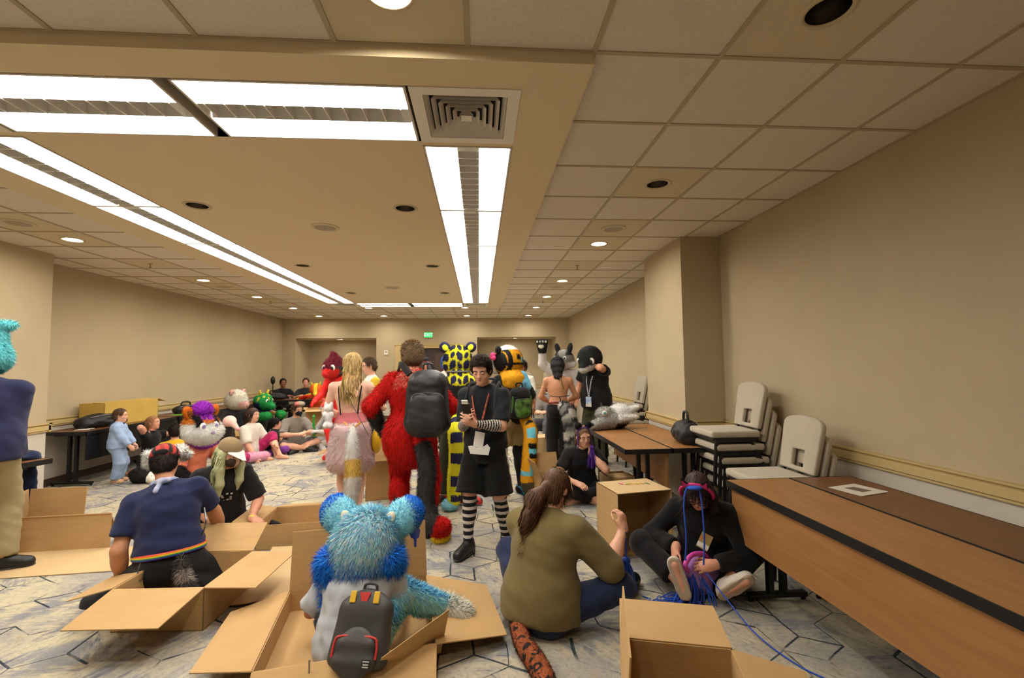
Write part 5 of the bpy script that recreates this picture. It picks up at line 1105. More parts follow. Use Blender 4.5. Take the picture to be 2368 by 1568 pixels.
for s_ in (-1, 1):   # darker rim over each ear, eye-shaped patch at its root
    q = SDF(); Fe = H.HM@roty(38*s_); q.ell(H.bh(s_*0.96, 0.07, 0.92), V(0.48, 0.25, 0.52)*H.bR, Fe, 0.01); c0 = H.bh(s_*0.96, 0.07, 0.92); n0 = Fe@nrm(V(s_*0.45, 0, 0.9))
    eo, P, Q = sobj('ear_rim', q, 0.008, furmats([DB])[1:2], hd, clips=[(c0+n0*0.16*H.bR, -n0)]); fur(eo, P, Q, furmats([DB]), None, 60000, 0.018, 0.005, (0, 0, 0), 0.6, 0.35, 3, maxn=3000)
    c1 = H.bh(s_*0.60, -0.27, 0.78); M3 = Matrix((H.HM@roty(30*s_)@rotx(12)).tolist())
    pe = MB().ell(c1, (0.030, 0.011, 0.044), 14, 8, M3).build('ear_marking', mat('cream felt', (222, 214, 190), 0.9), hd); MB().ell(c1+H.HM@V(0, -0.008, 0), (0.014, 0.007, 0.02), 12, 8, M3).build('marking_centre', mat('blue felt', LB, 0.9), pe)
b = SDF(); b.cone(H.nk+V(-0.15, -0.03, 0.03), H.nk+V(0.15, -0.03, 0.04), 0.085, 0.085, 0.05); b.cone(H.nk+V(-0.15, -0.05, 0.03), H.nk+V(-0.13, -0.10, -0.20), 0.075, 0.045, 0.05); b.cone(H.nk+V(0, 0.08, 0.02), H.nk+V(0, -0.06, 0.03), 0.11, 0.11, 0.05)
ml = furmats([DB], 3, spread=0.3); o, P, Q = sobj('neck_ruff', b, 0.010, ml[1:2], H.root); fur(o, P, Q, ml, None, 60000, 0.05, 0.006, (0, 0, -1), 0.45, 0.35, 3, maxn=14000)
lg = SDF(); H.leg(lg, 'R', add=0.030); fm = furmats([(124, 186, 226), (90, 160, 218)], 3); rg = lambda p: (np.sin(p[:, 2]*40+p[:, 0]*25) > 0.3).astype(int)
o, P, Q = sobj('leg_sleeve', lg, 0.010, fm[1::3], H.root, rg); fur(o, P, Q, fm, rg, 50000, 0.032, 0.006, (0.2, 0, -1), 0.4, 0.3, 3, maxn=11000)
b = SDF(); a = H.J['anR']; b.cone(a+V(-0.01, 0.0, 0.0), a+V(0.08, 0.0, -0.06), 0.07, 0.07, 0.03); b.cone(a+V(0.06, 0, -0.05), a+V(0.10, -0.03, -0.10), 0.07, 0.05, 0.03)
fm = furmats([(226, 218, 192)], 3, spread=0.12); o, P, Q = sobj('paw_boot', b, 0.010, fm[1:2], H.root, clips=[((0, 0, 0.003), V(0, 0, -1))]); fur(o, P, Q, fm, None, 50000, 0.035, 0.006, (0.2, -0.1, -1), 0.4, 0.3, 3, maxn=6000)
# mini backpack on the back
t = thing('mini_backpack', 'charcoal mini backpack with red-zipped front pocket on the bear-headed person', 'backpack', H.w((0.10, -0.125, 0.245)), H.rz-6); t.rotation_euler = (R_(-30), 0, R_(H.rz-6)); t.scale = (1.12, 1.0, 0.98)
M_vin = mat('charcoal vinyl', (58, 56, 56), 0.5, bump=0.15, bscale=250); M_red = mat('red vinyl', (196, 52, 46), 0.5); M_yel = mat('yellow vinyl trim', (222, 178, 44), 0.5)
b = SDF(); b.cone((-0.085, 0, -0.13), (-0.075, 0, 0.08), 0.05, 0.048, 0.03); b.cone((0.085, 0, -0.13), (0.075, 0, 0.08), 0.05, 0.048, 0.03); b.cone((0, 0, -0.14), (0, 0, 0.12), 0.055, 0.05, 0.05); b.ell((0, 0, 0.08), (0.115, 0.05, 0.09), None, 0.03)
sobj('bag_body', b, 0.007, [M_vin], t)
b = SDF(); b.cone((-0.07, -0.055, -0.145), (0.07, -0.055, -0.145), 0.026, 0.026, 0.03); b.cone((-0.065, -0.055, -0.07), (0.065, -0.055, -0.07), 0.024, 0.024, 0.05); b.cone((0, -0.055, -0.14), (0, -0.055, -0.07), 0.08, 0.075, 0.03, flat=((0, 1, 0), 0.3))
po = sobj('front_pocket', b, 0.007, [M_vin], t)[0]
MB().tube(catmull([(-0.097, -0.060, -0.13), (-0.095, -0.064, -0.07), (-0.07, -0.068, -0.040), (0.07, -0.068, -0.040), (0.095, -0.064, -0.07), (0.097, -0.06, -0.13)]), 0.0055, 8).build('pocket_zip', M_red, po)
MB().cbox((0.068, -0.086, -0.150), (0.038, 0.003, 0.042)).build('maker_patch', mat('patch black', (24, 24, 24), 0.5), po)
for zz, ww in ((-0.138, 0.028), (-0.150, 0.024), (-0.160, 0.026)): MB().cbox((0.068, -0.088, zz), (ww, 0.001, 0.005)).build('patch_print', mat('patch print', (190, 186, 180), 0.6), po)
MB().tube(catmull([(-0.11, -0.01, -0.16), (-0.118, -0.02, -0.02), (-0.10, -0.02, 0.10), (0.0, -0.02, 0.165), (0.10, -0.02, 0.10), (0.118, -0.02, -0.02), (0.11, -0.01, -0.16)]), 0.004, 6).build('piping', M_red, t)
MB().tube(catmull([(-0.03, 0.01, 0.155), (-0.025, 0.0, 0.195), (0.025, 0.0, 0.195), (0.03, 0.01, 0.155)]), 0.007, 8).build('grab_handle', M_vin, t)
for s_ in (-1, 1): MB().box(s_*0.055-0.014, s_*0.055+0.014, -0.058, -0.05, 0.105, 0.16).build('yellow_tab', M_yel, t, bevel=0.006)
MB().prism([(-0.026, -0.056, 0.155), (0.026, -0.056, 0.155), (0.0, -0.056, 0.075)], (0, 0.008, 0)).build('red_tab', M_red, t)
kc = thing('keychain', 'blue tassel charm hanging from the mini backpack', 'keychain', H.w((-0.115, -0.25, 0.06)), H.rz)
MB().tube([(0, 0, 0.11), (0, 0, 0.03)], 0.004, 6).build('chain', M_metal, kc); MB().ell((0, 0, 0), (0.024, 0.022, 0.03), 12, 8).ell((0.018, -0.01, -0.02), (0.012, 0.012, 0.018)).ell((-0.018, -0.01, -0.02), (0.012, 0.012, 0.018)).build('charm', mat('blue charm', (60, 120, 220), 0.5), kc)
kt = thing('ear_charm', 'translucent blue acrylic charm dangling from the bear head ear', 'charm', H.w(H.bh(1.28, 0.1, 0.42)), H.rz)
MB().tube([(0, 0, 0.10), (0, 0, 0.045)], 0.002, 5).build('cord', M_metal, kt); MB().prism([(-0.03, 0, 0.045), (0.012, 0, 0.05), (0.03, 0, 0.02), (0.022, 0, -0.02), (0.008, 0, -0.03), (0.006, 0, -0.075), (-0.006, 0, -0.075), (-0.008, 0, -0.03), (-0.026, 0, -0.02), (-0.034, 0, 0.015)], (0, 0.005, 0)).build('plate', mat('blue acrylic', (52, 70, 150), 0.15), kt)
# 5. olive shirt
S = 1.0
H = Human('person in an olive shirt with a long brown ponytail sitting on the floor', (0.36, 2.82, 0), -32, S, pelvis=(0, 0, 0.125), LF=(-0.02, 0.40, 0.08), RF=('w', 0.98, 3.14, 0.09), Lkn=(-0.9, 0.6, 0.6), Rkn=(0.9, 0.5, 0.35), lean=17, hunch=12, head=(-16, -22, 0), LH=(-0.02, 0.50, 0.36), RH=('w', 0.905, 2.92, 0.50), Lel=(-1, -0.1, -0.6), Rel=(0.5, -0.3, -1),
          vox=0.0088, skin_m=skin('fair'), shw=0.185, girth=1.16, belly=0.25, limb=1.08, Rhand=dict(dir=(-0.1, 0.1, 1), palm=(-0.8, 0.3, 0), curl=1.5, thumb=0.9), Lhand=dict(curl=0.9))
H.body(); H.shirt(cloth('olive cotton', (118, 104, 66), var=0.05), 1.02, 0.055, loose=0.055, sl_add=0.028, amp=0.0035, seed=4); H.pants(JEAN, 1.93, rise=0.035, flare=0.01); H.shoes(SHOEB, None)
def pony(b, s): b.ell(s.hp(0, -0.115, -0.015), V(0.03, 0.03, 0.03), None, 0.02); b.chain([s.hp(0, -0.12, -0.02), s.hp(-0.01, -0.17, -0.09), s.hp(-0.015, -0.17, -0.20), s.hp(0.0, -0.15, -0.36)], [0.026, 0.05, 0.05, 0.02], 0.02)
H.hair((88, 62, 46), 'long', 0.07, n=12000, extra=pony, curl=0.16)
MB().tube([H.hp(-0.08, 0.03, 0.005), H.hp(-0.075, 0.085, 0.0)], 0.002, 6).tube([H.hp(0.08, -0.01, 0.008), H.hp(0.062, 0.09, 0.002)], 0.002, 6).build('glasses_arm', BLK, H.root); H.face()
wt = thing('wristwatch', 'dark watch on the raised wrist of the olive-shirted person', 'watch', H.w(H.J['wrR']-V(0, 0, 0.015)), H.rz)
MB().lathe([(0.033, -0.012), (0.036, 0.0), (0.033, 0.012)], 20).build('band', mat('watch band', (70, 72, 74), 0.5), wt); MB().cbox((0.02, -0.03, 0), (0.03, 0.012, 0.026)).build('case', mat('watch case', (40, 42, 44), 0.3), wt, bevel=0.003)
tp = [(-0.10, -0.13, 0.06), (0.02, -0.28, 0.045), (0.20, -0.45, 0.05), (0.42, -0.72, 0.05)]
M_leo = mat('leopard print', (150, 78, 40), 0.9)
def leopard(m, spot=(34, 24, 20), sc=16.0, col=(158, 82, 42)):
    n = NT(m); nt = m.node_tree; b = nt.nodes['Principled BSDF']; tc = nt.nodes.new('ShaderNodeTexCoord'); v = nt.nodes.new('ShaderNodeTexVoronoi'); v.inputs['Scale'].default_value = sc; nt.links.new(tc.outputs['Object'], v.inputs['Vector'])
    ring = n.m('MULTIPLY', n.step(v.outputs['Distance'], 0.16, 0.24), n.m('SUBTRACT', 1.0, n.step(v.outputs['Distance'], 0.40, 0.48))); brk = n.step(n.noise(tc.outputs['Object'], sc*2.0, 2.0), 0.38, 0.46)
    c = n.mix(n.m('MULTIPLY', ring, brk), lin(col), lin(spot)); nt.links.new(c, b.inputs['Base Color'])
leopard(M_leo)
b = SDF(); pp = catmull(tp, 5); b.chain([np.array(q) for q in pp], radlist([0.035, 0.045, 0.048, 0.045], len(pp)), 0.02)
o, P, Q = sobj('tail', b, 0.009, [M_leo], H.root, clips=[((0, 0, 0.004), V(0, 0, -1))]); o['label'] = 'leopard print tail lying on the carpet'
fur(o, P, Q, [M_leo], None, 40000, 0.014, 0.004, (0.5, -0.8, 0), 0.35, 0.3, 1, maxn=7000)
# blue tassel in the raised fist
YB_ = mat('blue yarn', (40, 84, 196), 0.85, bump=0.4, bscale=300); M_pur = mat('purple yarn', (86, 40, 150), 0.85, bump=0.4, bscale=300)
def tassel(name, label, top, n, L_, spread, m, seed, hang=0.10, cat='yarn'):
    r = random.Random(seed); t = thing(name, label, cat, top)
    MB().tube(catmull([(0, 0, 0.02), (0.004, 0, -hang/2), (0, 0, -hang)]), 0.005, 6).build('cord', m, t); k = MB().ell((0, 0, -hang-0.012), (0.028, 0.026, 0.024), 12, 8).build('knot', m, t)
    b = MB()
    for i in range(n):
        a = r.uniform(0, 6.28); q = r.uniform(0.2, 1)*spread; l = L_*r.uniform(0.75, 1.05)
        b.tube(catmull([(0.012*math.cos(a), 0.012*math.sin(a), -hang-0.015), (q*0.7*math.cos(a), q*0.7*math.sin(a), -hang-l*0.45), (q*math.cos(a+0.3), q*math.sin(a+0.3), -hang-l)], 3), 0.0035, 4)
    o = b.build('strands', m, t); o['kind'] = 'stuff'; return t
tassel('yarn_tassel', 'blue yarn tassel hanging from the fist of the olive-shirted person', H.w(H.J['wrR']+V(0.02, -0.02, 0.0)), 46, 0.20, 0.075, YB_, 4, 0.17)
# 6. black dress, cat-ear headband
S = 0.97
H = Human('person in black with pink cat-ear headband sitting against the table, hands knotting blue yarn', (1.62, 3.28, 0), 146, S, pelvis=(0, 0, 0.115), LF=('w', 1.58, 2.93, 0.13), RF=('w', 1.30, 2.98, 0.12), Lkn=(-0.6, 0.2, 0.6), Rkn=(1.0, 0.2, 0.5), lean=20, hunch=10, head=(0, -42, 0), RH=('w', 1.335, 3.12, 0.30), LH=('w', 1.52, 2.96, 0.24), Rel=(1, -0.4, -0.4), Lel=(-1, -0.3, -0.5),
          vox=0.0088, skin_m=skin('rosy'), shw=0.168, girth=1.06, bust=0.5, Rhand=dict(curl=0.8, dir=(0.1, 0.5, -0.8), palm=(-0.6, -0.3, -0.2)), Lhand=dict(curl=0.9, dir=(0.8, 0.5, -0.1), palm=(0.2, -0.6, -0.5)), Rfd=(0.3, -0.05, 0.85), Rfn=(0.35, -1, 0), Lfd=(-0.75, -0.05, 0.6), Lfn=(0.45, -1, 0.2))
H.body(); BD = cloth('black knit', (20, 20, 23), bump=0.1); H.shirt(BD, 1.93, 0.0, loose=0.03, sl_add=0.012); H.pants(BD, 1.8, loose=0.012, name='leggings')
b = SDF(); b.cone(H.P+V(0, 0, 0.06), H.P+V(0, 0.05, -0.06), 0.17, 0.25, 0.05, flat=(V(0, 0, 1), 0.9)); b.cone(H.J['hipL'], H.J['knL'], 0.11, 0.10, 0.06); b.cone(H.J['hipR'], H.J['knR'], 0.11, 0.09, 0.06)
sobj('skirt', b, 0.010, [BD], H.root, clips=[((0, 0, 0.004), V(0, 0, -1))], wrinkle=folds(0.006, 12))
H.shoes(mat('cream canvas', (214, 206, 194), 0.8, bump=0.2, bscale=200), mat('tan sole', (182, 160, 138), 0.7))
H.hair((58, 44, 42), 'long', 0.09, n=9000, extra=lambda b, s: (b.cone(s.hp(-0.07, -0.02, -0.02), s.hp(-0.085, 0.02, -0.16), 0.035, 0.02, 0.03), b.cone(s.hp(0.07, -0.02, -0.02), s.hp(0.085, 0.02, -0.16), 0.035, 0.02, 0.03), b.ell(s.hp(0, -0.08, -0.05), V(0.08, 0.05, 0.09), s.HM, 0.03)), curl=0.15); H.face(closed=True)
HB = mat('pink headband', (206, 40, 112), 0.6); hb = SDF(); hb.chain([H.hp(0.105*math.sin(a), 0.045, 0.028+0.105*math.cos(a)) for a in np.linspace(-1.9, 1.9, 17)], [0.011]*17, 0.004); hbo = sobj('headband', hb, 0.006, [HB], H.root)[0]
for s_ in (-1, 1):
    MB().add([H.hp(s_*0.035, 0.045, 0.135), H.hp(s_*0.085, 0.055, 0.115), H.hp(s_*0.085, 0.035, 0.185), H.hp(s_*0.06, 0.02, 0.125)], [(0, 1, 2), (1, 3, 2), (3, 0, 2), (0, 3, 1)]).build('cat_ear', BLK, hbo)
    MB().add([H.hp(s_*0.045, 0.053, 0.135), H.hp(s_*0.078, 0.059, 0.122), H.hp(s_*0.08, 0.046, 0.168)], [(0, 1, 2)]).build('ear_lining', HB, hbo)
    b = MB()
    for a in range(20): b.add([], [])
    c = H.hp(s_*0.031, 0.102, -0.004); R3 = H.HM; ring = [tuple(c+R3@V(0.022*math.cos(a), 0.0, 0.019*math.sin(a))) for a in np.linspace(0, 6.283, 17)]; MB().tube(ring, 0.0022, 6, False).build('glasses_rim', BLK, H.root)
MB().tube([H.hp(-0.009, 0.104, 0), H.hp(0.009, 0.104, 0)], 0.002, 5).tube([H.hp(-0.053, 0.100, 0.002), H.hp(-0.082, -0.005, 0.008)], 0.002, 5).tube([H.hp(0.053, 0.100, 0.002), H.hp(0.082, -0.005, 0.008)], 0.002, 5).build('glasses_frame', BLK, H.root)
hx = H.w(H.hp(0, 0.06, 0.13)); st_ = thing('yarn_strand', 'two blue yarn strands hanging from the pink headband past the face', 'yarn', hx)
for dx, dy, ln in ((-0.085, 0.03, 0.46), (0.02, 0.0, 0.48)): MB().tube(catmull([(0, 0, 0.0), (dx*0.6, dy-0.035, -0.005), (dx, dy-0.055, -0.10), (dx+0.006, dy-0.06, -0.30), (dx+0.004, dy-0.04, -ln)]), 0.0055, 6).build('strand', YB_, st_)
MB().ell((-0.01, -0.03, 0.0), (0.05, 0.03, 0.014), 12, 8).build('top_knot', YB_, st_)
bd = thing('name_badge', 'printed badge on a lanyard on the black-dressed person', 'badge', (1.515, 3.075, 0.345), 150); bd.rotation_euler = (R_(-20), R_(25), R_(-30))
MB().cbox((0, 0, 0), (0.075, 0.004, 0.105)).build('card', mat('badge print', (196, 112, 62), 0.5, col2=(120, 150, 96), vscale=30), bd); MB().cbox((0, -0.003, -0.03), (0.075, 0.003, 0.03)).build('card_strip', WHT, bd); MB().tube([(0, 0, 0.05), (-0.02, 0.03, 0.16)], 0.004, 6).build('lanyard', BLK, bd)
# lilac bag in the lap and the yarn heap
lb = thing('lilac_bag', 'lilac fabric bag in the lap of the black-dressed person', 'bag', (1.50, 3.04, 0.02), 20)
b = SDF(); b.ell((0, 0.02, 0.10), (0.14, 0.07, 0.12), None, 0.04); b.cone((-0.12, 0.03, 0.17), (-0.03, 0.02, 0.22), 0.045, 0.04, 0.04); sobj('bag_body', b, 0.009, [cloth('lilac', (168, 122, 190), var=0.12)], lb, wrinkle=folds(0.008, 3), clips=[((0, 0, 0.0), V(0, 0, -1))])
MB().tube(catmull([(-0.16, 0.0, 0.18), (-0.20, -0.02, 0.23), (-0.12, 0.0, 0.27), (-0.02, 0.0, 0.26), (0.02, 0.0, 0.22)]), 0.016, 8).build('pink_trim', mat('magenta satin', (206, 70, 170), 0.45), lb)
yh = thing('yarn_heap', 'tangled blue yarn spilling from the hands to the floor', 'yarn', (1.38, 3.0, 0.0)); r = random.Random(3); b = MB()
for i in range(70):
    x, y = r.gauss(0, 0.045), r.gauss(0, 0.03); b.tube(catmull([(0.03+x*0.2, 0.06, 0.24), (x*0.7, y*0.6+0.01, 0.15+r.uniform(-0.03, 0.03)), (x*1.3-0.02, y-0.03, 0.07), (x*1.6-0.05, y-0.05, 0.012)], 3), 0.0035, 4)
for i in range(40):
    p = Vector((r.uniform(-0.30, 0.02), r.gauss(0, 0.035)-0.03, r.uniform(0.006, 0.03))); b.tube(catmull([p, p+Vector((r.gauss(0, 0.04), r.gauss(0, 0.03), 0.012)), p+Vector((r.gauss(0, 0.06), r.gauss(0, 0.03), 0.0))], 3), 0.0035, 4)
o = b.build('yarn_strands', YB_, yh); o['kind'] = 'stuff'
tubeline('loose_strand', [(0.05, 0.03, 0.25), (0.12, -0.25, 0.10), (0.17, -0.45, 0.02), (0.24, -0.70, 0.006), (0.36, -0.86, 0.006)], 0.004, YB_, yh, 6)
# ------------------------------------------------------------------ left side people
# navy tee, plaid cap, rainbow belt
S = 1.0
H = Human('person in navy tee, plaid cap and rainbow belt kneeling in a box', (-2.12, 3.38, 0), 20, S, pelvis=(0, 0, 0.25), LF=(-0.12, -0.14, 0.10), RF=(0.12, -0.14, 0.10), Lkn=(-0.25, 1, 0.42), Rkn=(0.25, 1, 0.42), Lfd=(0, -1, 0.05), Rfd=(0, -1, 0.05), lean=20, hunch=4, side=-13, head=(0, -20, -5),
          LH=('w', -2.42, 3.36, 0.12), RH=(0.25, 0.42, 0.25), Lel=(-0.15, -1, 0), Rel=(1, -0.2, -0.2), vox=0.0095, skin_m=skin('tan'), shw=0.185, girth=1.08, limb=1.05, Lhand=dict(curl=0.7, dir=(0.05, 0.2, -1)))
H.body(); H.shirt(cloth('navy tee', (36, 42, 78), var=0.06), 0.72, -0.085, loose=0.02, sl_add=0.016, amp=0.006); H.pants(cloth('black jeans', (26, 26, 30)), 1.9); H.shoes(SHOEB, SOLE)
RB = bpy.data.materials.new('rainbow webbing'); RB.use_nodes = True; nt = RB.node_tree; tc = nt.nodes.new('ShaderNodeTexCoord'); sp = nt.nodes.new('ShaderNodeSeparateXYZ'); rp = nt.nodes.new('ShaderNodeValToRGB'); mr = nt.nodes.new('ShaderNodeMapRange')
nt.links.new(tc.outputs['Object'], sp.inputs[0]); nt.links.new(sp.outputs[2], mr.inputs[0]); mr.inputs[1].default_value = -0.021; mr.inputs[2].default_value = 0.021; nt.links.new(mr.outputs[0], rp.inputs[0]); nt.links.new(rp.outputs[0], nt.nodes['Principled BSDF'].inputs['Base Color']); rp.color_ramp.interpolation = 'CONSTANT'
cols = [(96, 40, 140), (40, 70, 190), (60, 150, 70), (236, 206, 50), (232, 130, 40), (206, 40, 40)]
for i, c in enumerate(cols):
    e = rp.color_ramp.elements[i] if i < 2 else rp.color_ramp.elements.new(i/6)
    e.position = i/6; e.color = (*lin(c), 1)
b = SDF(); b.cone((0, 0, -0.05), (0, 0, 0.05), 0.212*S*H.hipw, None, 0.02, flat=((0, 1, 0), 0.78)); bo = sobj('rainbow_belt', b, 0.008, [RB], H.root, clips=[((0, 0, -0.021), V(0, 0, -1)), ((0, 0, 0.021), V(0, 0, 1))])[0]
bo.matrix_local = Matrix.Translation(H.P+H.up0*0.062) @ Matrix(np.stack([H.r0, H.f0, H.up0], 1).tolist()).to_4x4()
PLD = bpy.data.materials.new('red black plaid'); PLD.use_nodes = True; n = NT(PLD); nt = PLD.node_tree; tc = nt.nodes.new('ShaderNodeTexCoord'); sp = nt.nodes.new('ShaderNodeSeparateXYZ'); nt.links.new(tc.outputs['Object'], sp.inputs[0])
sx_ = n.m('LESS_THAN', n.m('FLOORED_MODULO', n.m('MULTIPLY', n.m('ADD', sp.outputs[0], n.m('MULTIPLY', sp.outputs[1], 0.4)), 20.0), 1.0), 0.5); sz_ = n.m('LESS_THAN', n.m('FLOORED_MODULO', n.m('MULTIPLY', n.m('SUBTRACT', sp.outputs[2], n.m('MULTIPLY', sp.outputs[1], 0.7)), 20.0), 1.0), 0.5)
cc = n.mix(n.m('MULTIPLY', n.m('ADD', sx_, sz_), 0.5), lin((198, 66, 58)), lin((40, 30, 32))); nt.links.new(cc, nt.nodes['Principled BSDF'].inputs['Base Color']); nt.nodes['Principled BSDF'].inputs['Roughness'].default_value = 0.95
H.hair((40, 32, 30), 'short', 0.012, n=5000); co = cap_on(H, PLD, brim=0.05, brim_dir=1)
MB().ell(H.hp(0, -0.112, 0.052), (0.045, 0.012, 0.022), 14, 8, Matrix(H.HM.tolist())).build('cap_opening', BLK, co)
fm = furmats([(226, 220, 204), (150, 146, 138)], 3); b = SDF(); b.cone(H.hp(-0.10, 0.05, 0.02), H.hp(-0.11, 0.03, 0.08), 0.032, 0.022, 0.02); b.cone(H.hp(0.10, 0.05, 0.04), H.hp(0.135, 0.02, 0.04), 0.032, 0.02, 0.02); b.cone(H.hp(-0.08, 0.10, 0.08), H.hp(0.08, 0.10, 0.09), 0.035, 0.035, 0.03)
rg = lambda p: (np.sin(p[:, 0]*70) > 0.5).astype(int); o, P, Q = sobj('fur_mask', b, 0.009, fm[1::3], H.root, rg); o['label'] = 'shaggy white fur mask showing at both sides of the cap'; fur(o, P, Q, fm, rg, 60000, 0.03, 0.005, (0, 0, -0.6), 0.6, 0.4, 3, maxn=6000)
BN = mat('pastel bandanna', (206, 196, 210), 0.9, col2=(120, 150, 196), vscale=28); b = SDF(); b.chain([H.nk+H.up2*0.012+H.r2*0.072*math.cos(a)+H.f2*0.072*math.sin(a) for a in np.linspace(0, 6.283, 15)], [0.019]*15, 0.01); b.ell(H.nk-H.f2*0.085+H.up2*0.008, (0.03, 0.02, 0.025), None, 0.01)
for s_ in (-1, 1): b.cone(H.nk-H.f2*0.09+H.up2*0.005, H.nk-H.f2*0.115+H.r2*s_*(0.055 if s_ > 0 else 0.02)-H.up2*(0.005 if s_ > 0 else 0.06), 0.012, 0.02, 0.01)
sobj('bandanna', b, 0.008, [BN], H.root, wrinkle=folds(0.004, 8))
wbk = H.P-H.f0*0.16+H.r0*0.10+H.up0*0.02; tp = [tuple(wbk), tuple(wbk+V(0.01, -0.04, -0.06)), tuple(wbk+V(0.06, -0.10, -0.17)), tuple(wbk+V(0.10, -0.12, -0.24))]
tail(H, 'tail', tp, [0.012, 0.022, 0.03, 0.018], [(120, 110, 104), (66, 60, 58)], lambda p: (np.sin(p[:, 2]*50) > 0).astype(int), 0.008, 0.04, 3500, 60000, label='small grey fur tail clipped to the belt')
MB().tube(catmull([wbk+V(0, -0.01, 0.03), wbk+V(0.0, -0.02, 0.0), wbk+V(0.005, -0.03, -0.04)]), 0.006, 6).build('clip', M_metal, H.root)
MB().tube(catmull([H.P-H.f0*0.17-H.r0*0.12+V(0, 0, 0.05), H.P-H.f0*0.185-H.r0*0.13+V(0, 0, -0.02), H.P-H.f0*0.185-H.r0*0.11+V(0, 0, -0.06), H.P-H.f0*0.175-H.r0*0.10+V(0, 0, 0.0)]), 0.004, 6).build('carabiner', M_metal, H.root)
MB().tube(catmull([H.P+H.r0*0.17+H.up0*0.08, H.P+H.r0*0.22-H.f0*0.05+H.up0*0.20, H.P+H.r0*0.20+H.f0*0.02+H.up0*0.30]), 0.006, 6).build('chain', M_metal, H.root)
# black tee, sage green hair, tan cap with white bill
S = 0.98
H = Human('person with sage green hair, tan cap and black tee leaning over a low box', (-2.36, 4.42, 0), 216, S, pelvis=(0, 0, 0.22), LF=(-0.16, -0.10, 0.09), RF=(0.16, -0.10, 0.09), Lkn=(-0.6, 1, 0), Rkn=(0.6, 1, 0), Lfd=(0, -1, 0), Rfd=(0, -1, 0), lean=24, hunch=10, head=(30, -22, 0), LH=('w', -1.97, 4.20, 0.255), RH=('w', -2.16, 4.08, 0.20), Lel=(-0.7, -0.4, -0.6), Rel=(0.7, -0.4, -0.6),
          vox=0.0105, skin_m=skin('rosy'), bust=0.6, girth=1.06, Lhand=dict(curl=0.9, dir=(-0.6, 0.5, -0.3), palm=(0.1, -0.2, -1)), Rhand=dict(curl=0.7, dir=(0, 0.4, -0.9)))
H.body(); H.shirt(cloth('black print tee', (32, 32, 34)), 0.95, 0.02, loose=0.03, sl_add=0.022); H.pants(BLK, 1.9)
def sage(b, s):
    for sd, zz in ((-1, -0.32), (1, -0.36)): b.chain([s.hp(sd*0.075, 0.0, 0.0), s.hp(sd*0.10, 0.05, -0.12), s.hp(sd*0.095, 0.10, -0.24), s.hp(sd*0.085, 0.12, zz)], [0.035, 0.04, 0.036, 0.015], 0.02)
    b.ell(s.hp(0, -0.07, -0.04), V(0.085, 0.05, 0.1), s.HM, 0.03)
H.hair((150, 152, 116), 'long', 0.07, n=9000, extra=sage, curl=0.15, top=0.02); TAN = cloth('tan cap', (150, 128, 96)); co = cap_on(H, TAN, brim=0)
q = SDF(); q.cone(H.hp(0, 0.08, 0.035), H.hp(0.0, 0.185, 0.015), 0.075, 0.02, 0.01, flat=(H.HM[:, 2], 0.22)); H.hat_part('bill', q, mat('white foam', (236, 234, 228), 0.8), vox=0.006, parent=co)
b = SDF(); b.ell(H.hp(0, 0.06, -0.05), V(0.066, 0.065, 0.058), H.HM, 0.02); H.hat_part('mask', b, [mat('mask brown', (58, 38, 30), 0.8), mat('mask cream', (206, 178, 158), 0.8)], vox=0.007, region=lambda p: ((np.abs((p-H.hc)@H.HM[:, 0]) < 0.018) | (((p-H.hc)@H.HM[:, 2]) > -0.012)).astype(int)); H.face(whole=False)
b = MB(); r = random.Random(5)
for i in range(16):
    x, z = r.uniform(-0.06, 0.06), r.uniform(-0.05, 0.05); c = H.ch+H.f2*(0.152+0.02*(0.05-abs(x)))+H.r2*x+H.up2*(z-0.02); b.cbox(tuple(c), (0.018, 0.006, 0.014))
b.build('shirt_print', mat('print white', (176, 170, 164), 0.8), H.root)
w0 = H.J['wrL']; MB().lathe([(0.031, -0.009), (0.034, 0), (0.031, 0.009)], 20, Matrix.Translation(w0) @ Matrix(frame_z(H.J['wrL']-H.J['elL']).tolist()).to_4x4()).build('wristband', mat('neon yellow band', (222, 226, 40), 0.5), H.root)
fm = furmats([(96, 62, 46)], 3); b = SDF(); b.chain([V(-0.05, 0.14, 0.05), V(0.10, 0.20, 0.05), V(0.22, 0.10, 0.05)], [0.05, 0.06, 0.04], 0.02); o, P, Q = sobj('tail', b, 0.01, fm[1:2], H.root, clips=[((0, 0, 0.004), V(0, 0, -1))]); fur(o, P, Q, fm, None, 40000, 0.03, 0.005, (1, 0, 0), 0.4, 0.3, 3, maxn=3000)
# orange tee with big white-cheeked purple costume head
S = 1.02
H = Human('person in orange tee with a white-cheeked purple-tufted costume head sitting on the floor', (-3.72, 6.20, 0), 262, S, **sitcross(S), lean=16, hunch=8, head=(-22, 0, 0), LH=(-0.12, 0.40, 0.35), RH=(0.26, 0.34, 0.16), Lel=(-1, 0, -0.5), Rel=(1, -0.4, -0.2), vox=0.015, girth=1.15, shw=0.19, hands=True)
OT = cloth('orange tee', (226, 128, 92), var=0.05); H.body(head=False); H.shirt(OT, 0.8, 0.07, loose=0.05, sl_add=0.025, vox=0.0135); H.pants(BLK, 1.9)
PUR, ORG, CRM, BLA = (140, 36, 168), (196, 104, 28), (246, 238, 222), (26, 22, 26)
def oreg(q):
    x, y, z = q[:, 0], q[:, 1], q[:, 2]; r = np.full(len(q), 2); r[(z > 0.35)] = 1; r[(z > 0.15) & (np.abs(np.abs(x)-0.5) < 0.17) & (y > 0)] = 3; r[(z > 0.55) & (np.abs(x) < 0.3)] = 0; r[(y < -0.5)] = 1; return r
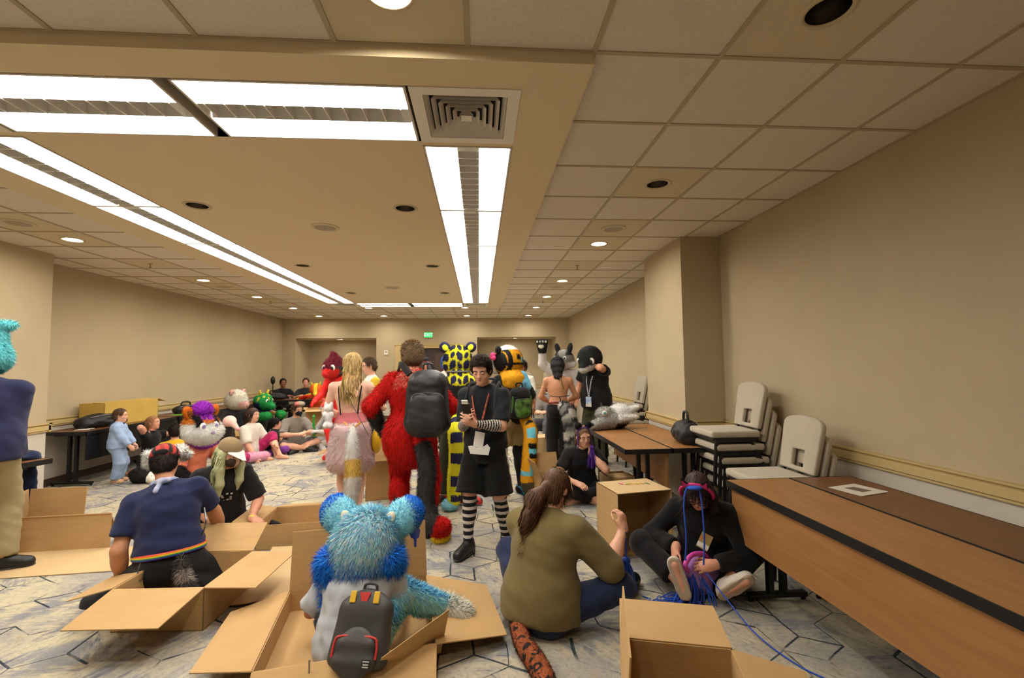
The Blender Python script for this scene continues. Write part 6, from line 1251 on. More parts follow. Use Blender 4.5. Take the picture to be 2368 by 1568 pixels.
def oex(b, pt, R, F):
    for sd in (-1, 1): b.ell(pt(sd*0.72, 0.35, -0.35), V(0.48, 0.42, 0.45)*R, F, 0.05)
    b.ell(pt(0, 0.85, -0.42), V(0.62, 0.5, 0.45)*R, F, 0.05); b.ell(pt(0, 0.5, -0.75), V(0.7, 0.5, 0.35)*R, F, 0.05)
hd = bear_head(H, 0.19, [PUR, ORG, CRM, BLA], oreg, None, 0.011, 0.045, 36000, 15000, extra=oex, ears=[(-0.78, 0, 0.95, 0.30, 0.14, 0.52, 1, 3, -28), (0.78, 0, 0.95, 0.30, 0.14, 0.52, 1, 3, 28)], off=(0, 0.02, 0.03))
for s_ in (-1, 1): ceye(H, hd, s_*0.40, 0.93, 0.12, 0.22, iris=(120, 90, 170))
MB().ell(H.bh(0, 1.36, -0.30), (0.028, 0.02, 0.02)).build('nose', mat('lilac nose', (150, 120, 170), 0.4), hd)
b = SDF(); b.ell(H.bh(0, 0.1, 1.1), (0.085, 0.085, 0.085), None, 0.02); fm = furmats([PUR], 3, spread=0.3); o, P, Q = sobj('hair_tuft', b, 0.010, fm[1:2], hd); fur(o, P, Q, fm, None, 70000, 0.055, 0.006, (0, 0, 0.2), 0.7, 0.4, 3, maxn=5000)
for nm in 'LR':
    b = SDF(); H.arm(b, nm, add=0.03); e = H.J['el'+nm]; sh_ = H.J['sh'+nm]; fm = furmats([BLA, ORG, PUR], 3); rg = lambda p, e=e, s0=sh_: np.where(((p-s0)@nrm(e-s0)) < 0.16, 1, np.where(((p-s0)@nrm(e-s0)) < 0.19, 2, 0))
    o, P, Q = sobj('fur_sleeve', b, 0.011, fm[1::3], H.root, rg, clips=[(sh_+(e-sh_)*0.42, -nrm(e-sh_))]); fur(o, P, Q, fm, rg, 40000, 0.035, 0.006, (0, 0, -1), 0.4, 0.3, 3, maxn=6000)
b = SDF(); b.ell(H.nk+V(0, 0.06, 0.01), (0.15, 0.15, 0.06), None, 0.03); fm = furmats([PUR], 3, spread=0.3); o, P, Q = sobj('neck_ruff', b, 0.011, fm[1:2], H.root); fur(o, P, Q, fm, None, 40000, 0.05, 0.006, (0, 0.3, -1), 0.5, 0.35, 3, maxn=4000)
# toddler
S = 0.56
H = Human('toddler in pale blue sweatsuit standing beside the left wall table', (-5.0, 6.80, 0), -72, S, **stand(S, 0.11), head=(0, -6, 0), LH=(-0.10, 0.17, 0.47), RH=(0.10, 0.18, 0.47), Lel=(-1, -0.5, -0.5), Rel=(1, -0.5, -0.5), headscale=1.32, girth=1.12, limb=1.12, vox=0.0095, skin_m=skin('fair'))
SW = cloth('pale blue fleece', (158, 184, 222), var=0.06); H.body(); H.shirt(SW, 1.92, 0.05, loose=0.04, sl_add=0.012, name='sweatshirt'); H.pants(cloth('pale blue fleece pants', (150, 174, 208)), 1.95, loose=0.012)
b = SDF(); b.ell(H.nk-H.f2*0.05-V(0, 0, 0.035), (0.085, 0.05, 0.075), None, 0.02); b.chain([H.nk+V(0.06*math.cos(a), 0.055*math.sin(a), -0.005) for a in np.linspace(0, 6.28, 11)], [0.02]*11, 0.01); sobj('hood', b, 0.008, [NAVY], H.root, wrinkle=folds(0.003, 5))
H.shoes(mat('yellow pink sneaker', (206, 186, 110), 0.7, col2=(200, 120, 130), vscale=25), SOLEW); H.hair((110, 84, 66), 'short', 0.018, n=5000); H.face()
# girl with brown hair reaching out
S = 0.82
H = Human('girl with brown hair in a dark dress kneeling by the left wall table', (-4.95, 7.35, 0), -85, S, pelvis=(0, 0, 0.20), LF=(-0.1, -0.16, 0.07), RF=(0.1, -0.16, 0.07), Lkn=(0, 1, 0.5), Rkn=(0, 1, 0.5), Lfd=(0, -1, 0), Rfd=(0, -1, 0), lean=4, head=(-4, 0, 0), LH=(-0.12, 0.36, 0.66), RH=(0.12, 0.02, 0.62), Lel=(-1, 0, -0.6), Rel=(1, 0, -1), vox=0.0135, skin_m=skin('rosy'), Lhand=dict(curl=0.6), Rhand=dict(curl=0.9))
H.body(); H.shirt(BLK, 0.5, 0.05, sl_add=0.012); H.pants(BLK, 1.8, loose=0.02); H.hair((128, 92, 66), 'long', 0.07, n=4000, extra=lambda b, s: b.cone(s.hp(0, -0.07, 0), s.hp(0, -0.075, -0.2), 0.075*s.hs, 0.06*s.hs, 0.03), curl=0.15); H.face()
# yellow tee, dark hair, mostly hidden
S = 0.80
H = Human('dark-haired child in a yellow tee between the girl and the costume head', (-4.47, 7.15, 0), 30, S, **sitcross(S), head=(0, -10, 0), vox=0.017, skin_m=skin('fair')); H.body(); H.shirt(cloth('yellow tee', (228, 180, 40)), 0.8, 0.05, sl_add=0.014); H.pants(BLK, 1.9); H.hair((44, 34, 30), 'short', 0.03, n=3000)
# white tee woman leaning on her hand
S = 0.96
H = Human('dark-haired person in a white tee leaning back on the floor in side view', (-3.92, 8.2, 0), -102, S, pelvis=(0, 0, 0.115), LF=(-0.10, 0.50, 0.075), RF=(0.05, 0.30, 0.07), Lkn=(-0.3, 0.3, 0.6), Rkn=(1, 0.2, 0.1), lean=4, hunch=5, head=(-6, -4, 0), RH=(0.22, 0.30, 0.03), LH=(-0.15, 0.35, 0.25), Rel=(0.4, -1, 0), vox=0.0135, skin_m=skin('fair'), Rfd=(-0.4, 1, 0))
H.body(); H.shirt(cloth('white tee', (220, 214, 202)), 0.9, 0.06, loose=0.03, sl_add=0.022); H.pants(cloth('magenta print', (176, 40, 96), var=0.3), 1.3, loose=0.01); H.hair((64, 46, 40), 'long', 0.09, n=5000, extra=lambda b, s: b.cone(s.hp(0, -0.07, 0), s.hp(0, -0.085, -0.19), 0.08*s.hs, 0.06*s.hs, 0.03), curl=0.12); H.face()
fm = furmats([(240, 150, 172)], 3, spread=0.15)
b = SDF(); k, a = H.J['knR'], H.J['anR']; b.cone(k*0.7+a*0.3, a+(a-k)*0.12, 0.075, 0.078, 0.02); o, P, Q = sobj('leg_warmer', b, 0.011, fm[1:2], H.root, clips=[((0, 0, 0.003), V(0, 0, -1))]); fur(o, P, Q, fm, None, 50000, 0.022, 0.005, (0, 0, -1), 0.6, 0.4, 3, maxn=4000)
# winged child
S = 0.70
H = Human('small child with black hair and blue wings seated behind the white tee', (-3.72, 8.62, 0), -75, S, **sitcross(S), lean=8, head=(0, -10, 0), vox=0.015, skin_m=skin('fair')); H.body(); H.shirt(BLK, 0.9, 0.05); H.pants(cloth('teal purple leggings', (120, 60, 150), var=0.3), 1.9); H.hair((30, 26, 28), 'short', 0.03, n=3000); H.face()
BW = cloth('blue wing', (36, 84, 190), var=0.2)
for k in range(5): MB().prism([(0.10, -0.10, 0.34), (0.26+0.02*k, -0.10-0.03*k, 0.30-0.05*k), (0.24+0.02*k, -0.12-0.03*k, 0.25-0.05*k)], (0.0, 0.012, 0.0)).build('wing_feather', BW, H.root)
MB().prism([(0.08, -0.08, 0.38), (0.20, -0.09, 0.36), (0.22, -0.1, 0.16), (0.10, -0.1, 0.14)], (0, 0.015, 0)).build('wing', BW, H.root)
# grey shirt, black face mask, cross-legged
S = 1.0
H = Human('person in grey shirt and shorts with a black face mask sitting cross-legged', (-3.52, 9.05, 0), 222, S, **sitcross(S, fy=0.36), lean=12, hunch=8, head=(8, -12, 0), LH=(-0.05, 0.42, 0.36), RH=(0.10, 0.40, 0.34), Lel=(-1, -0.3, -0.4), Rel=(1, -0.3, -0.4), vox=0.0135, skin_m=skin('fair'))
GS = cloth('grey shirt', (140, 134, 126), var=0.05); H.body(); H.shirt(GS, 0.95, 0.06, loose=0.03, sl_add=0.022); H.pants(cloth('grey patterned shorts', (112, 108, 104), var=0.25), 0.9, loose=0.025, name='shorts'); H.shoes(SHOEB, None); H.hair((84, 62, 48), 'short', 0.035, n=4000); H.face(whole=False)
b = SDF(); b.ell(H.hp(0, 0.06, -0.05), V(0.066, 0.066, 0.055), H.HM, 0.02); H.hat_part('face_mask', b, BLK, vox=0.0105)
b = SDF(); b.ell(H.hp(0, 0.05, 0.12), V(0.085, 0.05, 0.03), H.HM, 0.02); fm = furmats([(170, 160, 140), (206, 120, 110)], 3); o, P, Q = sobj('fur_headpiece', b, 0.011, fm[1::3], H.root, lambda p: ((p-H.hc)@H.HM[:, 0] > 0.03).astype(int)); fur(o, P, Q, fm, lambda p: ((p-H.hc)@H.HM[:, 0] > 0.03).astype(int), 60000, 0.03, 0.006, (0, 0, 0.4), 0.6, 0.4, 3, maxn=2500)
# grey suited figure with red and white head, green yarn
S = 1.0
H = Human('person in grey fur suit with a white and coral head and green yarn', (-2.86, 9.35, 0), 150, S, **sitcross(S), lean=14, head=(20, -10, 0), LH=(-0.1, 0.42, 0.35), RH=(0.15, 0.40, 0.35), vox=0.017)
gm = furmats([(164, 160, 156)], 3); b = SDF(); H.torso(b); [H.arm(b, q, add=0.012) for q in 'LR']; [H.leg(b, q, add=0.012) for q in 'LR']; [H.hand(b, q) for q in 'LR']; [H.foot(b, q, add=0.02) for q in 'LR']; o, P, Q = sobj('body', b, 0.013, gm[1:2], H.root); fur(o, P, Q, gm, None, 14000, 0.03, 0.006, (0, 0, -1), 0.4, 0.3, 3, maxn=9000)
bear_head(H, 0.15, [(206, 200, 194), (222, 96, 80)], lambda q: (q[:, 2] > 0.35).astype(int), None, 0.012, 0.03, 30000, 4000, muzzle=(0.5, 0.4), ears=[(-0.7, 0, 0.9, 0.25, 0.12, 0.4, 1, None, -20), (0.7, 0, 0.9, 0.25, 0.12, 0.4, 1, None, 20)])
tassel('yarn_hank', 'bright green yarn hank hanging beside the grey shirt', (-3.13, 9.0, 0.66), 26, 0.42, 0.035, mat('green yarn', (60, 170, 60), 0.85), 8, 0.02)
# green dragon head
S = 1.0
H = Human('person in green dragon costume head with green fur mitts beside the left tables', (-4.66, 10.1, 0), 236, S, pelvis=(0, 0, 0.20), LF=(-0.2, 0.5, 0.08), RF=(0.2, 0.5, 0.08), lean=12, hunch=8, head=(20, -10, 0), LH=('w', -4.10, 9.85, 0.60), RH=('w', -4.35, 9.65, 0.58), Lel=(-1, 0, -0.3), Rel=(1, 0, -0.3), vox=0.015, skin_m=skin('tan'))
H.body(head=False); H.shirt(cloth('navy hoodie', (40, 48, 76)), 0.4, 0.05, loose=0.03); H.pants(BLK, 1.9)
GN, GD, NV = (36, 150, 74), (190, 170, 60), (38, 50, 84)
hd = bear_head(H, 0.18, [GN, GD, NV], lambda q: np.where((q[:, 2] > 0.1) & (np.sin(q[:, 0]*9)*np.sin(q[:, 1]*9+1) > 0.55), 1, np.where((q[:, 2] < 0.0) & (q[:, 1] < 0.35), 2, 0)), None, 0.012, 0.025, 30000, 9000, muzzle=(0.55, 0.42), ears=[(-0.6, -0.1, 1.0, 0.12, 0.12, 0.42, 1, None, -18), (0.6, -0.1, 1.0, 0.12, 0.12, 0.42, 1, None, 18)])
for s_ in (-1, 1): ceye(H, hd, s_*0.42, 0.80, 0.22, 0.2)
fm = furmats([GN], 3)
for nm in 'LR': b = SDF(); w_, e = H.J['wr'+nm], H.J['el'+nm]; b.cone(w_*0.6+e*0.4, w_, 0.06, 0.075, 0.02); b.ell(w_+nrm(w_-e)*0.08, (0.085, 0.085, 0.075), None, 0.03); o, P, Q = sobj('fur_mitt', b, 0.011, fm[1:2], H.root); fur(o, P, Q, fm, None, 50000, 0.025, 0.006, (0, 0, -1), 0.5, 0.35, 3, maxn=3500)
# cream head in black jacket
S = 1.02
H = Human('person in black jacket with a cream fluffy pig-eared costume head by the left tables', (-4.88, 9.5, 0), 230, S, pelvis=(0, 0, 0.26), LF=(-0.2, 0.5, 0.08), RF=(0.2, 0.5, 0.08), lean=14, head=(25, -6, 0), LH=(-0.2, 0.4, 0.4), RH=(0.2, 0.42, 0.45), vox=0.017, girth=1.1)
H.body(head=False); H.shirt(cloth('black shiny jacket', (30, 31, 34), rough=0.5), 1.95, 0.05, loose=0.03); H.pants(BLK, 1.9)
CR, PN = (226, 212, 184), (222, 160, 150)
hd = bear_head(H, 0.185, [CR, PN], lambda q: ((q[:, 1] > 0.85) & (q[:, 2] < 0)).astype(int), None, 0.012, 0.05, 40000, 9000, muzzle=(0.4, 0.4), ears=[(-0.75, 0.1, 0.75, 0.25, 0.12, 0.42, 1, None, -35), (0.75, 0.1, 0.75, 0.25, 0.12, 0.42, 1, None, 35)])
# pink opossum-like plush head on the white cheeks' shoulder side
t = thing('pig_plush', 'pale pink pig-like plush head on a post behind the purple-tufted costume', 'plush toy', (-3.65, 7.05, 0.70)); b = SDF(); b.ell((0, 0, 0.08), (0.09, 0.09, 0.085), None, 0.02); b.cone((0.06, -0.04, 0.06), (0.15, -0.07, -0.02), 0.05, 0.028, 0.03); sobj('snout_body', b, 0.011, [mat('pink plush', (234, 190, 180), 0.9)], t); MB().ell((0.168, -0.078, -0.03), (0.024, 0.024, 0.022)).build('nose', mat('nose pink', (222, 150, 160), 0.6), t)
b = MB().cbox((0, 0, -0.35), (0.10, 0.10, 0.70)).build('stand_post', M_black, t)
# two men at the far corner and the orange costume over the table
S = 1.0
H = Human('man with short dark hair in a black tee seated at the far left table', (-5.42, 13.15, 0), 215, S, pelvis=(0, 0, 0.47), LF=(-0.12, 0.40, 0.085), RF=(0.12, 0.40, 0.085), head=(0, -8, 0), LH=(-0.15, 0.35, 0.78), RH=(0.15, 0.35, 0.78), vox=0.020, skin_m=skin('brown')); H.body(); H.shirt(BLK, 0.9, 0.05); H.pants(BLK, 1.9); H.hair((28, 24, 24), 'short', 0.012, n=2000); H.face(eye=(30, 24, 20))
H = Human('man with cropped hair seated behind the orange costume', (-4.85, 13.3, 0), 195, S, pelvis=(0, 0, 0.47), LF=(-0.12, 0.40, 0.085), RF=(0.12, 0.40, 0.085), head=(0, -8, 0), LH=(-0.15, 0.35, 0.78), RH=(0.15, 0.35, 0.78), vox=0.020, skin_m=skin('rosy')); H.body(); H.shirt(CHAR, 0.9, 0.05); H.pants(BLK, 1.9); H.hair((70, 52, 40), 'short', 0.015, n=2000); H.face()
S = 1.0
H = Human('person in orange and red dragon costume leaning forward with yellow spines', (-4.34, 12.82, 0), 190, S, pelvis=(0, 0, 0.45), LF=(-0.12, 0.40, 0.085), RF=(0.12, 0.40, 0.085), lean=42, hunch=12, head=(0, -20, 0), LH=(-0.3, 0.50, 0.80), RH=(0.25, 0.52, 0.80), vox=0.020, girth=1.15)
OR2, RD2, YL2 = (236, 92, 36), (196, 36, 26), (236, 186, 52); rg = lambda p: np.where(p[:, 1] > 0.42, 1, np.where(np.sin(p[:, 2]*22+p[:, 0]*9) > 0.86, 2, 0)); gm = furmats([OR2, RD2, YL2], 3)
b = SDF(); H.torso(b); [H.arm(b, q, add=0.02) for q in 'LR']; [H.leg(b, q, add=0.01) for q in 'LR']; [H.hand(b, q) for q in 'LR']; [H.foot(b, q) for q in 'LR']; H.headsdf(b); o, P, Q = sobj('body', b, 0.015, gm[1::3], H.root, rg); fur(o, P, Q, gm, rg, 12000, 0.03, 0.007, (0, 0, -1), 0.4, 0.3, 3, maxn=8000)
bear_head(H, 0.16, [OR2, YL2], lambda q: (np.abs(q[:, 0]) < 0.25).astype(int), None, 0.014, 0.025, 20000, 3000, muzzle=(0.5, 0.4), ears=[(-0.6, 0, 0.9, 0.12, 0.12, 0.5, 1, None, -20), (0.6, 0, 0.9, 0.12, 0.12, 0.5, 1, None, 20)])
for s_, zz in ((-1, 0.0), (1, 0.06), (0, 0.1)): MB().ell(H.nk+V(s_*0.09, -0.10, 0.02+zz), (0.03, 0.03, 0.08), 10, 7).build('spine', mat('yellow spine', YL2, 0.7), H.root)
# left edge: teal fur hat, navy jacket, khaki trousers
S = 1.03
H = Human('person in navy jacket, khaki trousers and shaggy teal fur hat at the left edge', (-3.86, 3.90, 0), 38, S, pelvis=(0, 0, 0.95), LF=(-0.12, 0.10, 0.085), RF=(0.14, -0.04, 0.085), lean=6, head=(0, -8, 0), LH=(-0.12, 0.34, 1.12), RH=(0.02, 0.30, 1.12), Lel=(-1, -0.4, -0.5), Rel=(0.55, -1, -0.4), vox=0.012, girth=1.1, limb=1.12, Rfd=(1, -0.3, 0))
H.body(); H.shirt(cloth('navy jacket', (40, 42, 74)), 1.9, 0.08, loose=0.045, sl_add=0.018, name='jacket'); H.pants(KHAKI, 1.97, loose=0.012, flare=0.016, rise=0.0, infl=0.006); H.shoes(SHOEB, SOLE); H.hair((60, 44, 36), 'short', 0.02, n=3000)
TL = (96, 186, 198); fm = furmats([TL, (40, 110, 122)], 3, spread=0.2); b = SDF(); b.ell(H.hp(0, 0.0, 0.02), V(0.125, 0.135, 0.13), H.HM, 0.03); b.cone(H.hp(0, 0.0, 0.11), H.hp(0.05, -0.02, 0.26), 0.095, 0.04, 0.04); b.ell(H.hp(0.09, -0.04, 0.275), (0.05, 0.04, 0.03), None, 0.03); b.ell(H.hp(0, 0.12, -0.10), V(0.06, 0.1, 0.07), H.HM, 0.02, sub=True)
rg = lambda p: (((p-H.hc)@H.HM[:, 2]) < -0.07).astype(int); o, P, Q = sobj('fur_hat', b, 0.009, fm[1::3], H.root, rg); fur(o, P, Q, fm, rg, 60000, 0.035, 0.006, (0, 0, -1), 0.4, 0.35, 3, maxn=9000)
# ------------------------------------------------------------------ standing people farther back
# yellow and navy spotted partial suit
S = 1.0
H = Human('person in a yellow and navy spotted costume head, seen from behind', (-0.24, 5.35, 0), 4, S, pelvis=(0, 0, 0.93), LF=(-0.16, -0.05, 0.083), RF=(0.08, -0.10, 0.083), lean=6, hunch=4, head=(0, -8, 0), LH=(-0.2, 0.25, 1.0), RH=(0.22, 0.28, 1.05), vox=0.0135, Lfd=(0.9, 0.3, 0), Rfd=(0.9, -0.25, 0))
H.body(head=False); H.shirt(BLK, 0.9, 0.06, loose=0.03); H.pants(DGREEN, 1.93, loose=0.014)
SNK = [mat('sneaker black', (26, 24, 26), 0.6), mat('sneaker red', (206, 52, 40), 0.6)]; H.shoes(SNK[0], SOLEW, add=0.014, mats=SNK, region=lambda p: ((np.sin(p[:, 0]*55+p[:, 2]*30) > 0.55) | (p[:, 2] < 0.035)).astype(int))
YE, NV = (232, 218, 40), (44, 46, 84)
def spots(q, f=3.4):
    w = np.stack([np.sin(q[:, 0]*f*2.1+1), np.sin(q[:, 2]*f*1.5+0.5*np.sin(q[:, 0]*7)), np.sin(q[:, 1]*f*1.7+2)], 1); return ((w[:, 0]*w[:, 1] > 0.18) | (w[:, 0]*w[:, 1] < -0.55)).astype(int)
hd = bear_head(H, 0.18, [YE, NV], spots, None, 0.010, 0.018, 40000, 11000, sx=0.95, sz=1.15, off=(0, 0, 0.0), ears=[(-0.86, 0, 0.98, 0.34, 0.2, 0.36, 1, 0, -35, -1), (0.86, 0, 0.98, 0.34, 0.2, 0.36, 1, 0, 35, -1)])
b = SDF(); b.cone(H.nk+V(0, -0.01, 0.04), H.nk+V(0, -0.02, -0.07), 0.12, 0.14, 0.05); b.cone(H.nk+V(0.02, -0.05, -0.03), H.nk+V(0.17, -0.03, -0.05), 0.07, 0.06, 0.04); fm = furmats([YE, NV], 3); rg = lambda p: spots((p-H.nk)/0.16); o, P, Q = sobj('neck_cowl', b, 0.011, fm[1::3], H.root, rg); fur(o, P, Q, fm, rg, 40000, 0.018, 0.005, (0, 0, -1), 0.4, 0.3, 3, maxn=4000)
MB().tube([H.nk+V(0.13*math.cos(a), -0.01+0.13*math.sin(a), 0.05) for a in np.linspace(0, 6.28, 17)], 0.012, 6, False).build('collar_band', GRY, H.root)
tp = [(-0.02, -0.15, 0.95), (-0.03, -0.28, 0.84), (-0.02, -0.30, 0.60), (-0.05, -0.30, 0.30), (-0.06, -0.30, 0.10)]; al = along(tp)
tail(H, 'tail', tp, [0.06, 0.085, 0.085, 0.075, 0.06], [YE, NV], lambda p: (((al(p)*5.2) % 1 > 0.42) & (np.abs(p[:, 0]+0.03) < 0.065)).astype(int), 0.011, 0.018, 7000, 40000, label='thick yellow tail with navy spots')
b = SDF(); b.ell((-0.10, -0.28, 0.06), (0.09, 0.09, 0.06), None, 0.02); fm = furmats([(124, 184, 206)], 3); o, P, Q = sobj('blue_tail_tip', b, 0.010, fm[1:2], H.root, clips=[((0, 0, 0.004), V(0, 0, -1))]); fur(o, P, Q, fm, None, 40000, 0.02, 0.005, (0, 0, -1), 0.5, 0.3, 3, maxn=2000)
# orange, black and blue partial suit
S = 1.0
H = Human('person with orange, black and blue costume head and tail, seen from behind', (0.40, 5.62, 0), 24, S, pelvis=(0, 0, 0.93), LF=(-0.10, 0.0, 0.083), RF=(0.10, -0.02, 0.083), lean=4, hunch=4, head=(22, -6, 0), LH=(-0.2, 0.25, 1.02), RH=(0.22, 0.25, 1.0), vox=0.0135, Lfd=(-0.3, 1, 0), Rfd=(0.1, -1, 0))
H.body(head=False); H.shirt(BLK, 0.9, 0.06, loose=0.03, sl_add=0.02); H.pants(cloth('khaki shorts', (150, 128, 86)), 0.75, loose=0.03, name='shorts')
for nm in 'LR':
    b = SDF(); H.leg(b, nm, add=0.004); sobj('black_stocking', b, 0.011, [BLK], H.root, clips=[(H.J['kn'+nm]+V(0, 0, 0.1), V(0, 0, 1))])
OR, BK, WT, BL = (244, 148, 30), (30, 26, 28), (238, 234, 226), (104, 184, 224)
def greg(q):
    x, y, z = q[:, 0], q[:, 1], q[:, 2]; r = np.zeros(len(q), int); r[(np.abs(np.abs(x)-0.62) < 0.12) | ((z < -0.15) & (z > -0.32)) | ((np.abs(x) < 0.18) & (z > 0.05) & (z < 0.4) & (y < 0))] = 1; r[(z > 0.72)] = 2; r[(y > 0.5)] = 2; r[(x > 0.2) & (x < 0.5) & (z > -0.12) & (z < 0.18) & (y < 0)] = 3; r[(np.abs(x) > 0.8)] = 1; return r
hd = bear_head(H, 0.185, [OR, BK, WT, BL], greg, None, 0.010, 0.018, 45000, 12000, muzzle=(0.55, 0.4), sz=1.12, ears=[(-0.82, 0.0, 0.70, 0.26, 0.14, 0.34, 1, 2, -40), (0.82, 0.0, 0.70, 0.26, 0.14, 0.34, 1, 2, 40)])
MB().ell(H.bh(-1.05, 0.35, 0.45), (0.035, 0.03, 0.035)).ell(H.bh(-1.10, 0.25, 0.25), (0.03, 0.028, 0.03)).ell(H.bh(-1.02, 0.5, 0.3), (0.028, 0.03, 0.028)).build('pink_flower', mat('pink petals', (226, 60, 130), 0.7), hd)
b = SDF(); b.cone(H.nk+V(0, 0.0, 0.06), H.nk+V(0.0, -0.05, -0.06), 0.13, 0.17, 0.05, flat=(V(0, 1, 0), 0.8)); fm = furmats([OR], 3); o, P, Q = sobj('neck_cowl', b, 0.011, fm[1:2], H.root); fur(o, P, Q, fm, None, 45000, 0.022, 0.005, (0, -0.2, -1), 0.4, 0.3, 3, maxn=5000)
b = SDF(); b.cone(H.nk+V(0.11, -0.10, -0.02), H.nk+V(0.17, -0.13, -0.14), 0.07, 0.055, 0.04, flat=(V(0, 1, 0), 0.6)); b.cone(H.nk+V(0.09, -0.13, -0.10), H.nk+V(0.05, -0.15, -0.16), 0.05, 0.03, 0.04); sobj('blue_scarf', b, 0.010, [cloth('sky blue scarf', (110, 186, 226))], H.root, wrinkle=folds(0.004, 3))
tp = [(0.06, -0.16, 0.94), (0.10, -0.26, 0.78), (0.075, -0.28, 0.50), (0.04, -0.29, 0.26), (0.07, -0.30, 0.14), (0.17, -0.33, 0.09)]; al = along(tp)
def treg(p):
    t = al(p); r = np.zeros(len(p), int); k = (t*7) % 1; m = (np.abs(p[:, 0]-0.08) < 0.05) & (p[:, 1] < -0.27) & (t < 0.55); r[m & (k > 0.2) & (k < 0.85)] = 1; r[m & (k > 0.32) & (k < 0.74)] = 3; r[(t > 0.52) & (t < 0.60)] = 3; r[(t > 0.60) & (t < 0.65)] = 0; r[(t >= 0.65) & (t < 0.84)] = 4; r[t >= 0.84] = 2; return r
tail(H, 'tail', tp, [0.05, 0.075, 0.08, 0.075, 0.085, 0.05], [OR, BK, WT, BL, (84, 72, 58)], treg, 0.010, 0.016, 9000, 45000, label='orange tail with blue squares and white tip')
backpack('black sling backpack with green print on the orange-suited person', H, (-0.02, -0.24, 1.12), (0.28, 0.14, 0.36), BLK, mat('green print nylon', (30, 34, 28), 0.6, col2=(96, 150, 52), vscale=14), 0, 0)
b = SDF(); a = H.J['anR']; b.cone(a+V(0, 0.02, -0.03), a+V(0.02, -0.14, -0.045), 0.055, 0.06, 0.03); fm = furmats([BK, (60, 120, 140)], 3); rg = lambda p: (np.sin(p[:, 0]*120) > 0.6).astype(int); o, P, Q = sobj('paw_boot', b, 0.009, fm[1::3], H.root, rg, clips=[((0, 0, 0.003), V(0, 0, -1))]); fur(o, P, Q, fm, rg, 40000, 0.02, 0.005, (0, -1, -0.3), 0.5, 0.3, 3, maxn=2500)
# bare back, halter strings, grey tail
S = 0.96
H = Human('bare-backed person with black halter strings, black trousers and grey tail', (1.21, 7.0, 0), -2, S, **stand(S), lean=4, head=(-8, -12, 0), LH=(-0.10, 0.25, 0.95), RH=(0.14, 0.25, 0.95), Lel=(-1, -0.4, -0.4), Rel=(1, -0.4, -0.4), vox=0.0125, skin_m=skin('tan'), shw=0.18)
H.body(); H.pants(BLK, 1.95, loose=0.02, rise=0.05); H.shoes(SHOEB, SOLE)
hm_ = furmats([(70, 70, 72), (40, 40, 43)], 3); b = SDF(); b.ell(H.hp(0, -0.02, 0.03), V(0.098, 0.115, 0.105), H.HM, 0.02); b.cone(H.hp(0, -0.04, -0.03), H.hp(0, -0.07, -0.19), 0.09, 0.055, 0.04); b.ell(H.hp(0, -0.01, 0.13), (0.03, 0.04, 0.05), None, 0.02); b.ell(H.hp(0, 0.12, -0.03), V(0.06, 0.06, 0.09), H.HM, 0.02, sub=True)
rg = lambda p: (np.sin(p[:, 2]*70) > 0.2).astype(int); o, P, Q = sobj('fur_hood', b, 0.010, hm_[1::3], H.root, rg); fur(o, P, Q, hm_, rg, 50000, 0.03, 0.006, (0, 0, -1), 0.3, 0.3, 3, maxn=5000)
strapline('halter_string', H, [(-0.15, -0.10, 1.085), (0, -0.135, 1.07), (0.15, -0.10, 1.085)], 0.010, BLK, H.root, 0.006); strapline('halter_string', H, [(0.0, -0.14, 1.07), (0.02, -0.155, 1.0), (0.05, -0.16, 0.95)], 0.014, BLK, H.root, 0.008)
strapline('hood_tie', H, [(0.02, -0.11, 1.36), (0.04, -0.135, 1.27), (0.065, -0.14, 1.18)], 0.02, mat('olive gold ribbon', (120, 96, 40), 0.6), H.root, 0.006)
strapline('belt', H, [(-0.16, -0.05, 0.97), (-0.10, -0.13, 0.985), (0, -0.155, 0.985), (0.10, -0.13, 0.985), (0.16, -0.05, 0.97)], 0.03, mat('red black belt', (60, 22, 26), 0.7, col2=(150, 40, 44), vscale=30), H.root, 0.008)
tp = [(0.05, -0.16, 0.94), (0.12, -0.26, 0.80), (0.15, -0.28, 0.50), (0.13, -0.28, 0.22)]; al = along(tp)
tail(H, 'tail', tp, [0.06, 0.09, 0.095, 0.06], [(120, 118, 116), (72, 71, 72), (176, 172, 166)], lambda p: np.where(np.sin(al(p)*26+p[:, 0]*20) > 0.45, 1, np.where(np.sin(al(p)*19+2) > 0.7, 2, 0)), 0.011, 0.045, 9000, 40000, label='thick grey fur tail')
# wolf head, raised paw
S = 1.02
H = Human('person in grey wolf costume head and white sleeve raising a black paw', (1.46, 7.75, 0), 160, S, **stand(S), head=(-10, -6, 0), RH=('w', 1.06, 7.62, 1.80), LH=(-0.2, 0.25, 1.0), Rel=(0.6, -0.3, -1), vox=0.0135)
H.body(head=False); H.shirt(cloth('pale grey hoodie', (206, 202, 200)), 1.95, 0.06, loose=0.03, sl_add=0.022, name='hoodie'); H.pants(cloth('grey trousers', (80, 80, 84)), 1.95); H.shoes(SHOEB, SOLE)
WG, WD, WW = (136, 134, 130), (44, 44, 46), (220, 216, 206)
hd = bear_head(H, 0.165, [WG, WD, WW], lambda q: np.where((q[:, 2] > 0.5) & (np.abs(q[:, 0]) > 0.4), 1, np.where((q[:, 2] < -0.15), 2, 0)), None, 0.010, 0.03, 45000, 8000, muzzle=(0.8, 0.42), ears=[(-0.66, -0.1, 1.15, 0.26, 0.14, 0.58, 1, 1, -16), (0.66, -0.1, 1.15, 0.26, 0.14, 0.58, 1, 1, 16)], extra=lambda b, pt, R, F: [b.ell(pt(s_*0.9, 0.2, -0.4), V(0.4, 0.3, 0.35)*R, F, 0.05) for s_ in (-1, 1)])
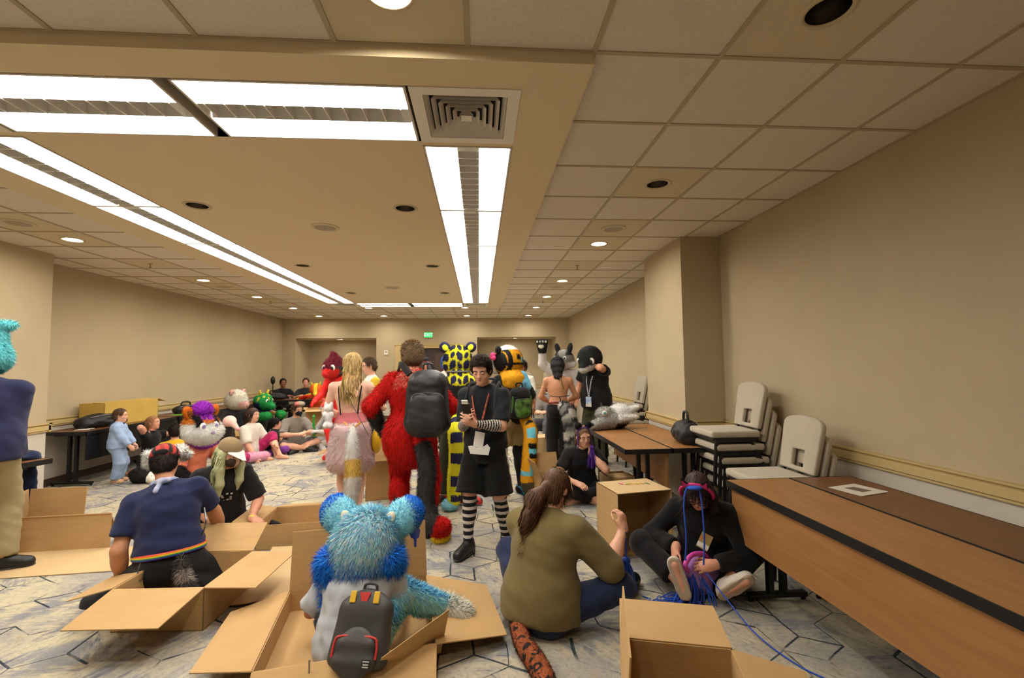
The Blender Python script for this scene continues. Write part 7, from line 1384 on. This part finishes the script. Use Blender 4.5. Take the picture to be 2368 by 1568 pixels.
for s_ in (-1, 1): ceye(H, hd, s_*0.40, 0.88, 0.25, 0.17)
MB().ell(H.bh(0, 1.62, -0.25), (0.03, 0.022, 0.022)).build('nose', M_black, hd)
for nm in 'R':
    w_, e = H.J['wr'+nm], H.J['el'+nm]; d = nrm(w_-e); b = SDF(); b.cone(w_-d*0.02, w_+d*0.09, 0.065, 0.085, 0.03); fm = furmats([(34, 34, 36)], 3)
    for k in range(4): b.cone(w_+d*0.12+V((k-1.5)*0.042, 0, 0), w_+d*0.17+V((k-1.5)*0.05, 0.01, 0), 0.03, 0.028, 0.01)
    o, P, Q = sobj('paw_glove', b, 0.009, fm[1:2], H.root); fur(o, P, Q, fm, None, 50000, 0.015, 0.005, (0, 0, -1), 0.5, 0.3, 3, maxn=3000); CRP = mat('cream paw pad', (216, 214, 190), 0.6)
    MB().ell(w_+d*0.07+V(0.0, 0.075, 0), (0.05, 0.022, 0.042)).build('palm_pad', CRP, o)
    for k in range(4): MB().ell(w_+d*0.155+V((k-1.5)*0.048, 0.032, 0), (0.019, 0.014, 0.024)).build('toe_pad', CRP, o)
# black head, black tee
S = 1.06
H = Human('person in black tee with a large black costume head and white muzzle', (1.84, 7.15, 0), 132, S, **stand(S), lean=4, hunch=10, head=(4, -22, 0), LH=('w', 1.80, 6.98, 1.52), RH=(0.2, 0.25, 1.0), Lel=(-0.6, 0.9, 0.1), vox=0.0125, skin_m=skin('rosy'), girth=1.16, limb=1.1, shw=0.19)
H.body(head=False); H.shirt(BLK, 0.55, 0.10, loose=0.05, sl_add=0.02); H.pants(cloth('olive camo', (70, 72, 48), var=0.3), 1.93, loose=0.02); H.shoes(SHOEB, SOLE)
KB, KW, KG = (40, 42, 44), (222, 220, 214), (92, 92, 94)
hd = bear_head(H, 0.195, [KB, KW, KG], lambda q: np.where((q[:, 1] > 0.55) & (q[:, 2] < -0.22), 1, 0), None, 0.010, 0.025, 45000, 11000, muzzle=(0.55, 0.44), off=(0, 0.03, -0.02), sx=0.95)
for s_ in (-1, 1): ceye(H, hd, s_*0.55, 0.72, 0.05, 0.24, iris=(60, 66, 74))
bd = thing('name_badge', 'blue and white badge hanging on the black-tee person with costume head', 'badge', H.w((-0.02, 0.24, 0.98)), H.rz); MB().cbox((0, 0, 0), (0.10, 0.006, 0.15)).build('card', mat('badge blue', (110, 160, 222), 0.4, col2=(226, 228, 232), vscale=14), bd); MB().cbox((0, 0.004, -0.055), (0.1, 0.004, 0.04)).build('card_strip', WHT, bd)
strapline('lanyard', H, [(-0.07, 0.10, 1.50), (-0.05, 0.20, 1.30), (-0.02, 0.235, 1.05)], 0.02, mat('patterned lanyard', (60, 56, 80), 0.6, col2=(200, 196, 210), vscale=60), H.root); strapline('lanyard', H, [(0.07, 0.10, 1.50), (0.04, 0.20, 1.30), (-0.02, 0.235, 1.05)], 0.02, MATS['patterned lanyard'], H.root)
# seated grey trousers behind
S = 1.0
H = Human('seated person in grey trousers and black sneakers, half hidden by the bare-backed person', (1.32, 8.3, 0), 140, S, pelvis=(0, 0, 0.50), LF=(-0.12, 0.42, 0.12), RF=(0.10, 0.45, 0.12), head=(0, -8, 0), LH=(-0.12, 0.3, 0.72), RH=(0.12, 0.3, 0.72), vox=0.015, skin_m=skin('fair')); H.body(); H.shirt(GRY, 0.9, 0.05); H.pants(cloth('slate trousers', (92, 92, 98)), 1.9, loose=0.012); H.shoes(SHOEB, SOLEW); H.hair((60, 46, 40), 'short', 0.03, n=2500); H.face()
place_chair(1.32, 8.3, 0.0, 140, 'oatmeal chair under the seated person in grey trousers', 'loose chairs')
# purple yarn, cat ears, facing the camera
S = 0.96
H = Human('person with black cat ears holding purple yarn to the ear, sitting on the floor', (1.20, 5.45, 0), 176, S, **sitcross(S), lean=16, hunch=10, head=(14, -14, 4), LH=('w', 1.27, 5.24, 0.53), RH=(0.12, 0.38, 0.25), Lel=(-1, 0.3, -0.9), Rel=(1, -0.3, -0.4), vox=0.0095, skin_m=skin('fair'), shw=0.165, bust=0.5, Lhand=dict(curl=1.0, dir=(0.1, 0.0, 1), palm=(0.7, -0.3, 0)))
H.body(); H.shirt(cloth('black tee 2', (28, 28, 31)), 0.7, 0.05, loose=0.02, sl_add=0.014); H.pants(BLK, 1.9); H.face(eye=(50, 44, 40), brow=(70, 52, 40))
H.hair((112, 84, 62), 'long', 0.05, n=7000, extra=lambda b, s: b.ell(s.hp(0, -0.08, -0.06), V(0.07, 0.05, 0.09), s.HM, 0.03), curl=0.1)
for s_ in (-1, 1):
    b = SDF(); b.ell(H.hp(s_*0.062, 0.0, 0.135), V(0.036, 0.022, 0.042), H.HM@roty(25*s_), 0.01); fm = furmats([(30, 28, 32)], 3); o, P, Q = sobj('cat_ear', b, 0.007, fm[1:2], H.root); fur(o, P, Q, fm, None, 80000, 0.016, 0.004, (0, 0, 1), 0.5, 0.3, 3, maxn=1500)
    MB().tube(catmull([H.hp(s_*0.078, 0.03, 0.05), H.hp(s_*0.085, 0.045, -0.03), H.hp(s_*0.08, 0.05, -0.11)]), [0.007]*6+[0.006]*6+[0.003], 7).build('purple_streak', mat('purple hair', (110, 60, 160), 0.6), H.root)
MB().tube(catmull([H.hp(-0.084, 0.0, 0.04), H.hp(-0.05, 0.02, 0.115), H.hp(0.05, 0.02, 0.115), H.hp(0.084, 0.0, 0.04)]), 0.006, 6).build('headband', mat('purple band', (90, 60, 170), 0.5), H.root)
tassel('yarn_bundle', 'purple yarn bundle in the hand of the person with black cat ears', H.w(H.J['wrL']+V(-0.01, 0.04, 0.10)), 50, 0.24, 0.06, M_pur, 6, 0.01)
# maroon and red costume behind the blonde
S = 1.0
H = Human('person in maroon and red costume with white-eyed head behind the blonde person', (-2.42, 8.1, 0), 150, S, **stand(S), head=(10, -10, 0), hunch=10, LH=(-0.2, 0.3, 1.0), RH=(0.2, 0.3, 1.0), vox=0.017, girth=1.1)
MR, RD = (112, 28, 44), (206, 44, 40); gm = furmats([MR, RD, WT, (70, 70, 74)], 3); rg = lambda p: (p[:, 1] > 0.06).astype(int); b = SDF(); H.torso(b); [H.arm(b, q, add=0.015) for q in 'LR']; [H.leg(b, q, add=0.015) for q in 'LR']; [H.hand(b, q) for q in 'LR']; [H.foot(b, q, add=0.02) for q in 'LR']; o, P, Q = sobj('body', b, 0.013, gm[1::3], H.root, rg); fur(o, P, Q, gm, rg, 12000, 0.03, 0.006, (0, 0, -1), 0.4, 0.3, 3, maxn=9000)
hd = bear_head(H, 0.18, [MR, RD, WT, (70, 70, 74)], lambda q: np.where((q[:, 1] > 0.5) & (q[:, 2] < 0.1), 1, np.where((np.abs(q[:, 0]) > 0.7) & (q[:, 2] < 0.3), 3, 0)), None, 0.012, 0.04, 35000, 8000, muzzle=(0.5, 0.4), off=(0, 0.02, -0.05), extra=lambda b, pt, R, F: b.cone(pt(0, -0.2, 0.8), pt(0.25, -0.3, 1.35), 0.45*R, 0.2*R, 0.05))
for s_ in (-1, 1): ceye(H, hd, s_*0.45, 0.82, 0.15, 0.26)
# man with white and yellow top
S = 0.98
H = Human('person in a white and yellow top beyond the blonde person', (-1.62, 7.1, 0), 120, S, **stand(S), head=(0, -14, 0), LH=(-0.1, 0.3, 1.0), RH=(0.12, 0.3, 1.0), vox=0.015, skin_m=skin('fair')); H.body(); yw = [cloth('white top', (226, 224, 220)), cloth('yellow top', (222, 190, 60))]; H.shirt(yw[0], 0.95, 0.08, loose=0.04, mats=yw, region=lambda p: (np.abs(p[:, 0]) > 0.15).astype(int)); H.pants(CHAR, 1.95); H.shoes(SHOEB, SOLE); H.hair((92, 72, 56), 'short', 0.03, n=3000); H.face()
# by the door
S = 1.0
H = Human('person with a black and red cap near the back door', (-1.08, 9.6, 0), 170, S, **stand(S), head=(0, -6, 0), vox=0.020, skin_m=skin('tan')); H.body(); H.shirt(cloth('grey white tee', (190, 184, 180)), 0.9, 0.06); H.pants(JEAN, 1.95); H.shoes(SHOEB, None); cap_on(H, [cloth('cap black', (24, 22, 24)), cloth('cap red', (150, 30, 40))], brim=0.07, region=lambda p: (p[:, 2] < 1.66).astype(int)); H.hair((40, 32, 30), 'short', 0.02, n=1500); H.face()
H = Human('person with bright blue hair near the back door', (-0.62, 8.9, 0), 185, S, **stand(S), head=(0, -6, 0), vox=0.020, skin_m=skin('fair')); H.body(); H.shirt(WHT, 0.9, 0.06); H.pants(BLK, 1.95); H.shoes(SHOEB, None); H.hair((46, 96, 190), 'short', 0.05, n=3000); H.face()
H = Human('person in a white shirt standing right of the orange suit', (0.82, 8.6, 0), 150, 0.95, **stand(0.95), head=(0, -6, 0), vox=0.018, skin_m=skin('brown')); H.body(); H.shirt(WHT, 0.9, 0.06); H.pants(KHAKI, 1.95); H.shoes(SHOEB, None); H.hair((40, 30, 26), 'short', 0.03, n=2000); H.face()
# ------------------------------------------------------------------ things on tables and floor
# wolf costume head lying on the middle table
t = thing('costume_head', 'grey and white wolf costume head lying on the middle table', 'costume head', (1.62, 5.72, 0.742), 15)
WG2, WW2, WK2 = (150, 148, 144), (240, 236, 226), (52, 50, 50); fm = furmats([WG2, WW2, WK2], 3)
b = SDF(); b.ell((0.10, 0, 0.13), (0.17, 0.15, 0.13), None, 0.03); b.ell((0.18, 0.0, 0.19), (0.13, 0.12, 0.10), None, 0.03); b.cone((-0.02, -0.03, 0.09), (-0.24, -0.08, 0.06), 0.085, 0.05, 0.05); b.cone((0.22, -0.06, 0.20), (0.36, -0.12, 0.27), 0.055, 0.02, 0.03); b.cone((0.10, -0.12, 0.12), (0.30, -0.16, 0.15), 0.06, 0.025, 0.03); b.ell((-0.05, 0.0, 0.19), (0.10, 0.10, 0.07), None, 0.03)
rg = lambda p: np.where((p[:, 0] > 0.06) & (p[:, 2] > 0.12), 1, np.where((p[:, 0] > 0.05) & (p[:, 2] < 0.09), 2, np.where((p[:, 0] > 0.2), 1, 0)))
o, P, Q = sobj('head_shell', b, 0.009, fm[1::3], t, rg, clips=[((0, 0, 0.003), V(0, 0, -1))]); fur(o, P, Q, fm, rg, 50000, 0.035, 0.006, (-0.6, 0, -0.4), 0.4, 0.35, 3, maxn=12000)
for s_ in (0, 1): e_ = SDF(); e_.cone((-0.02+0.14*s_, 0.10, 0.20), (0.0+0.16*s_, 0.17, 0.30), 0.045, 0.012, 0.01, flat=((1, 0, 0), 0.6)); eo, P, Q = sobj('ear', e_, 0.008, fm[7:8], o); fur(eo, P, Q, fm[6:9], None, 50000, 0.015, 0.005, (0, 0, 1), 0.4, 0.3, 3, maxn=900)
MB().ell((-0.10, -0.085, 0.205), (0.034, 0.026, 0.032)).build('eye', WHT, t); MB().ell((-0.112, -0.102, 0.208), (0.016, 0.016, 0.018)).build('iris', mat('teal iris', (70, 170, 190), 0.3), t); MB().ell((-0.285, -0.09, 0.075), (0.03, 0.035, 0.025)).build('nose', M_black, t)
# black bags
def softbag(label, loc, rz, dims, m, name='black_bag', handle=True, seed=1):
    t = thing(name, label, 'bag', loc, rz); w, d, h = dims; b = SDF(); b.cone((-w/2+h*0.35, 0, h*0.35), (w/2-h*0.35, 0, h*0.35), h*0.42, h*0.42, 0.03, flat=((0, 1, 0), d/h)); b.ell((0, 0, h*0.5), (w*0.4, d*0.42, h*0.48), None, 0.05)
    o = sobj('bag_body', b, 0.011, [m], t, wrinkle=folds(0.010, seed), clips=[((0, 0, 0.002), V(0, 0, -1))])[0]
    if handle: MB().tube(catmull([(-w*0.2, 0, h*0.9), (-w*0.14, 0, h*1.25), (w*0.14, 0, h*1.25), (w*0.2, 0, h*0.9)]), 0.014, 8).build('handle', m, t)
    MB().tube(catmull([(-w*0.35, -d*0.30, h*0.75), (0, -d*0.36, h*0.86), (w*0.35, -d*0.30, h*0.75)]), 0.005, 6).build('zip', M_metal, t)
    return t
M_bag = mat('black bag nylon', (22, 22, 25), 0.6, bump=0.3, bscale=60)
softbag('black bag with white straps on the middle table beside the pilaster', (2.12, 4.62, 0.742), 80, (0.42, 0.28, 0.24), M_bag, seed=2)
softbag('black coat bundle on the left wall table behind the toddler', (-5.42, 7.05, 0.742), 75, (0.62, 0.30, 0.20), M_bag, handle=False, seed=5, name='coat_bundle')
softbag('black bag on the second left wall table', (-5.45, 9.0, 0.742), 60, (0.40, 0.25, 0.16), M_bag, seed=7)
softbag('black bag on the far left table near the seated man', (-5.30, 12.35, 0.742), 10, (0.55, 0.3, 0.18), M_bag, seed=8)
for k in range(2): MB().box(2.02, 2.13, 4.50, 4.505, 0.86+0.05*k, 0.875+0.05*k)
# papers on the right tables
t = thing('paper_sheet', 'crumpled clear plastic sheet and white paper on the right wall table', 'paper', (2.37, 2.78, 0.7415), 20)
MB().prism([(-0.13, -0.10, 0), (0.12, -0.12, 0), (0.14, 0.09, 0), (-0.10, 0.11, 0)], (0, 0, 0.0015)).build('sheet', mat('white paper', (216, 210, 200), 0.5), t); MB().prism([(-0.03, -0.05, 0.002), (0.05, -0.06, 0.002), (0.045, 0.04, 0.002), (-0.03, 0.05, 0.002)], (0, 0, 0.0015)).build('print', mat('grey print', (110, 96, 84), 0.5), t)
# snips of yarn on the tall box
t = thing('yarn_snips', 'coloured yarn snips scattered on top of the tall open box', 'yarn', (1.30, 3.98, 0.501)); r = random.Random(2)
for k, c in enumerate(((222, 60, 160), (120, 140, 60), (230, 190, 40), (230, 190, 40), (220, 180, 60), (70, 120, 60))):
    x = -0.08+0.045*k; MB().tube(catmull([(x, 0.02+r.uniform(-0.03, 0.03), 0.003), (x+0.02, 0.0, 0.006), (x+0.03, r.uniform(-0.03, 0.03), 0.003)], 3), 0.003, 5).build('snip', mat('snip %d' % k, c, 0.8), t)
# left-edge table top: tape, denim, papers
t = thing('tape_roll', 'roll of cream masking tape unrolled on the left-edge table', 'tape', (-4.30, 4.12, 0.741), 0)
MB().lathe([(0.045, 0.0), (0.06, 0.0), (0.06, 0.05), (0.045, 0.05), (0.045, 0.0)], 28).build('roll', mat('masking tape', (222, 200, 140), 0.6), t)
P_ = catmull([(0.06, 0, 0.02), (0.09, 0.08, 0.10), (0.07, 0.18, 0.09), (0.10, 0.24, 0.01)]); b = MB(); b.add([v for p in P_ for v in (p, p+Vector((0.03, 0, 0.012)))], [(2*i, 2*i+2, 2*i+3, 2*i+1) for i in range(len(P_)-1)], True); b.build('tape_tail', mat('masking tape', (222, 200, 140), 0.6), t)
t = thing('paper_stack', 'white and coral papers on the left-edge table', 'paper', (-4.42, 4.00, 0.741), 0); MB().prism([(-0.15, -0.11, 0), (0.15, -0.11, 0), (0.15, 0.11, 0), (-0.15, 0.11, 0)], (0, 0, 0.01)).build('sheets', WHT, t); MB().prism([(-0.06, -0.05, 0.011), (0.06, -0.05, 0.011), (0.06, 0.05, 0.011), (-0.06, 0.05, 0.011)], (0, 0, 0.002)).build('coral_card', mat('coral card', (230, 110, 90), 0.6), t)
t = thing('denim_jacket', 'folded denim jacket hanging over the end of the left-edge table', 'jacket', (-4.28, 4.46, 0.741), -17)
b = SDF(); b.cone((-0.18, 0, 0.035), (0.12, 0.02, 0.03), 0.05, 0.05, 0.04, flat=((0, 0, 1), 0.6)); b.cone((-0.15, 0.10, 0.03), (0.10, 0.12, 0.025), 0.06, 0.06, 0.04, flat=((0, 0, 1), 0.5)); b.cone((-0.10, 0.18, 0.0), (-0.08, 0.20, -0.42), 0.075, 0.07, 0.04, flat=((0, 1, 0), 0.5)); b.cone((0.06, 0.18, 0.0), (0.08, 0.20, -0.45), 0.075, 0.07, 0.04, flat=((0, 1, 0), 0.5)); b.cone((-0.15, 0.14, 0.02), (0.12, 0.18, 0.01), 0.05, 0.05, 0.05)
sobj('garment', b, 0.011, [JEAN], t, wrinkle=folds(0.008, 21))
# small things
t = thing('beach_ball', 'orange and white ball beside the pink skirt', 'ball', (-1.98, 7.05, 0.11)); bo = MB().ell((0, 0, 0), (0.11, 0.11, 0.11), 24, 14); me = bo.mesh('ball', [mat('ball white', (232, 228, 222), 0.5), mat('ball orange', (236, 130, 40), 0.5)])
for p_ in me.polygons: p_.material_index = 1 if p_.center.z < -0.02 else 0
link('panel_skin', me, t)
t = thing('speaker_stand', 'black microphone stand in the far left corner', 'stand', (-5.62, 13.0, 0)); MB().tube([(0, 0, 0.05), (0, 0, 1.15)], 0.015, 8).build('pole', M_black, t); MB().ell((0, 0, 1.22), (0.06, 0.06, 0.11), 14, 9).build('head', M_black, t)
for k in range(3): MB().bar((0, 0, 0.12), (0.22*math.cos(2.1*k), 0.22*math.sin(2.1*k), 0.01), 0.02).build('leg', M_black, t)
t = thing('floor_bundle', 'black and cream plush bundle on the floor beside the toddler', 'plush toy', (-4.62, 6.75, 0.0), 0); b = SDF(); b.ell((0, 0, 0.08), (0.16, 0.10, 0.09), None, 0.02); b.ell((0.14, -0.04, 0.05), (0.08, 0.06, 0.05), None, 0.02); fm = furmats([(28, 26, 28), (224, 212, 190)], 3); rg = lambda p: (p[:, 0] > 0.10).astype(int); o, P, Q = sobj('plush_body', b, 0.010, fm[1::3], t, rg, clips=[((0, 0, 0.003), V(0, 0, -1))]); fur(o, P, Q, fm, rg, 40000, 0.02, 0.006, (0, 0, -1), 0.5, 0.3, 3, maxn=2500)
for k, (x, y, z, m_, nm, ct) in enumerate(((-5.40, 6.72, 0.742, WHT, 'small white papers at the near end of the left wall table', 'paper'), (-5.35, 8.60, 0.742, mat('green craft', (90, 200, 60), 0.6), 'bright green craft scrap on the second left wall table', 'craft scrap'))):
    t = thing('craft_scrap', nm, ct, (x, y, z), 20); MB().prism([(-0.08, -0.05, 0), (0.09, -0.04, 0), (0.06, 0.05, 0), (-0.07, 0.06, 0)], (0, 0, 0.006)).build('sheet', m_, t); MB().prism([(0.02, -0.02, 0.007), (0.13, 0.0, 0.007), (0.08, 0.07, 0.007)], (0, 0, 0.005)).build('scrap', m_, t)
